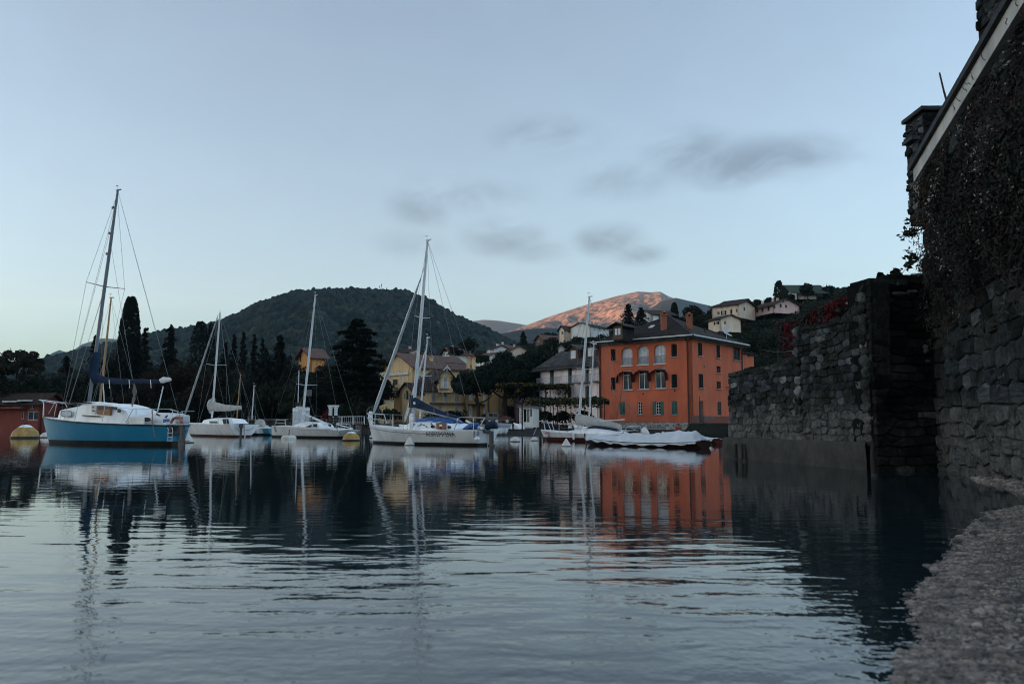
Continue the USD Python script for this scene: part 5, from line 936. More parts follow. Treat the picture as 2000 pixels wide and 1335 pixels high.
pc = B1.part("sail_cover", fold([q1(x, y) for x, y in np.stack([np.interp(np.linspace(0, 1, 30), [0, .12, .25, .5, .75, 1], [735, 800, 870, 1050, 1290, 1500]), np.interp(np.linspace(0, 1, 30), [0, .12, .25, .5, .75, 1], [270, 290, 310, 322, 322, 322])], 1)], np.interp(np.linspace(0, 1, 30), [0, .1, .25, .6, 1], [.30, .17, .13, .105, .09]), 3, 14, .15, sc=(.7, 1)), navy_m, smooth=60)
B1.part("sail_collar", fold([[0, 0, 0]], 1, 1) if False else MB().grid(np.array([[ft + (tp_ - ft) * f + np.array([math.cos(a), math.sin(a), 0]) * r * .85 * (1 + .22 * math.sin(3 * a + i * 1.9) + .1 * math.sin(5 * a + i)) for a in np.linspace(0, 2 * np.pi, 14, endpoint=False)] for i, (f, r) in enumerate([(.115, .13), (.13, .22), (.145, .25), (.16, .22), (.175, .26), (.19, .21), (.205, .24), (.22, .19), (.235, .16), (.24, .09)])]), closed=True), navy_m, smooth=60, parent=pc)
B1.part("sail_end", fold([q1(1490, 315), q1(1525, 305), q1(1560, 300), q1(1590, 298), q1(1612, 300)], [.11, .12, .10, .09, .04], 5, 10, .2, sc=(.7, 1)), gelo_m, smooth=60)
for x in (900, 1130, 1375): B1.part("sail_tie", MB().tube([q1(x, 300, .20), q1(x + 4, 345, .2), q1(x + 8, 400, .1)], [.015, .02, .012], 5), gelo_m)
B1.part("boom_crutch", MB().tube([q1(1522, 378), q1(1455, 670)], .025, 7), whitemast_m)
for o in (-.05, 0, .05): B1.part("hanging_rope", MB().tube([q1(1190, 345, .2 + o), q1(1195 + o * 300, 440, .15 + o), q1(1185 - o * 200, 520, .1), q1(1165, 600, o), q1(1160, 660, 0)], [.02, .045, .035, .03, .03], 6), rope_m)
m = MB(); cp = q1(1675, 812, 1.0); a = np.linspace(.15, math.pi - .15, 14); B1.part("lifebuoy", MB().tube([cp + [.30 * math.cos(t), 0, .26 * math.sin(t)] for t in a], .055, 8), M("faded_red_lifebuoy", (.26, .06, .045), .7, (.34, .16, .12), 9, 4))
lb = B1.path
plate(B1, c2, [(1522, 752), (1590, 750), (1592, 782), (1518, 792)], 1.0, .02, tarpb_m, "blue_plaque"); plate(B1, c2, [(1535, 730), (1568, 705), (1575, 712), (1555, 740)], 1.0, .02, rub_m, "cleat"); plate(B1, c2, [(1440, 680), (1490, 712), (1475, 720), (1440, 705)], .95, .02, rub_m, "cleat")
m = MB()
for sg in (0, 50): m.tube([q1(1572 + sg, 850, 1.02), q1(1580 + sg, 870, 1.06), q1(1572 + sg, 1005, 1.04)], .018, 6)
for y in (915, 960, 1002): m.tube([q1(1572, y, 1.05), q1(1628, y, 1.05)], .016, 6)
B1.part("boarding_ladder", m, steel_m)
B1.part("mooring_line", MB().tube([q1(1400, 640, 1.1), q1(1398, 800, 1.14), q1(1430, 960, 1.1)], .016, 5), rope_m)
# outboard motor on its bracket at the stern
eo = q1(1900, 760); hc = np.array([-B1.Ln / 2 - .55, .25, eo[2] + .02]); po = B1.part("outboard_motor", MB().box(hc, (.56, .34, .34), bev=.06).box(hc + [.02, 0, -.20], (.60, .36, .06), bev=.01), eng_m)
B1.part("cowl_stripe", MB().box(hc + [0, .172, .04], (.38, .012, .08)), navy_m, parent=po); m = MB(); m.box(hc + [-.02, 0, -.55], (.20, .16, .66), bev=.03); m.box(hc + [.0, 0, -.95], (.36, .08, .22), bev=.02); m.box(hc + [-.05, 0, -.86], (.5, .26, .03)); m.bar(hc + [.25, 0, -.35], hc + [.75, 0, -.30], .12, .20); m.box(hc + [.48, 0, -.42], (.16, .5, .42), bev=.03); B1.part("outboard_leg", m, engd_m, parent=po)
m = MB().box((-B1.Ln / 2 - .14, -.15, .15), (.20, .06, .9)); m.box((-B1.Ln / 2 - .1, -.15, .55), (.3, .16, .14)); B1.part("rudder", m, rub_m)
for px0, z in ((1320, 1.0), (900, 1.0)): pass

# wooden mast of a boat lying behind the blue one
B1b = Boat("wooden_mast_boat", "tall tan wooden mast of a boat hidden behind the blue sailboat", W0(150, 41.5), W0(270, 39.5)); B1b.hull(1.9, (.8, .6, .6), .3, .7, .3, topm=gel_m); B1b.mast(B1b.q(194, 800), B1b.q(217, 582), .055, woodmast_m, ()); B1b.rigging(bow=True, back=True, sp=((.5, .0),), r=.007); B1b.boom(B1b.q(196, 792), B1b.q(258, 800), .04, woodmast_m)
B1b.part("topping_lift", MB().tube([B1b.q(204, 790), B1b.q(201, 745)], .03, 6), whitemast_m)

# ---- white boat with grey sail cover
B2 = Boat("white_sailboat", "white sailboat with a grey sail cover moored stern on behind the blue boat's outboard", W0(366, 63), W0(478, 54.5)); B2.hull(2.4, (1.0, .88, .84), .4, .85, .4, .12, .12, gel_m, redboot_m)
c3 = C(300, 540, 3.815)
def q2(x, y, o=0.0): return B2.q(*c3(x, y), o)
pf = [(p[0], p[2]) for p in (q2(x, y, .5) for x, y in ((350, 1092), (385, 1062), (470, 1050), (555, 1058), (585, 1092)))]; B2.trunk("cabin", pf, [.5, .75, .85, .85, .8], gel_m)
plate(B2, c3, [(512, 1060), (555, 1058), (560, 1096), (520, 1098)], .86, .03, glass_m, "companionway"); plate(B2, c3, [(415, 1075), (472, 1076), (472, 1090), (415, 1090)], .87, .03, shutg_m, "portlight")
B2.mast(q2(434, 1052), q2(495, 268), .075, whitemast_m, ((.50, .75),)); B2.rigging(back=True, bow=False, sp=((.50, .75),)); B2.jib(B2.q(361, 810), B2.q(425, 618), .085, alu_m)
B2.wires([[q2(480, 285), q2(474, 320)], [B2.q(425, 618), B2.q(430, 610)]], .012)
k = np.linspace(0, 1, 24); B2.boom(q2(436, 985), q2(648, 985), .05); B2.part("sail_cover", fold([q2(x, y) for x, y in zip(np.interp(k, [0, .15, .5, 1], [425, 460, 540, 650]), np.interp(k, [0, .15, .5, 1], [960, 968, 978, 976]))], np.interp(k, [0, .08, .4, 1], [.45, .36, .26, .13]), 7, 12, .14, sc=(.6, 1)), sail_m, smooth=60)
B2.part("sail_collar", fold([q2(430, 1000), q2(433, 960), q2(440, 930), q2(446, 905)], [.2, .3, .2, .12], 2, 10, .1), sail_m, smooth=60)
B2.stanchions([-B2.Ln / 2 + .6, -B2.Ln / 2 + 1.9], .55); tr = -B2.Ln / 2; m = MB().box((tr - .15, .3, .75), (.3, .22, .3), bev=.04); m.box((tr - .12, .3, .35), (.12, .1, .7)); B2.part("outboard_motor", m, engd_m); m = MB().box((tr - .08, -.0, .35), (.1, .05, 1.0)); B2.part("rudder", m, gelo_m)
B2.part("mooring_line", MB().tube([(tr + .1, .8, .8), (tr - .1, .4, .4), (tr - .1, -.4, .5), (tr + .1, -.8, .8)], .015, 5), rope_m)
for nm, lbl, x0, x1, y0, y1, mt, Y in (("moored_dinghy", "small boat with a brown wooden mast behind the white sailboat with grey sail cover", 620, 647, 1060, 735, woodmast_m, 66), ("moored_dinghy", "small boat with a short white mast between the white sailboat and the pale blue boat", 732, 749, 1060, 815, whitemast_m, 64)):
    px0, py0 = c3(x0, y0); px1, py1 = c3(x1, y1); b = Boat(nm, lbl, W0(px0 - 25, Y + 2.2), W0(px0 + 22, Y - .5)); b.hull(1.7, (.7, .55, .5), .25, .75, .2, topm=gel_m); b.mast(b.q(px0, py0), b.q(px1, py1), .045, mt, ()); b.rigging(sp=((.5, 0),), r=.006); b.part("thwart", MB().box((0, 0, .5), (.3, 1.3, .05)), brownw_m)
cb = Boat("rowing_boat", "pale blue open boat moored between the two white sailboats", W0(488, 66), W0(537, 63.5), "rowing boat"); cb.hull(1.6, (.85, .62, .58), .25, .75, .3, stripe=.10, topm=cyan_m, botm=anti_m, deckm=gelo_m, rail=gelo_m); cb.part("seat", MB().box((.2, 0, .72), (.4, 1.2, .10), bev=.02), gelo_m); cb.part("canopy", fold([(.9, 0, .75), (.5, 0, .92), (0, 0, .95), (-.3, 0, .8)], [.2, .34, .3, .15], 6, 10, .2), sail_m)

# ---- low white race boat
B3 = Boat("race_boat", "low white race sailboat with its bare boom lowered, tied by a yellow buoy", W0(531, 54.5), W0(684, 49.0)); c3b = C(500, 740, 8.333); B3.hull(2.2, (.76, .68, .48), .25, .72, .04, .75, .12, gel_m, anti_m)
def q3(x, y, o=0.0): return B3.q(*c3b(x, y), o)
pf = [(p[0], p[2]) for p in (q3(x, y, .5) for x, y in ((540, 775), (600, 745), (680, 708), (760, 694), (900, 700), (1000, 715), (1045, 780)))]; B3.trunk("cabin", pf, [.3, .5, .7, .78, .78, .75, .7], gel_m, crown=.14)
plate(B3, c3b, [(930, 728), (990, 728), (992, 780), (932, 780)], .78, .03, glass_m, "companionway"); plate(B3, c3b, [(800, 775), (900, 740), (905, 755), (880, 782)], .79, .03, glass_m, "portlight")
B3.mast(q3(752, 695), B3.q(616, 577), .075, whitemast_m, ((.29, .8),)); B3.rigging(bow=True, back=True, sp=((.29, .8),), f=(.97, .5)); B3.boom(q3(785, 565), q3(1205, 752), .075, whitemast_m); B3.part("boom_band", MB().tube([q3(915, 622), q3(925, 627)], .08, 8), rub_m); B3.part("boom_end", MB().tube([q3(1190, 745), q3(1212, 755)], .08, 8), rub_m)
B3.rails([[q3(300, 760, .25), q3(330, 660, .3), q3(470, 668, .5), q3(490, 755, .7)], [q3(300, 760, -.25), q3(345, 655, -.3), q3(480, 672, -.5), q3(490, 755, -.7)], [q3(330, 660, .3), q3(345, 655, -.3)], [q3(325, 710, .3), q3(480, 715, .55)]], "pulpit"); B3.stanchions([1.2, -.4, -1.8], .5)
B3.rails([[q3(1300, 800, .8), q3(1310, 720, .8), q3(1530, 740, .6), q3(1545, 800, .6)], [q3(1300, 800, -.8), q3(1310, 715, -.8), q3(1530, 735, -.6), q3(1545, 800, -.6)], [q3(1440, 800, .7), q3(1480, 735, .65)]], "pushpit")
B3.part("mooring_line", MB().tube([q3(1310, 790, .6), q3(1340, 850, .7), q3(1420, 930, .6), q3(1480, 935, .3)], .03, 6), rope_m); m = MB().box((-B3.Ln / 2 - .1, 0, .25), (.22, .05, .8)); m.bar((-B3.Ln / 2 - .05, 0, .62), (-B3.Ln / 2 + 1.2, .1, .85), .04); B3.part("rudder", m, gelo_m)
B3.part("hull_rope", MB().tube([q3(300, 770, .35), q3(500, 800, .85), q3(800, 830, 1.15), q3(1100, 820, 1.14), q3(1310, 790, 1.0)], .010, 4), rope_m)
def lettering(boat, crop, text, x0, x1, yb, h, y, mat, name="lettering", mirror=False, ybs=None, bold=False):
    t = meshkit.text_mesh(text, h, .006, bold); v = np.array(t.vertices); a, b = boat.q(*crop(x0, yb), y), boat.q(*crop(x1, ybs or yb), y); wdt = v[:, 0].max() - v[:, 0].min(); v[:, 0] = (v[:, 0] - v[:, 0].min()) / wdt
    P = a + v[:, :1] * (b - a) + v[:, 1:2] * [0, 0, 1] ; y_ = np.array([boat.hull_y(p) for p in P]); P[:, 1] = y_ + .004 + v[:, 2]; return boat.part(name, (P, t.faces), mat)
def hull_y(s, p):
    i = int(np.clip(np.searchsorted(s.u, .5 - p[0] / s.Ln), 0, len(s.u) - 1)); j = max(0, i - 1); f = np.clip(((.5 - p[0] / s.Ln) - s.u[j]) / max(1e-6, s.u[i] - s.u[j]), 0, 1); return s.P(j, p[2])[1] * (1 - f) + s.P(i, p[2])[1] * f
Boat.hull_y = hull_y
lettering(B3, c3b, "CN", 308, 360, 855, .34, .35, ink_m)

# ---- Agrippina
B4 = Boat("white_sailboat", "white sailboat with a lettered hull, triangular blue sail cover and blue tarp", W0(722, 36.6), W0(948, 31.9)); cA = C(700, 660, 6.069); B4.hull(2.1, (.84, .60, .60), .35, .75, .32, .02, .10, gel_m, anti_m)
def q4(x, y, o=0.0): return B4.q(*cA(x, y), o)
B4.part("gunwale_stripe", MB().tube([B4.P(i, B4.zs[i] - .12) + [0, .008, 0] for i in range(1, 30)], .010, 5), ink_m)
pf = [(p[0], p[2]) for p in (q4(x, y, .6) for x, y in ((430, 1045), (540, 1005), (640, 985), (800, 980), (940, 985), (1055, 1010), (1115, 1075)))]; B4.trunk("cabin", pf, [.3, .55, .75, .85, .85, .83, .8], gel_m)
pf2 = [(q4(x, 0 + y, .6)[0], q4(x, y, .6)[2]) for x, y in ((640, 965), (700, 952), (820, 957), (920, 953), (1000, 960), (1052, 1000))]; rows = []
for i, (x, z) in enumerate(np.stack([np.interp(np.linspace(0, 1, 16), np.linspace(0, 1, 6), [p[k] for p in pf2]) for k in (0, 1)], 1)):
    f = i / 15; rows.append([[x, y * (.72 + .06 * math.sin(i * 1.7)), z + .03 - abs(y) ** 2.4 * (.30 + .05 * math.sin(i * 2.1)) + .018 * math.sin(i * 1.3 + y * 4)] for y in np.linspace(-1, 1, 11)])
B4.part("blue_tarp", MB().grid(rows), tarpb_m, smooth=70)
bp = plate(B4, cA, [(922, 1003), (1037, 1000), (1030, 1080), (925, 1078)], .88, .05, brownw_m, "companionway_boards"); plate(B4, cA, [(960, 1022), (990, 1022), (990, 1045), (960, 1045)], .885, .004, gelo_m, "notice", parent=bp); plate(B4, cA, [(965, 1050), (988, 1050), (988, 1078), (965, 1078)], .885, .004, rub_m, "vent", parent=bp)
for x, y in ((876, 1047), (1075, 1055)): oval(B4, cA, x - 17, y - 16, x + 17, y + 16, .86, glass_m, "porthole", rub_m, 2.0)
for x, y in ((770, 1030), (800, 1050)): oval(B4, cA, x - 6, y - 6, x + 6, y + 6, .86, rub_m, "fitting", None, 2.0)
lettering(B4, cA, "AGRIPPINA", 800, 1117, 1163, .185, .95, inkg_m, ybs=1170)
B4.mast(q4(642, 985), B4.q(835, 470), .075, whitemast_m, ((.57, .45),)); B4.rigging(bow=False, back=True, sp=((.57, .45),), shroud_x=q4(730, 1000)[0]); B4.jib(q4(178, 893), B4.q(821, 545), .085, alu_m); B4.wires([[q4(130, 1000), q4(178, 893)], [B4.q(821, 545), B4.q(829, 520)]], .014)
k = np.linspace(0, 1, 26); B4.boom(q4(655, 825), q4(1180, 960), .055, whitemast_m)
top_ = [q4(x, y) for x, y in zip(np.interp(k, [0, .1, .3, .6, .85, 1], [632, 680, 790, 940, 1080, 1188]), np.interp(k, [0, .1, .3, .6, .85, 1], [668, 700, 765, 840, 893, 925]))]; bot_ = [q4(x, y) for x, y in zip(np.interp(k, [0, .1, .5, 1], [622, 690, 910, 1180]), np.interp(k, [0, .1, .5, 1], [822, 822, 880, 952]))]
rows = [[t_ * (1 - f) + b_ * f + [0, sgn * (.03 + .13 * f ** .7 + .02 * math.sin(i * 1.1 + f * 5)), 0] for sgn, f in [(1, 1), (1, .8), (1, .55), (1, .3), (1, .1), (0, 0), (-1, .1), (-1, .3), (-1, .55), (-1, .8), (-1, 1)]] for i, (t_, b_) in enumerate(zip(top_, bot_))]
m = MB().grid(rows); m.face(rows[0][::-1]); m.face(rows[-1]); m.grid([[r[0], r[-1]] for r in rows]); pc = B4.part("sail_cover", m, navy_m, smooth=60); plate(B4, cA, [(650, 752), (672, 755), (672, 785), (650, 782)], .175, .02, gelo_m, "cover_patch", parent=pc)
for x, y0 in ((895, 830), (1060, 885)): B4.part("sail_tie", MB().tube([q4(x, y0, .2), q4(x + 4, y0 + 60, .2)], .015, 5), rope_m)
B4.rails([[q4(105, 890, .0), q4(195, 897, .35), q4(305, 905, .7), q4(335, 1010, .8)], [q4(105, 890, 0), q4(195, 893, -.35), q4(305, 900, -.7), q4(335, 1005, -.8)], [q4(105, 890, 0), q4(200, 1030, .3)], [q4(200, 900, .35), q4(195, 1020, .35)], [q4(120, 950, .15), q4(225, 965, .5), q4(330, 968, .75)], [q4(150, 870, 0), q4(150, 1030, 0)]], "pulpit"); B4.part("anchor_roller", MB().tube([q4(150, 870), q4(140, 950), q4(150, 1025)], [.09, .12, .07], 8), gelo_m)
B4.rails([[q4(410, 900, .98), q4(405, 1045, 1.0)], [q4(410, 895, -.9), q4(410, 1040, -.9)]], "stanchion", .014); B4.wires([[q4(205, 897, .35), q4(410, 905, .98), q4(730, 930, 1.02), q4(1190, 945, 1.0)], [q4(205, 960, .35), q4(410, 968, .98), q4(730, 985, 1.02), q4(1150, 1010, 1.0)]], .006, name="lifeline")
B4.rails([[q4(1135, 1080, 1.0), q4(1190, 950, .98), q4(1205, 938, .96), q4(1500, 945, .9), q4(1490, 960, .9), q4(1425, 1075, .92)], [q4(1205, 938, -.9), q4(1500, 943, -.85), q4(1425, 1075, -.85)], [q4(1500, 945, .9), q4(1500, 943, -.85)], [q4(1360, 942, .92), q4(1365, 1090, .94)]], "pushpit")
B4.part("tiller", MB().tube([q4(1275, 978), q4(1480, 1080)], [.04, .05], 7), gelo_m); B4.part("cockpit_tarp", fold([q4(x, y) for x, y in ((1255, 1078), (1300, 1062), (1350, 1050), (1400, 1035), (1430, 1028))], [.06, .12, .14, .12, .05], 9, 10, .2, sc=(1.6, 1)), tarpb_m, smooth=60)
B4.part("fender", MB().lathe([(.02, .36), (.075, .30), (.085, .0), (.075, -.28), (.02, -.33)], 10, q4(625, 995, .95)), gel_m, smooth=50); B4.part("fender", MB().ball(q4(1412, 1195, 1.0), .11, 2), gel_m, smooth=True)
m = MB()
for x in (1372, 1418): m.tube([q4(x, 1098, .98), q4(x, 1172, 1.0)], .018, 6)
for y in (1118, 1140, 1168): m.box((q4(1372, y, .99) + q4(1418, y, .99)) / 2, (.28, .06, .03))
B4.part("boarding_ladder", m, engd_m)
hc = np.array([-B4.Ln / 2 - .42, .1, q4(1570, 1038)[2]]); po = B4.part("outboard_motor", fold([hc + [.30, 0, -.05], hc + [.2, 0, .0], hc + [0, 0, .03], hc + [-.2, 0, .02], hc + [-.3, 0, -.06]], [.08, .15, .165, .14, .06], 12, 12, .16), navy_m, smooth=60); m = MB().box(hc + [0, 0, -.5], (.15, .14, .6), bev=.02); m.box(hc + [0, 0, -.82], (.34, .07, .2), bev=.02); m.bar(hc + [.1, 0, -.25], hc + [.45, 0, -.2], .1, .14); B4.part("outboard_leg", m, engd_m, parent=po)
m = MB().box((-B4.Ln / 2 - .10, -.12, .28), (.18, .05, 1.0)); B4.part("rudder", m, gelo_m); plate(B4, cA, [(1260, 1085), (1335, 1040), (1345, 1050), (1275, 1092)], .3, .05, rub_m, "tiller_extension")

# two masted shapes behind: a small yacht whose mast and furled jib cross the villa
B5 = Boat("small_yacht", "slim white mast and furled jib of a yacht behind the lettered white sailboat", W0(780, 45), W0(905, 41)); B5.hull(2.0, (.85, .65, .62), .3, .8, .3, topm=gel_m); B5.mast(B5.q(819, 825), B5.q(835, 660), .05, whitemast_m, ((.55, .5),)); B5.jib(B5.q(790, 822), B5.q(832, 682), .075, whitemast_m); B5.rigging(bow=False, back=True, sp=((.55, .5),), r=.009); B5.wires([[B5.q(905, 812), B5.q(826, 702)], [B5.q(890, 806), B5.q(823, 715)]], .010)

# ---- white boat number four
B6 = Boat("white_sailboat", "white sailboat with number 4 and a pink tag on its bow, blue cockpit cover", W0(1056, 43.5), W0(1238, 38.8)); c6 = C(1020, 770, 4.545); B6.hull(2.0, (.57, .39, .36), .3, .78, .42, .15, .17, gel_m, redboot_m)
def q6(x, y, o=0.0): return B6.q(*c6(x, y), o)
pf = [(p[0], p[2]) for p in (q6(x, y, .5) for x, y in ((330, 330), (400, 318), (520, 300), (640, 298), (760, 312), (830, 335)))]; B6.trunk("cabin", pf, [.3, .5, .72, .78, .78, .72], gel_m, crown=.12)
B6.mast(q6(497, 300), B6.q(1151, 580), .07, whitemast_m, ((.45, .6),)); B6.rigging(bow=True, back=True, sp=((.45, .6),), f=(.95, .5)); B6.wires([[B6.q(1180, 670), B6.q(1200, 780)], ], .008)
k = np.linspace(0, 1, 26); B6.boom(q6(500, 240), q6(880, 300), .05, whitemast_m); B6.part("sail_cover", fold([q6(x, y) for x, y in zip(np.interp(k, [0, .12, .5, 1], [492, 540, 690, 878]), np.interp(k, [0, .12, .5, 1], [222, 228, 252, 288]))], np.interp(k, [0, .1, .6, 1], [.30, .27, .22, .12]), 15, 12, .15, sc=(.6, 1)), sail_m, smooth=60)
rows = [[[x, y * (.62 + .05 * math.sin(i * 1.9)), z + .11 - abs(y) ** 2.2 * .30 + .015 * math.sin(i * 1.5 + y * 4)] for y in np.linspace(-1, 1, 9)] for i, (x, z) in enumerate([(p[0], p[2]) for p in (q6(x, y, .4) for x, y in ((562, 308), (600, 297), (660, 296), (720, 303), (770, 318), (815, 342)))])]; B6.part("cockpit_cover", MB().grid(rows), navy_m, smooth=70)
B6.rails([[q6(130, 235, 0), q6(190, 240, .35), q6(205, 318, .4)], [q6(190, 240, .35), q6(225, 243, .5), q6(255, 320, .6)], [q6(130, 235, 0), q6(190, 236, -.35), q6(205, 315, -.4)], [q6(230, 243, .5), q6(262, 246, .6), q6(282, 318, .7)], [q6(150, 240, 0), q6(100, 360, .1)]], "pulpit"); B6.stanchions([1.0, -.6], .5)
B6.part("boathook", MB().tube([q6(690, 237, .4), q6(910, 222, .3)], .03, 6), whitemast_m); B6.part("fender", MB().lathe([(.02, .16), (.06, .13), (.065, 0), (.06, -.13), (.02, -.16)], 10, q6(457, 372, 1.02)), gel_m, smooth=50); B6.part("fender", MB().lathe([(.02, .1), (.04, .08), (.04, -.08), (.02, -.1)], 10, q6(655, 358, 1.02)), gel_m, smooth=50)
t = plate(B6, c6, [(200, 333), (256, 336), (256, 348), (200, 346)], .62, .03, pinktag_m, "pink_tag"); lettering(B6, c6, "4", 229, 246, 380, .19, .4, ink_m, bold=True)
B6.rails([[q6(880, 350, .8), q6(940, 285, .8), q6(1050, 280, .7), q6(1060, 345, .7)], [q6(880, 350, -.8), q6(940, 280, -.8), q6(1050, 276, -.7), q6(1060, 340, -.7)], [q6(950, 285, .5), q6(1030, 330, .4)]], "pushpit"); B6.part("winch", MB().lathe([(.12, 0), (.09, .12), (.12, .2), (.02, .22)], 10, q6(425, 300, .6)), steel_m); B6.part("rolled_sail", fold([q6(x, y) for x, y in ((1060, 330), (1085, 322), (1110, 345), (1128, 358))], [.10, .20, .14, .06], 4, 10, .25), gelo_m, smooth=60)
b = Boat("small_yacht", "second slimmer white mast right of the number four boat's mast", W0(1120, 49), W0(1200, 47)); b.hull(1.8, (.8, .6, .6), .25, .75, .3, topm=gel_m); b.mast(b.q(1150, 822), b.q(1160, 672), .05, whitemast_m, ((.93, .25),)); b.rigging(sp=((.93, .25),), r=.006)
b = Boat("gaff_boat", "leaning brown wooden mast of a small boat in front of the red house", W0(1165, 46), W0(1250, 44)); b.hull(1.7, (.7, .5, .5), .25, .75, .3, topm=hullbrown_m); b.mast(b.q(1198, 848), b.q(1214, 764), .032, brownw_m, ()); b.wires([[b.q(1214, 764), b.q(1250, 820)], [b.q(1214, 764), b.q(1240, 835)], [b.q(1214, 764), b.q(1180, 830)]], .008)

# ---- covered rowing boats
def covered(name, label, x0, Y0, x1, Y1, prow, hullm, B, fb, seed):
    b = Boat(name, label, W0(x0, Y0), W0(x1, Y1), "rowing boat"); b.hull(B, fb, .18, .62, .35, -.1, .02, hullm, hullm, tarpw_m, full=.5); ns = 34; rows = []
    for ui in np.linspace(b.u[1], 1, 110):
        x = b.Ln / 2 - ui * b.Ln; hb, zs = np.interp(ui, b.u, b.hb), np.interp(ui, b.u, b.zs); rz = np.interp(ui, *prow); r = []
        for f in np.linspace(-1, 1, 25):
            hgt = (1 - abs(f)) ** .8; s_ = fbm(np.array([[x * 1.6, f * 1.5, seed]]), 4, seed)[0] - .5; drop = -.10 - .07 * s_ - .03 * math.sin(x * 7 + f); y = f * (hb + .03) * (1 if abs(f) < .99 else 1.02); c_ = abs(fbm(np.array([[x * 1.9 + f * 1.1, f * 2.2 - x * .7, seed + 3]]), 3, seed)[0] - .5); z = zs + .02 + rz * hgt + s_ * .05 * (1 - abs(f) ** 4) - .03 * abs(math.sin(x * 3.1 + 2 * f)) * hgt - .035 * max(0, 1 - c_ * 9) * (1 - abs(f) ** 6)
            r.append([x, y, z if abs(f) < .9 else zs + drop * (abs(f) - .86) / .14])
        rows.append(r)
    b.part("tarpaulin", MB().grid(rows), tarpw_m, smooth=50); b.part("tie_line", MB().tube([[b.Ln / 2 - b.u[i] * b.Ln, b.hb[i] + .035, b.zs[i] - .07 + .02 * math.sin(i * 1.7)] for i in range(2, ns)], .008, 4), rope_m); b.part("stem_post", MB().tube([[b.Ln / 2 - .1, 0, .0], [b.Ln / 2, 0, fb[0] + .03], [b.Ln / 2 + .03, 0, fb[0] + .12]], [.03, .035, .02], 6), hullm); return b
covered("covered_rowing_boat", "dark brown rowing boat under a pale grey tarpaulin, nearest boat to the stairs", 1142, 33.5, 1373, 28.3, ([0, .1, .3, .45, .55, .8, .95, 1], [.10, .16, .20, .34, .30, .42, .40, .05]), hullbrown_m, 1.3, (.34, .17, .23), 6)
covered("covered_rowing_boat", "smaller reddish rowing boat under a pale tarp behind the long covered boat", 1290, 38.5, 1403, 34.5, ([0, .2, .6, 1], [.2, .28, .25, .05]), hullred_m, 1.1, (.3, .16, .2), 9)

# ---- mooring buoys
def buoy(label, px, pw_, r, kind, h=None):
    p = on(px, pw_, 0); t = Th("mooring_buoy", label, "buoy", p)
    if kind == "round":
        t.part("float", MB().lathe([(.01, r * .98), (r * .5, r * .84), (r * .87, r * .5), (r, r * .08), (r * .96, -r * .2), (r * .6, -r * .6), (.01, -r * .7)], 20), buoyy_m if "yellow" in label else buoyw_m, smooth=50); t.part("rubber_band", MB().lathe([(r * .99, r * .13), (r * 1.03, r * .1), (r * 1.03, r * .0), (r * .98, -.02)], 20), anti_m, smooth=50)
        t.part("top_cap", MB().lathe([(.01, r * 1.04), (r * .3, r * .98), (r * .52, r * .83)], 16), gel_m, smooth=50) if "yellow" in label else None
        t.part("ring", MB().tube([[r * .12 * math.cos(a), 0, r * (1.02 + .12 * math.sin(a))] for a in np.linspace(0, math.pi, 8)], r * .03 + .006, 5), iron_m)
    elif kind == "cone":
        t.part("float", MB().lathe([(.01, h), (r * .14, h * .97), (r * .22, h * .86), (r * .96, h * .12), (r, h * .05), (r * .98, -.02), (r * .5, -.12), (.01, -.14)], 20), buoyw_m, smooth=40); t.part("waterline_band", MB().lathe([(r * 1.0, h * .06), (r * 1.015, h * .03), (r * 1.0, -.03)], 20), anti_m); t.part("ring", MB().tube([[r * .12 * math.cos(a), 0, h * (1 + .08 * math.sin(a))] for a in np.linspace(0, math.pi, 8)], r * .03 + .005, 5), iron_m)
    else:
        t.part("float", MB().lathe([(.01, .22), (r * .8, .2), (r, .12), (r, -.05), (.01, -.06)], 18), buoyw_m, smooth=40); t.part("post", MB().tube([[0, 0, .2], [.02, 0, .55]], .025, 6), iron_m)
    return t
buoy("large yellow mooring buoy with a white cap near the left edge", 49, 855, .80, "round"); buoy("white mooring buoy under the bow of the blue sailboat", 90, 854, .36, "round"); buoy("white cone buoy beside the outboard of the blue sailboat", 361, 864, .39, "cone", .66); buoy("flat white float with a short post beside the race boat's hull", 564, 857, .42, "flat")
buoy("orange yellow mooring buoy with white top at the stern of the race boat", 686, 860, .46, "round"); buoy("white cone buoy in front of the lettered white sailboat", 800, 869, .21, "cone", .37); buoy("dirty white round buoy alone in the gap left of the number four boat", 1006, 862, .25, "round"); buoy("white round buoy with a blue rope at the bow of the number four boat", 1044, 860, .20, "round"); buoy("weathered white cone buoy in front of the number four boat", 1106, 871, .19, "cone", .30)
buoy("tiny white float near the shore right of the lettered sailboat's outboard", 968, 862, .09, "round"); buoy("white buoy just behind the bow of the lettered sailboat", 729, 855, .26, "round")
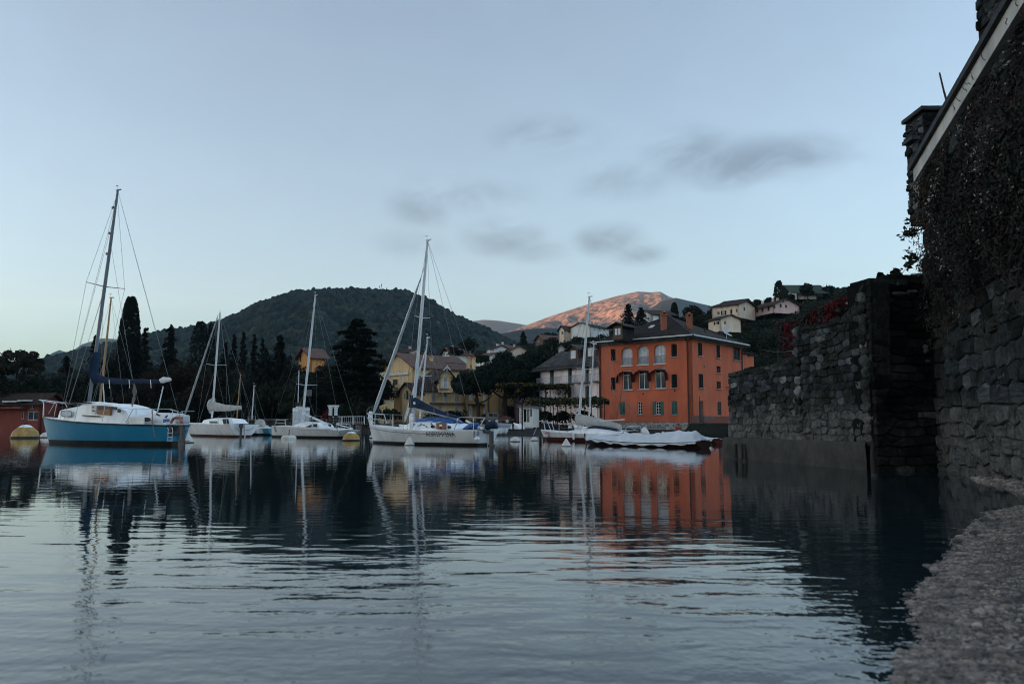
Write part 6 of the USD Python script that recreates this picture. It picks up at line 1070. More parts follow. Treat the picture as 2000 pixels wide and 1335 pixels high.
# ------------------------------------------------------------------ fort walls on the right
def stone_m(n, gain, patch, bleach, warm=(1, 1, 1), stretch=None):
    """Old lakeside masonry: black growth with grey, mossy and white lime patches that run across stones and mortar, and a paler band bleached by the lake near the water."""
    w = np.array(warm); nd = {"g": ("geometry", {}), "p": ("principled_bsdf", {"roughness": .92, "specular_ior_level": .08}), "oi": ("object_info", {}), "mp": ("mapping", {"scale": stretch or (1, 1, 1)}),
        "n1": ("noise_texture", {"scale": 2.6, "detail": 9.0, "roughness": .68}), "n2": ("noise_texture", {"scale": 11.0, "detail": 8.0, "roughness": .7}), "n3": ("noise_texture", {"scale": 1.3, "detail": 7.0, "roughness": .65, "distortion": .6}),
        "rmp": ("rgb_ramp", {"ramp": [(0, tuple(.012 * w * min(gain, 1))), (.40, tuple(np.array((.020, .023, .023)) * gain * w)), (.54, tuple(np.array((.042, .047, .047)) * gain * w)), (.66, tuple(np.array((.085, .090, .090)) * gain * w)), (.80, tuple(np.array((.16, .165, .165)) * gain * w))]}),
        "ad": ("math", {"math_type": "multiply_add", "value2": .55}), "ad2": ("math", {"math_type": "multiply", "value2": .55}), "rd": ("map_range", {"to_min": -.09, "to_max": .13}), "ad3": ("math", {"math_type": "add"}),
        "wh": ("map_range", {"from_min": .66 - patch, "from_max": .74 - patch, "to_max": .85, "clamp": True}), "mw": ("mix_color", {"b": (.27, .275, .275)}), "sz": ("separate_xyz", {}),
        "bl": ("map_range", {"from_min": 1.35, "from_max": .85, "to_min": 0.0, "to_max": bleach, "clamp": True}), "blc": ("rgb_ramp", {"ramp": [(.25, (.050, .050, .049)), (.5, (.15, .146, .14)), (.75, (.29, .28, .265))]}), "mb": ("mix_color", {}), "blm": ("math", {"math_type": "multiply", "use_clamp": True}), "bln": ("map_range", {"from_min": .3, "from_max": .55, "clamp": True}),
        "bm": ("bump", {"distance": .10, "strength": 1.0})}
    lk = [("g.position", "mp.vector"), ("mp.vector", "n1.vector"), ("mp.vector", "n2.vector"), ("g.position", "n3.vector"), ("n1.fac", "ad2.value1"), ("n2.fac", "ad.value1"), ("ad2.value", "ad.value3"), ("oi.random", "rd.value"), ("ad.value", "ad3.value1"), ("rd.result", "ad3.value2"), ("ad3.value", "rmp.fac"),
        ("n3.fac", "wh.value"), ("rmp.color", "mw.a"), ("wh.result", "mw.fac"), ("g.position", "sz.vector"), ("sz.z", "bl.value"), ("n1.fac", "bln.value"), ("bl.result", "blm.value1"), ("bln.result", "blm.value2"), ("n2.fac", "blc.fac"), ("mw.result", "mb.a"), ("blc.color", "mb.b"), ("blm.value", "mb.fac"), ("mb.result", "p.base_color"), ("n2.fac", "bm.height"), ("bm.normal", "p.normal")]
    return usdkit.material(stage, f"/World/Looks/{n}", nd, lk, surface="p.BSDF")
ws_dark = stone_m("wall_stone_dark", .58, .045, .8); ws_blue = stone_m("wall_stone_slate", 1.0, .03, .75, (.92, 1.0, 1.12)); ws_moss = stone_m("wall_stone_mossy", .6, .03, .7, (1.0, 1.06, .9)); ws_grey = stone_m("wall_stone_grey", 1.25, .06, .9); ws_pale = stone_m("wall_stone_pale", 2.4, .13, .9); ws_black = stone_m("wall_stone_black", .22, -.14, .06); ws_warm = stone_m("wall_stone_warm", 1.4, .05, .9, (1.12, 1.0, .95))
ws_slaty = stone_m("wall_stone_layered", 1.5, .01, .8, (.94, 1.0, 1.06), (.5, .5, 4)); mortar_m = stone_m("old_mortar", .45, .05, .85); mortark_m = stone_m("black_mortar", .18, -.14, .05)
foot_m = M("algae_concrete", (.055, .050, .044), .9, (.026, .026, .024), 2.2, 8, .36, .62, bump=.03, bscale=8); band_m = M("cream_parapet_plaster", (.55, .53, .49), .85, (.34, .33, .31), 2.0, 7, .40, .70, bump=.01, stretch=(1, 1, .25)); coping_m = M("dark_coping_stone", (.040, .044, .048), .8, (.02, .022, .024), 4, bump=.02); post_m = M("rotten_post", (.030, .025, .020), .9, (.015, .013, .011), 6, bump=.02, stretch=(1, 1, .2))
P0, P1, P2, P3 = on(1424, 893), on(1704, 918.5), on(1833, 917), on(2000, 951)
wA, wB_, wC = Wall(P0[:2], P1[:2]), Wall(P1[:2] + [.0, -.13], P2[:2] + [.05, -.13]), Wall(P2[:2], (P2 + (P3 - P2) * 2.2)[:2])
rs = np.random.default_rng(41)
def body(th, w, pts, thick, mat, name="masonry", seed=1, amp=.05):
    """The rough wall behind the stones: an undulating face over a solid backing."""
    pg = Polygon(pts); m = MB().poly(pg, thick - .05, w.A - w.n * thick, w.ex, np.array([0, 0, 1.]), w.n); p = th.part(name, m, mat, world=True)
    return p, pg
# low and middle wall: one stepped wall
lw = Th("stepped_stone_wall", "long dark rubble wall stepping up from the red house to the tall buttress", "wall", (*P0[:2], 0))
top_low = [(1424, 733), (1440, 729), (1470, 722), (1505, 716), (1530, 708), (1556, 699)]; top_mid = [(1556, 641), (1587, 636), (1620, 631), (1645, 624), (1657, 615), (1668, 600), (1675, 590), (1681, 570), (1692, 556), (1704, 549)]
tl = [wA.uv(*p) for p in top_low]; tm = [wA.uv(*p) for p in top_mid]
ustep = tl[-1][0]; pb, _ = body(lw, wA, [(0, -.5), (ustep, -.5)] + tl[::-1], .8, mortar_m); pm, _ = body(lw, wA, [(ustep, -.5), (wA.L, -.5)] + tm[::-1], .34, mortar_m)
def pick(w, hi=(.46, .2, .2, .08, .02, .04)):
    def f(c, rng):
        z = c[1]
        if z < 1.05: q = (.30, .15, .05, .28, .04, .18)
        else: q = hi
        return rng.choice(6, p=np.array(q) / sum(q))
    return f
mats6 = [ws_dark, ws_blue, ws_moss, ws_grey, ws_pale, ws_warm]
lowpoly = Polygon([(.02, .50), (ustep - .02, .50)] + [(u, z - .0) for u, z in tl[::-1]]); midpoly = Polygon([(ustep + .02, .50), (wA.L - .02, .50)] + [(u, z) for u, z in tm[::-1]])
rubble(lw, wA.A, wA.ex, (0, 0, 1), wA.n, lowpoly, .23, .14, mats6, pick(wA), rs, depth=(.008, .05), gap=.004, parent=pb, limit=150); rubble(lw, wA.A, wA.ex, (0, 0, 1), wA.n, midpoly, .21, .14, mats6, pick(wA, (.40, .2, .2, .12, .05, .03)), rs, depth=(.008, .05), gap=.004, parent=pm, limit=148)
# ends and copings: capstones along the tops, stones on the step's edge
def caps(th, w, tops, mats, rng, parent, thick=.9):
    for (ua, za), (ub, zb) in zip(tops[:-1], tops[1:]):
        n_ = max(1, int(abs(ub - ua) / .32))
        for k in range(n_):
            f0, f1 = k / n_, (k + 1) / n_; a = w.p(ua + (ub - ua) * f0 + .01, za + (zb - za) * f0, 0); b = w.p(ua + (ub - ua) * f1 - .01, za + (zb - za) * f1, 0)
            h = rng.uniform(.06, .15); c = (a + b) / 2 - w.n * (thick / 2 - .05) + [0, 0, h / 2 - .05]; d = nrm(b - a); nn = nrm(np.cross(d, w.n)); m = trimesh.creation.box((np.linalg.norm(b - a), thick, h)).subdivide(); v = np.array(m.vertices); v *= 1 - .10 * rng.uniform(0, 1, v.shape); R = np.stack([d, w.n, nn if nn[2] > 0 else -nn], 1)
            th.part("capstone", (v @ R.T + c, m.faces), mats[rng.integers(len(mats))], world=True, parent=parent)
caps(lw, wA, tl, [ws_dark, ws_moss, ws_grey], rs, pb, .8); caps(lw, wA, tm, [ws_dark, ws_moss, ws_dark], rs, pm, .8)
wS = Wall((wA.p(ustep, 0, 0) - wA.n * 1.0)[:2], wA.p(ustep, 0, 0)[:2])     # the step's end seen from the left
fm_ = MB(); g = []
uu = np.linspace(-.08, wA.L + .03, 60); zz_ = np.array([-.45, -.1, .0, .15, .3, .46, .505])
for z in zz_: g.append([wA.p(u, z, .13 + .035 * (fbm(np.array([[u * 1.7, z * 4, 3.0]]), 4, 2)[0] - .5) * 2 - (.02 if z > .5 else 0)) for u in uu])
g.append([wA.p(u, .51, -.05) for u in uu]); fm_.grid(g); fm_.face([wA.p(-.08, z, .13) for z in (-.45, .505)] + [wA.p(-.08, .505, -.6), wA.p(-.08, -.45, -.6)]); lw.part("concrete_footing", fm_, foot_m, world=True, smooth=40)
# buttress
bt = Th("wall_buttress", "almost black square buttress joining the stepped wall to the tall fort wall", "wall", (*P1[:2], 0)); zt = wB_.uv(1704, 547)[1]; pbt, _ = body(bt, wB_, [(0, -.5), (wB_.L + .3, -.5), (wB_.L + .3, zt), (.35, zt + .02), (0, zt - .03)], .62, mortark_m)
rubble(bt, wB_.A, wB_.ex, (0, 0, 1), wB_.n, sbox(.02, -.2, wB_.L, zt - .05), .40, .15, [ws_black, ws_dark, ws_moss, ws_grey], (.90, .04, .06, .0), rs, depth=(.02, .07), gap=.008, parent=pbt, limit=260)
for (px, py, w_, h, mt) in ((1803, 682, .12, .16, ws_pale), (1808, 705, .10, .05, ws_pale), (1755, 574, .40, .07, ws_warm), (1778, 570, .25, .06, ws_pale)):
    u, z = wB_.uv(px, py); m = trimesh.creation.icosphere(1); v = np.array(m.vertices) * [w_ * .5, .05, h * .5] * (1 + .3 * rs.normal(0, .4, (len(m.vertices), 1))); bt.part("pale_stone", (wB_.p(u, z, .05) + v[:, :1] * wB_.ex + v[:, 1:2] * wB_.n + v[:, 2:] * [0, 0, 1], m.faces), mt, world=True, parent=pbt)
caps(bt, wB_, [(0.0, zt), (.4, zt + .02), (.85, zt + .02), (wB_.L + .3, zt)], [ws_dark, ws_black], rs, pbt, .6)
# edge stones with pale lime wash on the corner
for z in np.arange(.55, zt - .1, .2):
    m = trimesh.creation.icosphere(1); v = np.array(m.vertices) * [.09 + .04 * rs.random(), .07, .11] * (1 + .25 * rs.normal(0, .5, (len(m.vertices), 1))); lw.part("quoin", (wA.p(wA.L - .04, z + rs.normal(0, .02), .03) + v[:, :1] * wA.ex + v[:, 1:2] * wA.n + v[:, 2:] * [0, 0, 1], m.faces), [ws_grey, ws_pale, ws_warm, ws_dark][rs.choice(4, p=[.35, .15, .3, .2])], world=True, parent=pm)
    if z < tm[0][1] - .1: lw.part("quoin", (wA.p(ustep + .10, z + .0 + rs.normal(0, .02), .05) + v[:, :1] * wA.ex + v[:, 1:2] * wA.n + v[:, 2:] * [0, 0, 1], m.faces), [ws_grey, ws_pale, ws_moss, ws_dark][rs.choice(4, p=[.3, .2, .2, .3])], world=True, parent=pm)
# tall fort wall
fw_ = Th("fort_wall", "tall dark fort wall overgrown with creeper rising out of the right edge", "wall", (*P2[:2], 0))
ub0, zb0 = wC.uv(1797, 353); ub1, zb1 = wC.uv(1988, 49); zs_ = lambda u: zb0 + (zb1 - zb0) * (u - ub0) / (ub1 - ub0); UE = wC.L
zb_end = zs_(UE); pf_, _ = body(fw_, wC, [(-.12, -.6), (UE, -.6), (UE, zb_end), (-.12, zs_(-.12))], 1.6, mortar_m)
def pickC(c, rng):
    z = c[1]; q = (.22, .12, .05, .18, .02, .14, .27) if z < .9 else (.26, .16, .08, .12, .01, .06, .31) if z < 2.0 else (.36, .22, .14, .06, .03, .02, .17)
    return rng.choice(7, p=np.array(q) / sum(q))
rubble(fw_, wC.A, wC.ex, (0, 0, 1), wC.n, Polygon([(-.1, -.15), (UE - .1, -.15), (UE - .1, zs_(UE - .1) - .1), (-.1, zs_(-.1) - .1)]), .42, .25, [ws_dark, ws_blue, ws_moss, ws_grey, ws_pale, ws_warm, ws_slaty], pickC, rs, depth=(.012, .07), gap=.010, parent=pf_, limit=298, rough=.5)
zt0 = wC.uv(1797, 327)[1]; hb_ = max(.25, zt0 - zb0); m = MB(); rows = []
m.add([wC.p(u, zs_(u) + dz, o) for u in (ub0 - .05, UE) for o in (.10, -.4) for dz in (0, hb_)], [[0, 4, 5], [0, 5, 1], [1, 5, 7], [1, 7, 3], [0, 2, 6], [0, 6, 4], [0, 1, 3], [0, 3, 2]]); fw_.part("parapet_band", m, band_m, world=True)
nseg = 9
for k in range(nseg):
    a, b = ub0 - .12 + (UE - ub0) * k / nseg, ub0 - .12 + (UE - ub0) * (k + 1) / nseg - .02; m = MB(); m.add([wC.p(u, zs_(u) + hb_ + dz, o) for u in (a, b) for o in (.17, -.45) for dz in (.004, .11)], [[0, 4, 5], [0, 5, 1], [1, 5, 7], [1, 7, 3], [0, 2, 6], [0, 6, 4], [0, 1, 3], [0, 3, 2], [4, 6, 7], [4, 7, 5], [2, 3, 7], [2, 7, 6]]); fw_.part("coping_slab", m, coping_m, world=True)
# pillar at the far end, rod, second pillar
def pillar(pl, pr, ptop, pbot, Y, name):
    a, b = at(pl, ptop, Y), at(pr, ptop, Y); zb = at(pl, pbot, Y)[2]; c = (a + b) / 2; w = np.linalg.norm(b - a); m = MB(); h = a[2] - zb
    p = fw_.part(name, m.box((c[0], c[1] + w / 2 - .1, (a[2] + zb) / 2 - .08), (w, w, h)), mortar_m, world=True)
    rubble(fw_, np.array([a[0], c[1] - .1, zb]), (1, 0, 0), (0, 0, 1), (0, -1, 0), sbox(.01, .02, w - .01, h - .14), .22, .12, [ws_dark, ws_black], (.5, .5), rs, depth=(.015, .05), gap=.01, parent=p, limit=60); rubble(fw_, np.array([a[0], c[1] - .1 + w, zb]), (0, -1, 0), (0, 0, 1), (-1, 0, 0), sbox(.01, .02, w - .01, h - .14), .22, .14, [ws_dark, ws_grey, ws_pale], (.4, .4, .2), rs, depth=(.015, .07), gap=.01, parent=p, limit=60)
    fw_.part("pillar_cap", MB().box((c[0], c[1] + w / 2 - .1, a[2] + .0), (w + .12, w + .12, .09), bev=.015), coping_m, world=True, parent=p); return c, a[2]
pillar(1797, 1866, 216, 420, 15.4, "pillar"); m = MB().box(at(1779, 275, 15.4), (.16, .4, .07)); fw_.part("drip_stone", m, coping_m, world=True)
fw_.part("rod", MB().tube([at(1851, 206, 15.3), at(1842, 172, 15.3), at(1835, 142, 15.3)], [.022, .018, .016], 6), iron_m, world=True)
fw_.part("rod_base", MB().tube([at(1850, 214, 15.3), at(1850, 196, 15.3)], [.045, .03], 6), iron_m, world=True)
cc_, _ = pillar(1950, 2040, -60, 30, 10.6, "pillar")
# wooden piles against the footing
for i, (px, y0, y1, lb) in enumerate([(1437, 866, 897, "leftmost rotten pile standing against the wall footing"), (1450, 866, 900, "thicker rotten pile, middle one of three at the wall footing"), (1456, 867, 901, "thin rotten pile right beside the middle one at the wall footing"), (1708, 863, 930, "rotten board standing at the corner of the black buttress")]):
    f_ = on(px, y1, 0); f_ = f_ + nrm(wA.n) * .0; t_ = Th("wooden_pile", lb, "pile", f_); h = at(px, y0, f_[1])[2]; m = MB(); k = np.linspace(-.6, h, 7); m.tube([[.012 * math.sin(z * 5 + i), .01 * math.cos(z * 4), z] for z in k], [.05, .05, .045, .046, .042, .04, .03], 7); t_.part("shaft", m, post_m, smooth=40); t_.part("waterline_collar", MB().lathe([(.052, -.06), (.056, .0), (.053, .05)], 8), foot_m)
# ground behind the walls
m = MB().prism([tuple(wA.p(0, 0, -.5)[:2]), tuple(wA.p(wA.L, 0, -.6)[:2]), tuple(wB_.p(wB_.L, 0, -.8)[:2]), (20, 15), (60, 60), (40, 70), (21, 70)], 2.3, (0, 0, -.3)); single("fort_ground", m, hill_m, kind="structure")

# ---- creeper on the tall wall
def creeper(th, name, mat, n, size, dens, rng, off=(.02, .38), lob=1.3, seed=0, flat=0):
    U = rng.uniform(-.15, UE - .3, n * 3); Z = rng.uniform(.4, zb_end + .2, n * 3); ok = Z < zs_(U) - .06; U, Z = U[ok], Z[ok]
    nz = fbm(np.stack([U * lob, Z * lob, 0 * U + seed], -1), 4, 6); d = dens(U, Z) * np.clip((nz - .40) * 5.5, 0, 1); ok = rng.uniform(0, 1, len(U)) < d; U, Z, nz = U[ok][:n], Z[ok][:n], nz[ok][:n]
    O = off[0] + (off[1] - off[0]) * rng.uniform(0, 1, len(U)) * np.clip((nz - .3) * 2.4, .12, 1) * np.clip((zs_(U) - Z) / 1.3, .12, 1); P = wC.A + U[:, None] * wC.ex + Z[:, None] * [0, 0, 1] + O[:, None] * wC.n
    th.part(name, quads(P, np.repeat((wC.n + [0, 0, .3])[None], len(P), 0), size, rng), mat, world=True)
def vz(U): return 2.35 + .18 * np.sin(U * 2.2) + .35 * np.clip((U - 1.0) / 3, 0, 1)
low_ = lambda U, Z: np.clip((Z - vz(U)) / .8, 0, 1) * np.where((U > 2.0) & (Z > zs_(U) - 1.2), .35, 1)
cr = Th("wall_creeper", "dry dark creeper dotted with pale seed heads hanging over the tall fort wall", "creeper", (*P2[:2], 0)); rv = np.random.default_rng(5)
creeper(cr, "dry_leaves", M("dry_creeper_leaves", (.030, .022, .017), .85, (.016, .014, .012), 1.0, 4, .4, .6, isl=.5, trans=.15), 80000, .034, low_, rv); creeper(cr, "green_leaves", M("creeper_green", (.016, .024, .018), .8, (.024, .030, .022), 1.0, isl=.4, trans=.15), 34000, .036, low_, rv, seed=4)
creeper(cr, "rusty_leaves", M("creeper_rust", (.085, .035, .018), .8, (.05, .028, .018), 1.0, isl=.4, trans=.2), 3600, .034, low_, rv, off=(.1, .42), seed=8)
creeper(cr, "seed_heads", M("creeper_seed_heads", (.50, .46, .40), .8, (.32, .28, .23), 3.0, isl=.3), 9000, .028, lambda U, Z: low_(U, Z) * np.clip(fbm(np.stack([U * .9, Z * .9, 0 * U], -1), 3, 9) * 2.4 - .8, 0, 1), rv, off=(.1, .46), seed=2)
m = MB()
for k in range(420):
    u, z = rv.uniform(-.1, UE - .4), rv.uniform(2.2, 6.5)
    if z > zs_(u) - .3: continue
    p = wC.p(u, z, rv.uniform(.05, .2)); L = [p]
    for q in range(5): p = p + wC.ex * rv.normal(0, .09) + np.array([0, 0, rv.normal(-.05, .08)]) + wC.n * rv.normal(.01, .05); L.append(p)
    m.tube(L, [.009, .008, .007, .006, .005, .003], 4, cap=False)
cr.part("twigs", m, M("creeper_twigs", (.055, .045, .038), .9, (.03, .025, .02), 6), world=True)
m = MB()                                                             # dry stems over the parapet band
for k in range(16):
    u = rv.uniform(ub0 + 3.0, UE - .2); p = wC.p(u, zs_(u) - .1, .2); L = [p]
    for q in range(6): p = p + wC.ex * rv.normal(-.02, .03) + np.array([0, 0, rv.uniform(.01, .055)]) + wC.n * rv.normal(.0, .008); L.append(p)
    m.tube(L, [.007, .006, .006, .005, .004, .003, .002], 4, cap=False)
cr.part("climbing_stems", m, M("climbing_stem", (.05, .04, .034), .9, (.03, .025, .02), 6), world=True)
# leafy sprigs standing out against the sky at the wall's far edge
for i, (px, py, lb) in enumerate([(1772, 450, "leafy green sprig jutting from the fort wall's edge, upper one"), (1774, 500, "leafy green sprig jutting from the fort wall's edge, lower one")]):
    b = at(1792, py + 8, 15.1); t_ = Th("leafy_sprig", lb, "plant", b); m = MB(); PP = []
    for k in range(7):
        e = np.array([-rv.uniform(.10, .32), rv.normal(0, .12), rv.uniform(-.22, .22)]); m.tube([[0, 0, 0], e * .5 + [0, 0, .05], e], [.008, .006, .003], 4, cap=False)
        PP += [e * f + rv.normal(0, .03, 3) + [0, 0, .05 * math.sin(f * 3)] for f in np.linspace(.35, 1.05, 9)]
    t_.part("leaves", quads(np.array(PP), np.tile([0, -.4, .6], (len(PP), 1)), .075, rv), LM["green"]); t_.part("stem", m, bark_m)

# ------------------------------------------------------------------ pebble beach
EDGE = [(1700, 1420), (1745, 1372), (1770, 1335), (1782, 1270), (1798, 1200), (1814, 1150), (1845, 1095), (1876, 1052), (1900, 1020), (1935, 1002), (1975, 992), (2020, 986), (2100, 982), (2240, 979)]
eg = np.array([on(*p)[:2] for p in EDGE]); tt = np.linspace(0, 1, 120); seg = np.linspace(0, 1, len(eg)); ex_, ey_ = np.interp(tt, seg, eg[:, 0]), np.interp(tt, seg, eg[:, 1])
ker = np.ones(7) / 7; ex_ = np.convolve(np.pad(ex_, 3, mode="edge"), ker, "valid"); ey_ = np.convolve(np.pad(ey_, 3, mode="edge"), ker, "valid")
dx = np.gradient(ex_); dy_ = np.gradient(ey_); nx_, ny_ = dy_, -dx; ln = np.hypot(nx_, ny_); nx_, ny_ = nx_ / ln, ny_ / ln
def beach_z(o): return np.where(o < 0, o * .16, .07 * (1 - np.exp(-o * 1.4)) + .035 * o)
offs = np.array([-2.0, -1.0, -.5, -.2, -.08, 0, .06, .14, .25, .4, .6, .85, 1.2, 1.6, 2.1, 3.0, 4.5]); G = []
for o in offs:
    x, y = ex_ + nx_ * o, ey_ + ny_ * o; z = beach_z(np.array(o)) + .022 * (fbm(np.stack([x * 2.2, y * 2.2, 0 * x], -1), 4, 3) - .5) * (1 + abs(o))
    G.append(np.stack([x, y, z], -1))
sand_m = M("wet_gravel", (.095, .083, .076), .8, (.035, .032, .030), 26, 6, .36, .64, bump=.02, bscale=60); single("beach", MB().grid(np.array(G)), sand_m, kind="structure", smooth=True)
pbm = M("pebble", (.24, .195, .165), .7, (.055, .047, .041), 10, 5, .35, .65, bump=.002, bscale=90, rnd=.62)
pp = UsdGeom.PointInstancer.Define(stage, "/World/pebbles"); setdata(pp.GetPrim(), kind="stuff", label="grey brown pebbles covering the small beach at the lower right", category="pebbles"); tg = []
rp = np.random.default_rng(15)
for k in range(6):
    m = trimesh.creation.icosphere(2 if k < 4 else 1); v = np.array(m.vertices); v *= (1 + .5 * (fbm(v * 1.4 + k * 5, 2, k) - .5))[:, None] * [1, rp.uniform(.6, .95), rp.uniform(.4, .7)]; nm = f"/World/pebbles/pebble_{k:03d}" if k else "/World/pebbles/pebble"; usdkit.mesh(stage, nm, (v, m.faces), pbm, True); tg.append(Sdf.Path(nm))
pp.CreatePrototypesRel().SetTargets(tg); N = 120000; i_ = rp.uniform(0, 119, N); i_ = np.where(rp.random(N) < .6, i_ * .75, i_); o = np.where(rp.random(N) < .3, rp.normal(.05, .12, N), rp.uniform(-.1, 2.2, N)); o = np.where((i_ > 85) & (o > .3), o * 2.2, o); ii = i_.astype(int)
x, y = np.interp(i_, np.arange(120), ex_) + np.interp(i_, np.arange(120), nx_) * o, np.interp(i_, np.arange(120), ey_) + np.interp(i_, np.arange(120), ny_) * o
z = beach_z(o) + .022 * (fbm(np.stack([x * 2.2, y * 2.2, 0 * x], -1), 4, 3) - .5) * (1 + abs(o)); s_ = np.exp(rp.normal(math.log(.0052), .42, N)) * np.where(rp.random(N) < .03, 2.2, 1)
# more pebbles in a strip at the foot of the fort wall
n2 = 12000; u2 = rp.uniform(2.2, UE, n2); o2 = np.abs(rp.normal(0, .22, n2)); pw_ = wC.A + u2[:, None] * wC.ex + (o2 + .05)[:, None] * wC.n; z2 = np.maximum(-.02, (u2 - 2.4) * .030 - o2 * .34); s2 = np.exp(rp.normal(math.log(.02), .5, n2)); ok = z2 > -.02
P = np.vstack([np.stack([x, y, z], 1), np.stack([pw_[:, 0], pw_[:, 1], z2], 1)[ok]]); S = np.concatenate([s_, s2[ok]]); nn = len(P)
pp.CreatePositionsAttr(Vt.Vec3fArray.FromNumpy(P.astype(np.float32))); pp.CreateProtoIndicesAttr(Vt.IntArray.FromNumpy(rp.integers(0, 6, nn).astype(np.int32))); pp.CreateScalesAttr(Vt.Vec3fArray.FromNumpy(np.repeat(S[:, None], 3, 1).astype(np.float32)))
ang = rp.uniform(0, np.pi, nn); tl_ = rp.normal(0, .25, nn); pp.CreateOrientationsAttr(Vt.QuathArray([Gf.Quath(math.cos(a) * math.cos(b), math.cos(a) * math.sin(b), math.sin(a) * math.sin(b), math.sin(a) * math.cos(b)) for a, b in zip(ang, tl_)]))
m = MB(); uu = np.linspace(1.0, UE, 40); m.grid([[wC.p(u, max(-.05, (u - 2.4) * .030) - o_ * .34 - .012, o_) for u in uu] for o_ in (0, .15, .3, .5, .8, 1.2)]); single("beach", m, sand_m, kind="structure", smooth=True)
for i, (px, py, w_, lb, mt) in enumerate([(1940, 1022, .055, "largest pale pebble near the top of the beach edge", ws_pale), (1905, 1040, .04, "reddish pebble on the beach edge below the largest pale one", ws_warm), (1925, 1015, .05, "grey stone left of the largest pale pebble on the beach edge", ws_grey), (1870, 1055, .035, "grey stone at the waterline where the beach bends", ws_grey)]):
    p = on(px, py, .03); t_ = Th("beach_stone", lb, "stone", p); m = trimesh.creation.icosphere(2); v = np.array(m.vertices); v *= (1 + .5 * (fbm(v * 1.5 + i, 2, i) - .5))[:, None] * [w_, w_ * .8, w_ * .5]; t_.part("stone_body", (v, m.faces), mt, smooth=True)
# ------------------------------------------------------------------ quay, landing stage and small things of the shore
P = lambda px, py, Y: at(px, py, Y)
def run(name, label, cat, pxs, Ys, z0, z1, thick, mat, stones=None, cap=None, seed=1, sw=.5, sh=.25):
    """A low wall along pixel columns at the given depths."""
    th = Th(name, label, cat, (*pxy(pxs[0], Ys[0]), z0)); r_ = np.random.default_rng(seed)
    for i in range(len(pxs) - 1):
        w = Wall(pxy(pxs[i], Ys[i]), pxy(pxs[i + 1], Ys[i + 1])); p = w.build(th, z0, z1, mat, thick=thick, name="wall_body")
        if stones: rubble(th, w.A, w.ex, (0, 0, 1), w.n, sbox(0, max(z0, .0), w.L, z1 - .02), sw, sh, stones, [1] * len(stones), r_, depth=(.02, .06), parent=p, limit=140)
        if cap: m = MB(); w.bx(m, -.05, z1 + .003, w.L + .05, z1 + .12, -thick - .05, .12); th.part("coping", m, cap, world=True)
    return th
qs = [M("quay_stone_grey", (.10, .10, .098), .9, (.05, .05, .05), 3, bump=.03, rnd=.3), M("quay_stone_pale", (.20, .195, .185), .9, (.10, .10, .10), 3, bump=.03, rnd=.3)]
run("quay_wall", "low dark quay wall with a pale coping left of the landing stage", "wall", [-60, 300, 480], [116.5, 114, 111], -.4, .55, .6, foot_m, None, stonew_m); run("garden_wall", "garden wall with pale coping under the trees left of the race boat", "wall", [440, 560, 640], [113.5, 112.5, 111], .2, 1.5, .4, foot_m, None, stonew_m)
run("quay_wall", "stone quay wall under the iron railing between race boat and lettered sailboat", "wall", [655, 740, 800], [104, 99, 96], -.4, .95, .8, foot_m, qs, None, 4)
run("wall_pier", "dark square stone pier head right of the race boat's buoy", "wall", [708, 722], [93, 92.5], -.4, .98, 2.0, ws_moss if False else foot_m, [qs[0]], None, 8)
# jetty gangway and railings
rail_m = M("grey_iron_railing", (.12, .14, .15), .5, (.08, .09, .10), 6, metal=.3)
def railing(label, pxs, Ys, z, h, step, name="railing", mat=None, loop=False):
    A, B = pxy(pxs[0], Ys[0]), pxy(pxs[1], Ys[1]); w = Wall(A, B); th = Th(name, label, "railing", (*A, z)); m = MB(); mat = mat or rail_m
    for f in (0, .5, 1): pass
    m = MB(); w.bx(m, 0, z + h - .05, w.L, z + h, -.025, .025); th.part("top_rail", m, mat, world=True); m = MB(); w.bx(m, 0, z + .10, w.L, z + .14, -.02, .02); th.part("bottom_rail", m, mat, world=True)
    n_ = max(2, int(w.L / step))
    for k in range(n_ + 1): m = MB(); u = w.L * k / n_; w.bx(m, u - .03, z - .1, u + .03, z + h - .051, -.03, .03); th.part("post", m, mat, world=True)
    m = MB()
    for k in range(n_ * 6): u = w.L * (k + .5) / (n_ * 6); m.tube([w.p(u, z + .14, 0), w.p(u, z + h - .05, 0)], .012, 4, cap=False)
    th.part("bars", m, mat, world=True, kind="stuff"); return th
railing("long grey iron railing along the promenade in front of the yellow villa", (738, 868), (103, 97), .98, 1.15, 2.0); railing("pale iron railing of the landing stage right of the mooring piles", (646, 712), (95, 92), .95, .85, 1.5, mat=blind_m); railing("garden railing under the trees behind the race boat's mast", (600, 656), (108, 106), 1.0, 1.0, 1.6)
th = Th("jetty", "wooden landing stage deck behind the stern of the race boat", "jetty", (*pxy(640, 95), .8)); w = Wall(pxy(640, 96), pxy(716, 92))
for k in range(26): m = MB(); w.bx(m, w.L * k / 26 + .01, .78, w.L * (k + 1) / 26 - .01, .86, -2.2, .1); th.part("plank", m, post_m, world=True)
m = MB()
for k in range(5): u = w.L * (k + .5) / 5; m = MB().tube([w.p(u, -.6, 0), w.p(u, .78, 0)], .12, 8); th.part("pile", m, post_m, world=True)
m = MB(); k = np.linspace(0, math.pi, 14); c = at(728, 812, 93); G = Th("arched_gate", "grey iron arch gate at the end of the landing stage beside the lettered sailboat", "gate", c); m.tube([[-.75, 0, -1.0]] + [[-.75 * math.cos(a), 0, .35 + .75 * math.sin(a)] for a in k] + [[.75, 0, -1.0]], .04, 6); G.part("arch", m, rail_m)
m = MB(); [m.tube([[-.6 + .2 * j, 0, -1.0], [-.6 + .2 * j, 0, .35 + math.sqrt(max(.01, .56 - (-.6 + .2 * j) ** 2))]], .018, 5) for j in range(7)]; G.part("bars", m, rail_m)
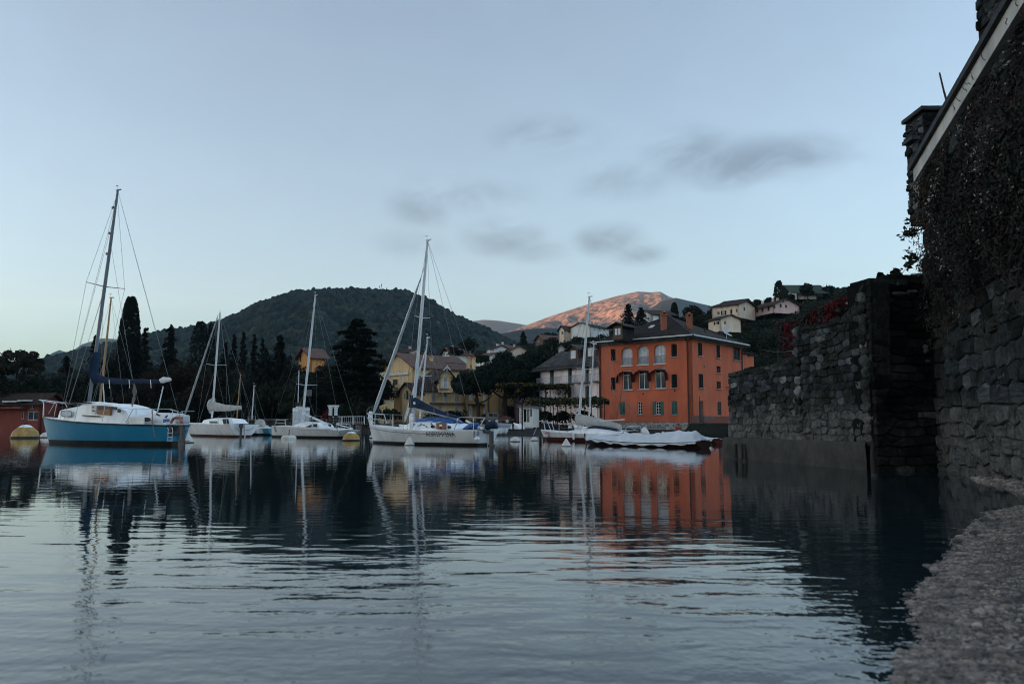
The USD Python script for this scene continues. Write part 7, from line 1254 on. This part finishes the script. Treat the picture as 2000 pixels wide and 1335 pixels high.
# white piles and striped dolphins
for i, (px, y0, y1, r, lb) in enumerate([(577, 797, 829, .30, "leftmost white pile of the cluster behind the race boat's mast"), (583, 794, 829, .34, "broad white pile with a bird post, second in the cluster behind the race boat"), (590, 797, 829, .26, "white pile directly left of the race boat's mast"), (599, 796, 826, .28, "rightmost white pile of the cluster behind the race boat's mast")]):
    Y = 82 + i * .8; b = at(px, y1, Y); t = Th("white_pile", lb, "pile", (b[0], b[1], 0)); h = at(px, y0, Y)[2]; t.part("shaft", MB().lathe([(r, .42), (r, h), (r * .9, h + .04), (.01, h + .06)], 14), whitemast_m, smooth=40); t.part("dark_foot", MB().lathe([(r * .98, -.5), (r * .98, .42)], 14), anti_m, smooth=40)
    t.part("cap_ring", MB().lathe([(r * 1.04, h - .3), (r * 1.07, h - .2), (r * 1.04, h - .1)], 14), gel_m)
for px, lb in ((645, "left black and white mooring dolphin right of the race boat's boom"), (655.5, "right black and white mooring dolphin right of the race boat's boom")):
    b = at(px, 829, 84); t = Th("mooring_dolphin", lb, "pile", (b[0], b[1], 0)); h = at(px, 793, 84)[2]; hm = at(px, 811, 84)[2]; t.part("black_shaft", MB().lathe([(.17, -.5), (.17, hm)], 12), anti_m, smooth=40); t.part("white_shaft", MB().lathe([(.19, hm), (.19, h)], 12), whitemast_m, smooth=40); t.part("crosshead", MB().box((0, 0, h + .05), (.62, .3, .12), bev=.02), gel_m); t.part("strut", MB().bar((-.28, 0, h), (-.17, 0, h - .25), .05).bar((.28, 0, h), (.17, 0, h - .25), .05), gel_m)
t = Th("pole", "thin pale pole with a dark box standing on the white piles", "pole", at(582, 792, 82.5)); t.part("shaft", MB().tube([[0, 0, -.5], [0, 0, at(581, 723, 82.5)[2] - at(582, 792, 82.5)[2]]], .045, 7), whitemast_m); t.part("lamp_box", MB().box((0, 0, .15), (.5, .3, .35), bev=.05), anti_m)
t = Th("notice_board", "small grey notice board on posts behind the race boat's mast", "sign", at(600, 800, 104)); t.part("board", MB().box((0, 0, 2.2), (1.1, .06, .8)), rail_m); t.part("post", MB().box((-.4, 0, .9), (.07, .07, 1.79)), post_m); t.part("post", MB().box((.4, 0, .9), (.07, .07, 1.79)), post_m)
# cars
def car(label, px0, px1, ytop, Y, paint, van=False, rz=0.0, plate_c=None):
    gz = .95; c = pxy((px0 + px1) / 2, Y); L = (px1 - px0) / 1564 * Y; H = at((px0 + px1) / 2, ytop, Y)[2] - gz; t = Th("parked_van" if van else "parked_car", label, "van" if van else "car", (*c, gz), rz)
    W_ = 1.75; pr = [(-L / 2, .32), (-L / 2, H * .62), (-L * .47, H * .70), (-L * .40, H * .97), (-L * .34, H), (L * .18, H), (L * .24, H * .96), (L * .36, H * .62), (L * .48, H * .55), (L / 2, H * .42), (L / 2, .3)] if van else [(-L / 2, .34), (-L / 2, H * .58), (-L * .44, H * .68), (-L * .26, H * .97), (-L * .1, H), (L * .08, H * .98), (L * .25, H * .66), (L * .44, H * .56), (L / 2, H * .40), (L / 2, .32)]
    body_ = [(x, min(z, H * .63)) for x, z in pr]; t.part("body", MB().prism(body_, W_, (0, W_ / 2, 0), (1, 0, 0), (0, 0, 1), (0, -1, 0)), paint)
    cab = [(x, z) for x, z in pr if z >= H * .60]; pg = Polygon([(x * .985, z) for x, z in cab]).buffer(0); t.part("cabin", MB().poly(pg, W_ * .86, np.array([0, W_ * .43, 0.]), np.array([1, 0, 0.]), np.array([0, 0, 1.]), np.array([0, -1., 0])), paint)
    xa, xb = (-L * .36, L * .22) if van else (-L * .24, L * .16)
    for sg in (1, -1):
        for a, b in ((xa, (xa + xb) / 2 - .06), ((xa + xb) / 2 + .06, xb)): t.part("side_window", MB().box(((a + b) / 2, sg * (W_ * .43 + .006), H * .79), (b - a, .02, H * .25)), glass_m)
        for wx in (-L * .31, L * .30):
            m = MB(); a = np.linspace(0, 2 * np.pi, 17); Rw = .31; wy = sg * (W_ / 2 - .08); m.grid([[[wx + r * math.cos(q), wy + y * sg, .31 + r * math.sin(q)] for q in a] for r, y in ((Rw, -.08), (Rw, .09), (Rw * .65, .10))]); pw = t.part("wheel", m, anti_m); t.part("hubcap", MB().face([[wx + Rw * .64 * math.cos(q), wy + .101 * sg, .31 + Rw * .64 * math.sin(q)] for q in a[:-1][::(-sg)]]), eng_m, parent=pw)
        t.part("tail_light", MB().box((-L / 2 - .01, sg * W_ * .42, H * .52), (.04, .2, .16)), M_tail); t.part("headlight", MB().box((L / 2 + .005, sg * W_ * .38, H * .40), (.04, .28, .13)), blind_m)
    t.part("bumper", MB().box((-L / 2 - .03, 0, .42), (.12, W_ * .96, .2), bev=.03), engd_m); t.part("bumper", MB().box((L / 2 + .03, 0, .42), (.12, W_ * .96, .2), bev=.03), engd_m); return t
M_tail = M("red_tail_lamp", (.30, .02, .015), .3, (.22, .015, .012), 9)
silver = M("silver_car_paint", (.17, .18, .19), .3, (.15, .16, .17), 2, spec=.5, coat=.5); darkp = M("dark_car_paint", (.022, .024, .027), .3, (.018, .02, .022), 2, coat=.5); redp = M("dark_red_car_paint", (.13, .012, .012), .3, (.11, .010, .010), 2, coat=.5)
car("silver grey van parked under the umbrella pines", 949, 979, 806, 101, silver, True, .15); car("dark hatchback parked left of the silver van", 934, 958, 808, 106, darkp, False, .2); car("dark red car parked right of the silver van by the pine trunk", 967, 1001, 812, 96, redp, False, 2.9)
# boats drawn up on the shore
def dinghy(name, label, px0, Y0, px1, Y1, ym, B, mat, up=True, gz=None):
    a, b = np.array([*pxy(px0, Y0), 0]), np.array([*pxy(px1, Y1), 0]); gz = at((px0 + px1) / 2, ym, (Y0 + Y1) / 2)[2]; d = b - a; t = Th(name, label, "rowing boat", (*((a + b) / 2)[:2], gz), math.atan2(d[1], d[0])); L = np.linalg.norm(d); m = MB(); rows = []
    for f in np.linspace(0, 1, 18):
        w = B / 2 * (1 - abs(2 * f - .9) ** 2.6 * .97 if f < .45 else 1 - .35 * ((f - .45) / .55) ** 2); hgt = (.42 + .12 * (1 - f) ** 2); rows.append([[(f - .5) * L, w * math.cos(a_), (hgt * math.sin(a_) if up else hgt * (1 - math.sin(a_)))] for a_ in np.linspace(0, math.pi, 11)])
    m.grid(rows); t.part("hull", m, mat, smooth=50); m = MB(); m.tube([r[0] for r in rows], .03, 5); m.tube([r[-1] for r in rows], .03, 5); t.part("gunwale", m, gelo_m)
    m = MB(); m.tube([[(f - .5) * L, 0, (.43 + .12 * (1 - f) ** 2) if up else 0] for f in np.linspace(.02, .98, 12)], .025, 5); t.part("keel", m, mat); return t
covg = M("grey_boat_cover", (.22, .24, .25), .7, (.15, .165, .17), 2, bump=.02)
dinghy("upturned_boat", "long grey upturned boat on the shore below the cars", 962, 74, 1010, 80, 836, 1.4, covg); dinghy("upturned_boat", "small white upturned boat beside the white boathouse on the shore", 1002, 73, 1018, 74, 837, 1.2, gelo_m); dinghy("upturned_boat", "grey upturned boat behind the stern of the lettered sailboat", 905, 84, 945, 86, 836, 1.3, covg); dinghy("beached_dinghy", "white dinghy on the water's edge right of the lettered sailboat's outboard", 960, 62, 983, 66, 849, 1.3, gelo_m, False); dinghy("beached_dinghy", "grey dinghy drawn up left of the white boathouse", 925, 78, 958, 80, 843, 1.3, covg, False)
m = MB(); 
for px, lb in ((977, "left short white mooring stick on the shore"), (987, "right short white mooring stick on the shore")):
    b = at(px, 848, 62); t = Th("mooring_stick", lb, "stick", b); t.part("shaft", MB().tube([[0, 0, -.3], [.08, 0, .2], [.12, 0, .42]], [.03, .03, .025], 6), whitemast_m); t.part("tip", MB().ball((.12, 0, .43), .045, 1), gel_m)
# white boathouse and pergola
A, B = pxy(1015, 80), pxy(1041, 79.7); hut = Th("white_hut", "small white hut with stone corners below the pergola", "hut", (*A, .2)); w = Wall(A, B); zt = zz(1025, 795, 79)
window(hut, w, w.rect(r5(680, 880, 712, 1025)), "door", sm=shutk_m, sill=False); window(hut, w, w.rect(r5(752, 880, 775, 965)), "plain", sill=False); window(hut, w, w.rect(r5(716, 880, 745, 1025)), "plain", sill=False); w.build(hut, .55, zt, white_m, thick=3.2); Wall(A + np.array([.0, 3.2]), A).build(hut, .0, zt, white_m, thick=.3); m = MB(); w.bx(m, -.2, zt, w.L + .2, zt + .14, -3.4, .2); hut.part("roof", m, conc_m, world=True)
pb = w.build(hut, -.1, .54, conc_m, thick=.2, name="plinth"); rubble(hut, w.A, w.ex, (0, 0, 1), w.n, sbox(.02, .05, w.L, .54), .3, .16, pl, (.7, .3), np.random.default_rng(6), depth=(.01, .04), parent=pb); rubble(hut, w.A, w.ex, (0, 0, 1), w.n, sbox(.0, .56, .32, zt - .02), .2, .14, pl, (.8, .2), np.random.default_rng(7), depth=(.01, .03), name="corner_stone")
def pergola(name, label, x0, x1, ytop, ybot, Y0, Y1, mat1, mat2, seed, posts, drop=.5):
    A, B = pxy(x0, Y0), pxy(x1, Y1); w = Wall(A, B); t = Th(name, label, "pergola", (*A, .4)); z = zz((x0 + x1) / 2, (ytop + ybot) / 2, (Y0 + Y1) / 2); r_ = np.random.default_rng(seed); dp = 4.0
    for k in range(posts):
        u = w.L * k / (posts - 1)
        for o in (0, -dp): t.part("post", MB().tube([w.p(u, .2, o), w.p(u, z, o)], .05, 6), post_m, world=True)
    for k in range(9): u = w.L * k / 8; t.part("beam", MB().bar(w.p(u, z + .03, .3), w.p(u, z + .03, -dp - .3), .07, .09), post_m, world=True)
    for o in (0, -dp): t.part("beam", MB().bar(w.p(-.3, z - .06, o), w.p(w.L + .3, z - .06, o), .08, .10), post_m, world=True)
    for nm, mt, n_, sd in (("vine_leaves", mat1, 5200, 1), ("yellow_leaves", mat2, 2600, 2)):
        u = r_.uniform(-.6, w.L + .5, n_); o = r_.uniform(-dp - .3, .5, n_); nz = fbm(np.stack([u * .8, o * .8, 0 * u + sd], -1), 3, seed); zq = z + .15 + .42 * (nz - .35) + r_.normal(0, .10, n_) - np.where((o > .1) & (nz > .45), r_.uniform(0, drop, n_), 0) ; ok = nz > .33
        Pq = w.A + u[:, None] * w.ex + o[:, None] * w.n + zq[:, None] * [0, 0, 1]; t.part(nm, quads(Pq[ok], np.tile([0, -.3, 1.0], (ok.sum(), 1)), .20, r_), mt, world=True)
    return t
pergola("pergola", "vine covered pergola with yellowing leaves in front of the pink house", 1038, 1168, 779, 792, 84, 82, LM["green"], LM["yellow"], 3, 6, .8); pergola("pergola", "upper vine pergola hanging from the pink house terrace", 1012, 1105, 750, 762, 93, 97, LM["dark"], LM["gold"], 5, 4, 1.0)
for i, (px, lb) in enumerate([(1062, "dark hedge under the pergola, left part"), (1100, "dark hedge under the pergola, middle part"), (1138, "dark hedge under the pergola, right part")]): T("bush", "dark", px, 796, 836, 26, 86, "hedge_shrub", lb, trunk=.02)
t = Th("flag_pole", "thin dark pole with a blue top in front of the pink house's pergola", "pole", at(1054, 835, 72)); hh = at(1054, 754, 72)[2] - t.loc[2]; t.part("shaft", MB().tube([[0, 0, 0], [0, 0, hh]], .035, 6), iron_m); t.part("pennant", MB().tube([[0, 0, hh - .9], [0, 0, hh]], [.05, .035], 6), navy_m)
t = Th("post", "dark square post at the left corner of the white hut", "post", at(1020, 838, 68)); t.part("shaft", MB().box((0, 0, 1.1), (.12, .12, 2.6)), post_m); t.part("cap", MB().box((0, 0, 2.43), (.16, .16, .06)), iron_m)
# stairs between the red house and the stepped wall
st = Th("stone_stairs", "wide dark mossy stone stairs descending to the water right of the red house", "stairs", (*pxy(1380, 72), 0))
for k in range(7):
    Y = 69.5 + k * 1.15; z = .14 * (k + 1); L_, R_ = pxy(1334 + k * 2.2, Y), pxy(1480, Y); st.part("step", MB().prism([tuple(L_), tuple(R_), tuple(pxy(1480, 84)), tuple(pxy(1352, 83.6)), tuple(L_ + [.03, .25])], z + .3, (0, 0, -.3)), mossst_m, world=True); st.part("nosing", MB().box(((L_[0] + R_[0]) / 2, Y + .02, z - .015), (R_[0] - L_[0], .12, .035)), foot_m, world=True)
# person sitting at the foot of the stairs
pe = Th("person", "person in a red jacket and dark cap sitting by the water below the red house", "person", at(1325, 847, 68)); pe.x.GetPrim()
import manifold3d as m3
def body_mesh(J, bones, edge=.02, it=6):
    parts = [m3.Manifold.batch_hull([m3.Manifold.sphere(J[a][1], 20).translate(tuple(map(float, J[a][0]))), m3.Manifold.sphere(J[b][1], 20).translate(tuple(map(float, J[b][0])))]) for a, b in bones]
    m = m3.Manifold.batch_boolean(parts, m3.OpType.Add).refine_to_length(edge).to_mesh(); tm_ = trimesh.Trimesh(m.vert_properties[:, :3], m.tri_verts); trimesh.smoothing.filter_taubin(tm_, iterations=it); return np.array(tm_.vertices), np.array(tm_.faces)
J = {"pel": ((0, 0, .12), .13), "che": ((0, -.04, .44), .135), "nec": ((0, -.05, .60), .055), "hea": ((0, -.09, .73), .095), "hed": ((0, -.08, .77), .09)}
bn = [("pel", "che"), ("che", "nec"), ("nec", "hea"), ("hea", "hed")]
for s_, n_ in ((1, "l"), (-1, "r")):
    J |= {n_ + "sh": ((s_ * .17, -.04, .53), .06), n_ + "el": ((s_ * .22, -.12, .30), .045), n_ + "wr": ((s_ * .10, -.32, .28), .032), n_ + "hip": ((s_ * .09, -.02, .10), .085), n_ + "kn": ((s_ * .12, -.40, .30), .062), n_ + "an": ((s_ * .12, -.42, -.08), .042), n_ + "to": ((s_ * .13, -.58, -.12), .035)}
    bn += [("che", n_ + "sh"), (n_ + "sh", n_ + "el"), (n_ + "el", n_ + "wr"), ("pel", n_ + "hip"), (n_ + "hip", n_ + "kn"), (n_ + "kn", n_ + "an"), (n_ + "an", n_ + "to")]
    hd = np.array(J[n_ + "wr"][0]) + [-s_ * .05, -.05, 0]; J[n_ + "pa"] = (hd, .032); bn.append((n_ + "wr", n_ + "pa"))
    for q in range(4): J[n_ + f"f{q}"] = (hd + [-s_ * .02, -.07, .03 - .02 * q], .010); J[n_ + f"g{q}"] = (hd + [-s_ * .03, -.04, .025 - .02 * q], .011); bn += [(n_ + f"g{q}", n_ + f"f{q}")]
    J[n_ + "th"] = (hd + [s_ * .0, -.04, .05], .010); bn.append((n_ + "pa", n_ + "th"))
J["nos"] = ((0, -.19, .72), .016); bn.append(("hea", "nos"))
skin = M("skin", (.38, .22, .16), .6, (.34, .19, .14), 5); redj = M("red_jacket", (.30, .035, .03), .8, (.22, .03, .025), 6, bump=.005); jean = M("dark_trousers", (.02, .022, .03), .85, (.015, .016, .022), 6)
pe.part("body", body_mesh(J, bn, .025), skin)
def clothes(keys, grow, name, mat):
    JJ = {k: (v[0], v[1] + grow) for k, v in J.items()}; pe.part(name, body_mesh(JJ, [b for b in bn if b[0] in keys and b[1] in keys], .03), mat, smooth=60)
clothes({"pel", "che", "lsh", "rsh", "lel", "rel", "lwr", "rwr"}, .02, "jacket", redj); clothes({"pel", "lhip", "rhip", "lkn", "rkn", "lan", "ran"}, .018, "trousers", jean)
pe.part("cap", MB().lathe([(.112, .0), (.112, .04), (.09, .09), (.04, .115), (.005, .12)], 14, (0, -.085, .765)).box((0, -.22, .775), (.14, .12, .015)), anti_m)
single("shore_rock", (lambda v, f: (v + at(1325, 849, 68.1), f))(np.array((i_ := trimesh.creation.icosphere(2)).vertices) * [.5, .4, .25] * (1 + .3 * (fbm(np.array(i_.vertices) * 2, 3, 1)[:, None] - .5)), i_.faces), ws_grey, "flat grey rock under the sitting person", "rock", smooth=40)
t = Th("bag", "orange bag lying beside the sitting person", "bag", at(1330, 847, 68)); t.part("sack", fold([(-.12, 0, .1), (-.06, 0, .16), (.03, 0, .17), (.12, 0, .1)], [.07, .14, .13, .06], 4, 10, .15), M("orange_cloth", (.45, .12, .03), .8, (.34, .09, .025), 6), smooth=60); t.part("strap", MB().tube([[-.06, 0, .28], [0, 0, .36], [.06, 0, .28]], .012, 5), jean)
# red creeper on the slope wall above the stepped wall, with its sloping coping
A, B = pxy(1548, 40), pxy(1662, 33); w = Wall(A, B); tw_ = Th("garden_wall", "sloping garden wall smothered in red creeper above the stepped stone wall", "wall", (*A, 1)); t0, t1 = w.uv(1548, 640), w.uv(1660, 589)
w.build(tw_, 1.0, 2, mortar_m, thick=.4, name="wall_body", top=[(w.L, t1[1] - .05), (0, t0[1] - .05)])
nb = 10
for k in range(nb): a, b = w.L * k / nb, w.L * (k + 1) / nb - .03; za, zb_ = t0[1] + (t1[1] - t0[1]) * a / w.L, t0[1] + (t1[1] - t0[1]) * b / w.L; tw_.part("coping_stone", MB().add([w.p(u, z_ + dz, o) for u, z_ in ((a, za), (b, zb_)) for o in (.14, -.5) for dz in (-.045, .07)], [[0, 4, 5], [0, 5, 1], [1, 5, 7], [1, 7, 3], [0, 2, 6], [0, 6, 4], [0, 1, 3], [0, 3, 2], [4, 6, 7], [4, 7, 5]]), stonew_m, world=True)
rc = Th("red_creeper", "crimson creeper hanging over the sloping garden wall above the stepped wall", "creeper", (*A, 1)); r_ = np.random.default_rng(9); n_ = 9000; f = r_.uniform(-.12, 1.05, n_); dz = -np.abs(r_.normal(0, .55, n_)) + .15; nz = fbm(np.stack([f * 14, dz * 2.2, 0 * f], -1), 3, 2)
zq = t0[1] + (t1[1] - t0[1]) * f + dz * (1 + 2.0 * (f < .03)); ok = nz > .36; Pq = w.A + (f * w.L)[:, None] * w.ex + zq[:, None] * [0, 0, 1] + (w.n * .12 + 0) + r_.uniform(0, .35, n_)[:, None] * w.n; sel = ok & (fbm(np.stack([f * 9, dz * 1.5, 0 * f + 5], -1), 3, 7) > .46); sel2 = ok & ~sel
rc.part("red_leaves", quads(Pq[sel], np.tile(w.n + [0, 0, .5], (sel.sum(), 1)), .10, r_), LM["red"], world=True); rc.part("dark_leaves", quads(Pq[sel2], np.tile(w.n + [0, 0, .5], (sel2.sum(), 1)), .10, r_), M("dark_creeper_leaves", (.035, .018, .018), .8, (.02, .02, .016), 1, isl=.4), world=True)
T("bush", "red", 1653, 576, 606, 12, 34, "creeper_bush", "crimson bush on top of the sloping garden wall", trunk=.02, size=.09, n=2600); T("bush", "red", 1540, 695, 722, 16, 38, "creeper_bush", "low crimson bush behind the left end of the stepped wall", trunk=.02, size=.09, n=2600)
for px, top, hw, lb in ((1752, 527, 26, "fir branches showing above the black buttress"), (1722, 536, 18, "dark fir tips left of the fort wall above the buttress")): T("spiky", "conifer", px, top, 575, hw, 60, "conifer_tree", lb, trunk=.02, size=.18, n=2500)
# radio masts on the hill
for px, y0, y1, lb in ((745, 553, 572, "tallest radio mast on top of the wooded hill"), (741.5, 557, 572, "thin radio mast left of the tallest one on the hill"), (755, 561, 572, "short radio mast right of the tallest one on the hill")):
    b = at(px, y1, 1600); t = Th("radio_mast", lb, "radio mast", b); h = at(px, y0, 1600)[2] - b[2]; t.part("mast", MB().tube([[0, 0, -3], [0, 0, h]], [.55, .3], 5), iron_m); t.part("antenna_panel", MB().box((0, 0, h * .8), (1.6, .6, 2.0)), iron_m)
# overhead cable
t = Th("overhead_cable", "thin cable crossing from the red house annex to the stepped wall", "cable", (0, 0, 0)); t.part("wire", MB().tube([at(1482, 682, 95), at(1520, 688, 60), at(1556, 684, 24)], .012, 4), iron_m)
# ------------------------------------------------------------------ haze
hz = usdkit.material(stage, "/World/Looks/haze_air", {"v": ("principled_volume", {"color": (.58, .80, 1.0), "density": 4.0e-5, "anisotropy": .2})}, [], volume="v.volume")
h = MB().box((-7500, -2500, 760), (34500, 25000, 1526)); single("haze", h, hz, kind="stuff")
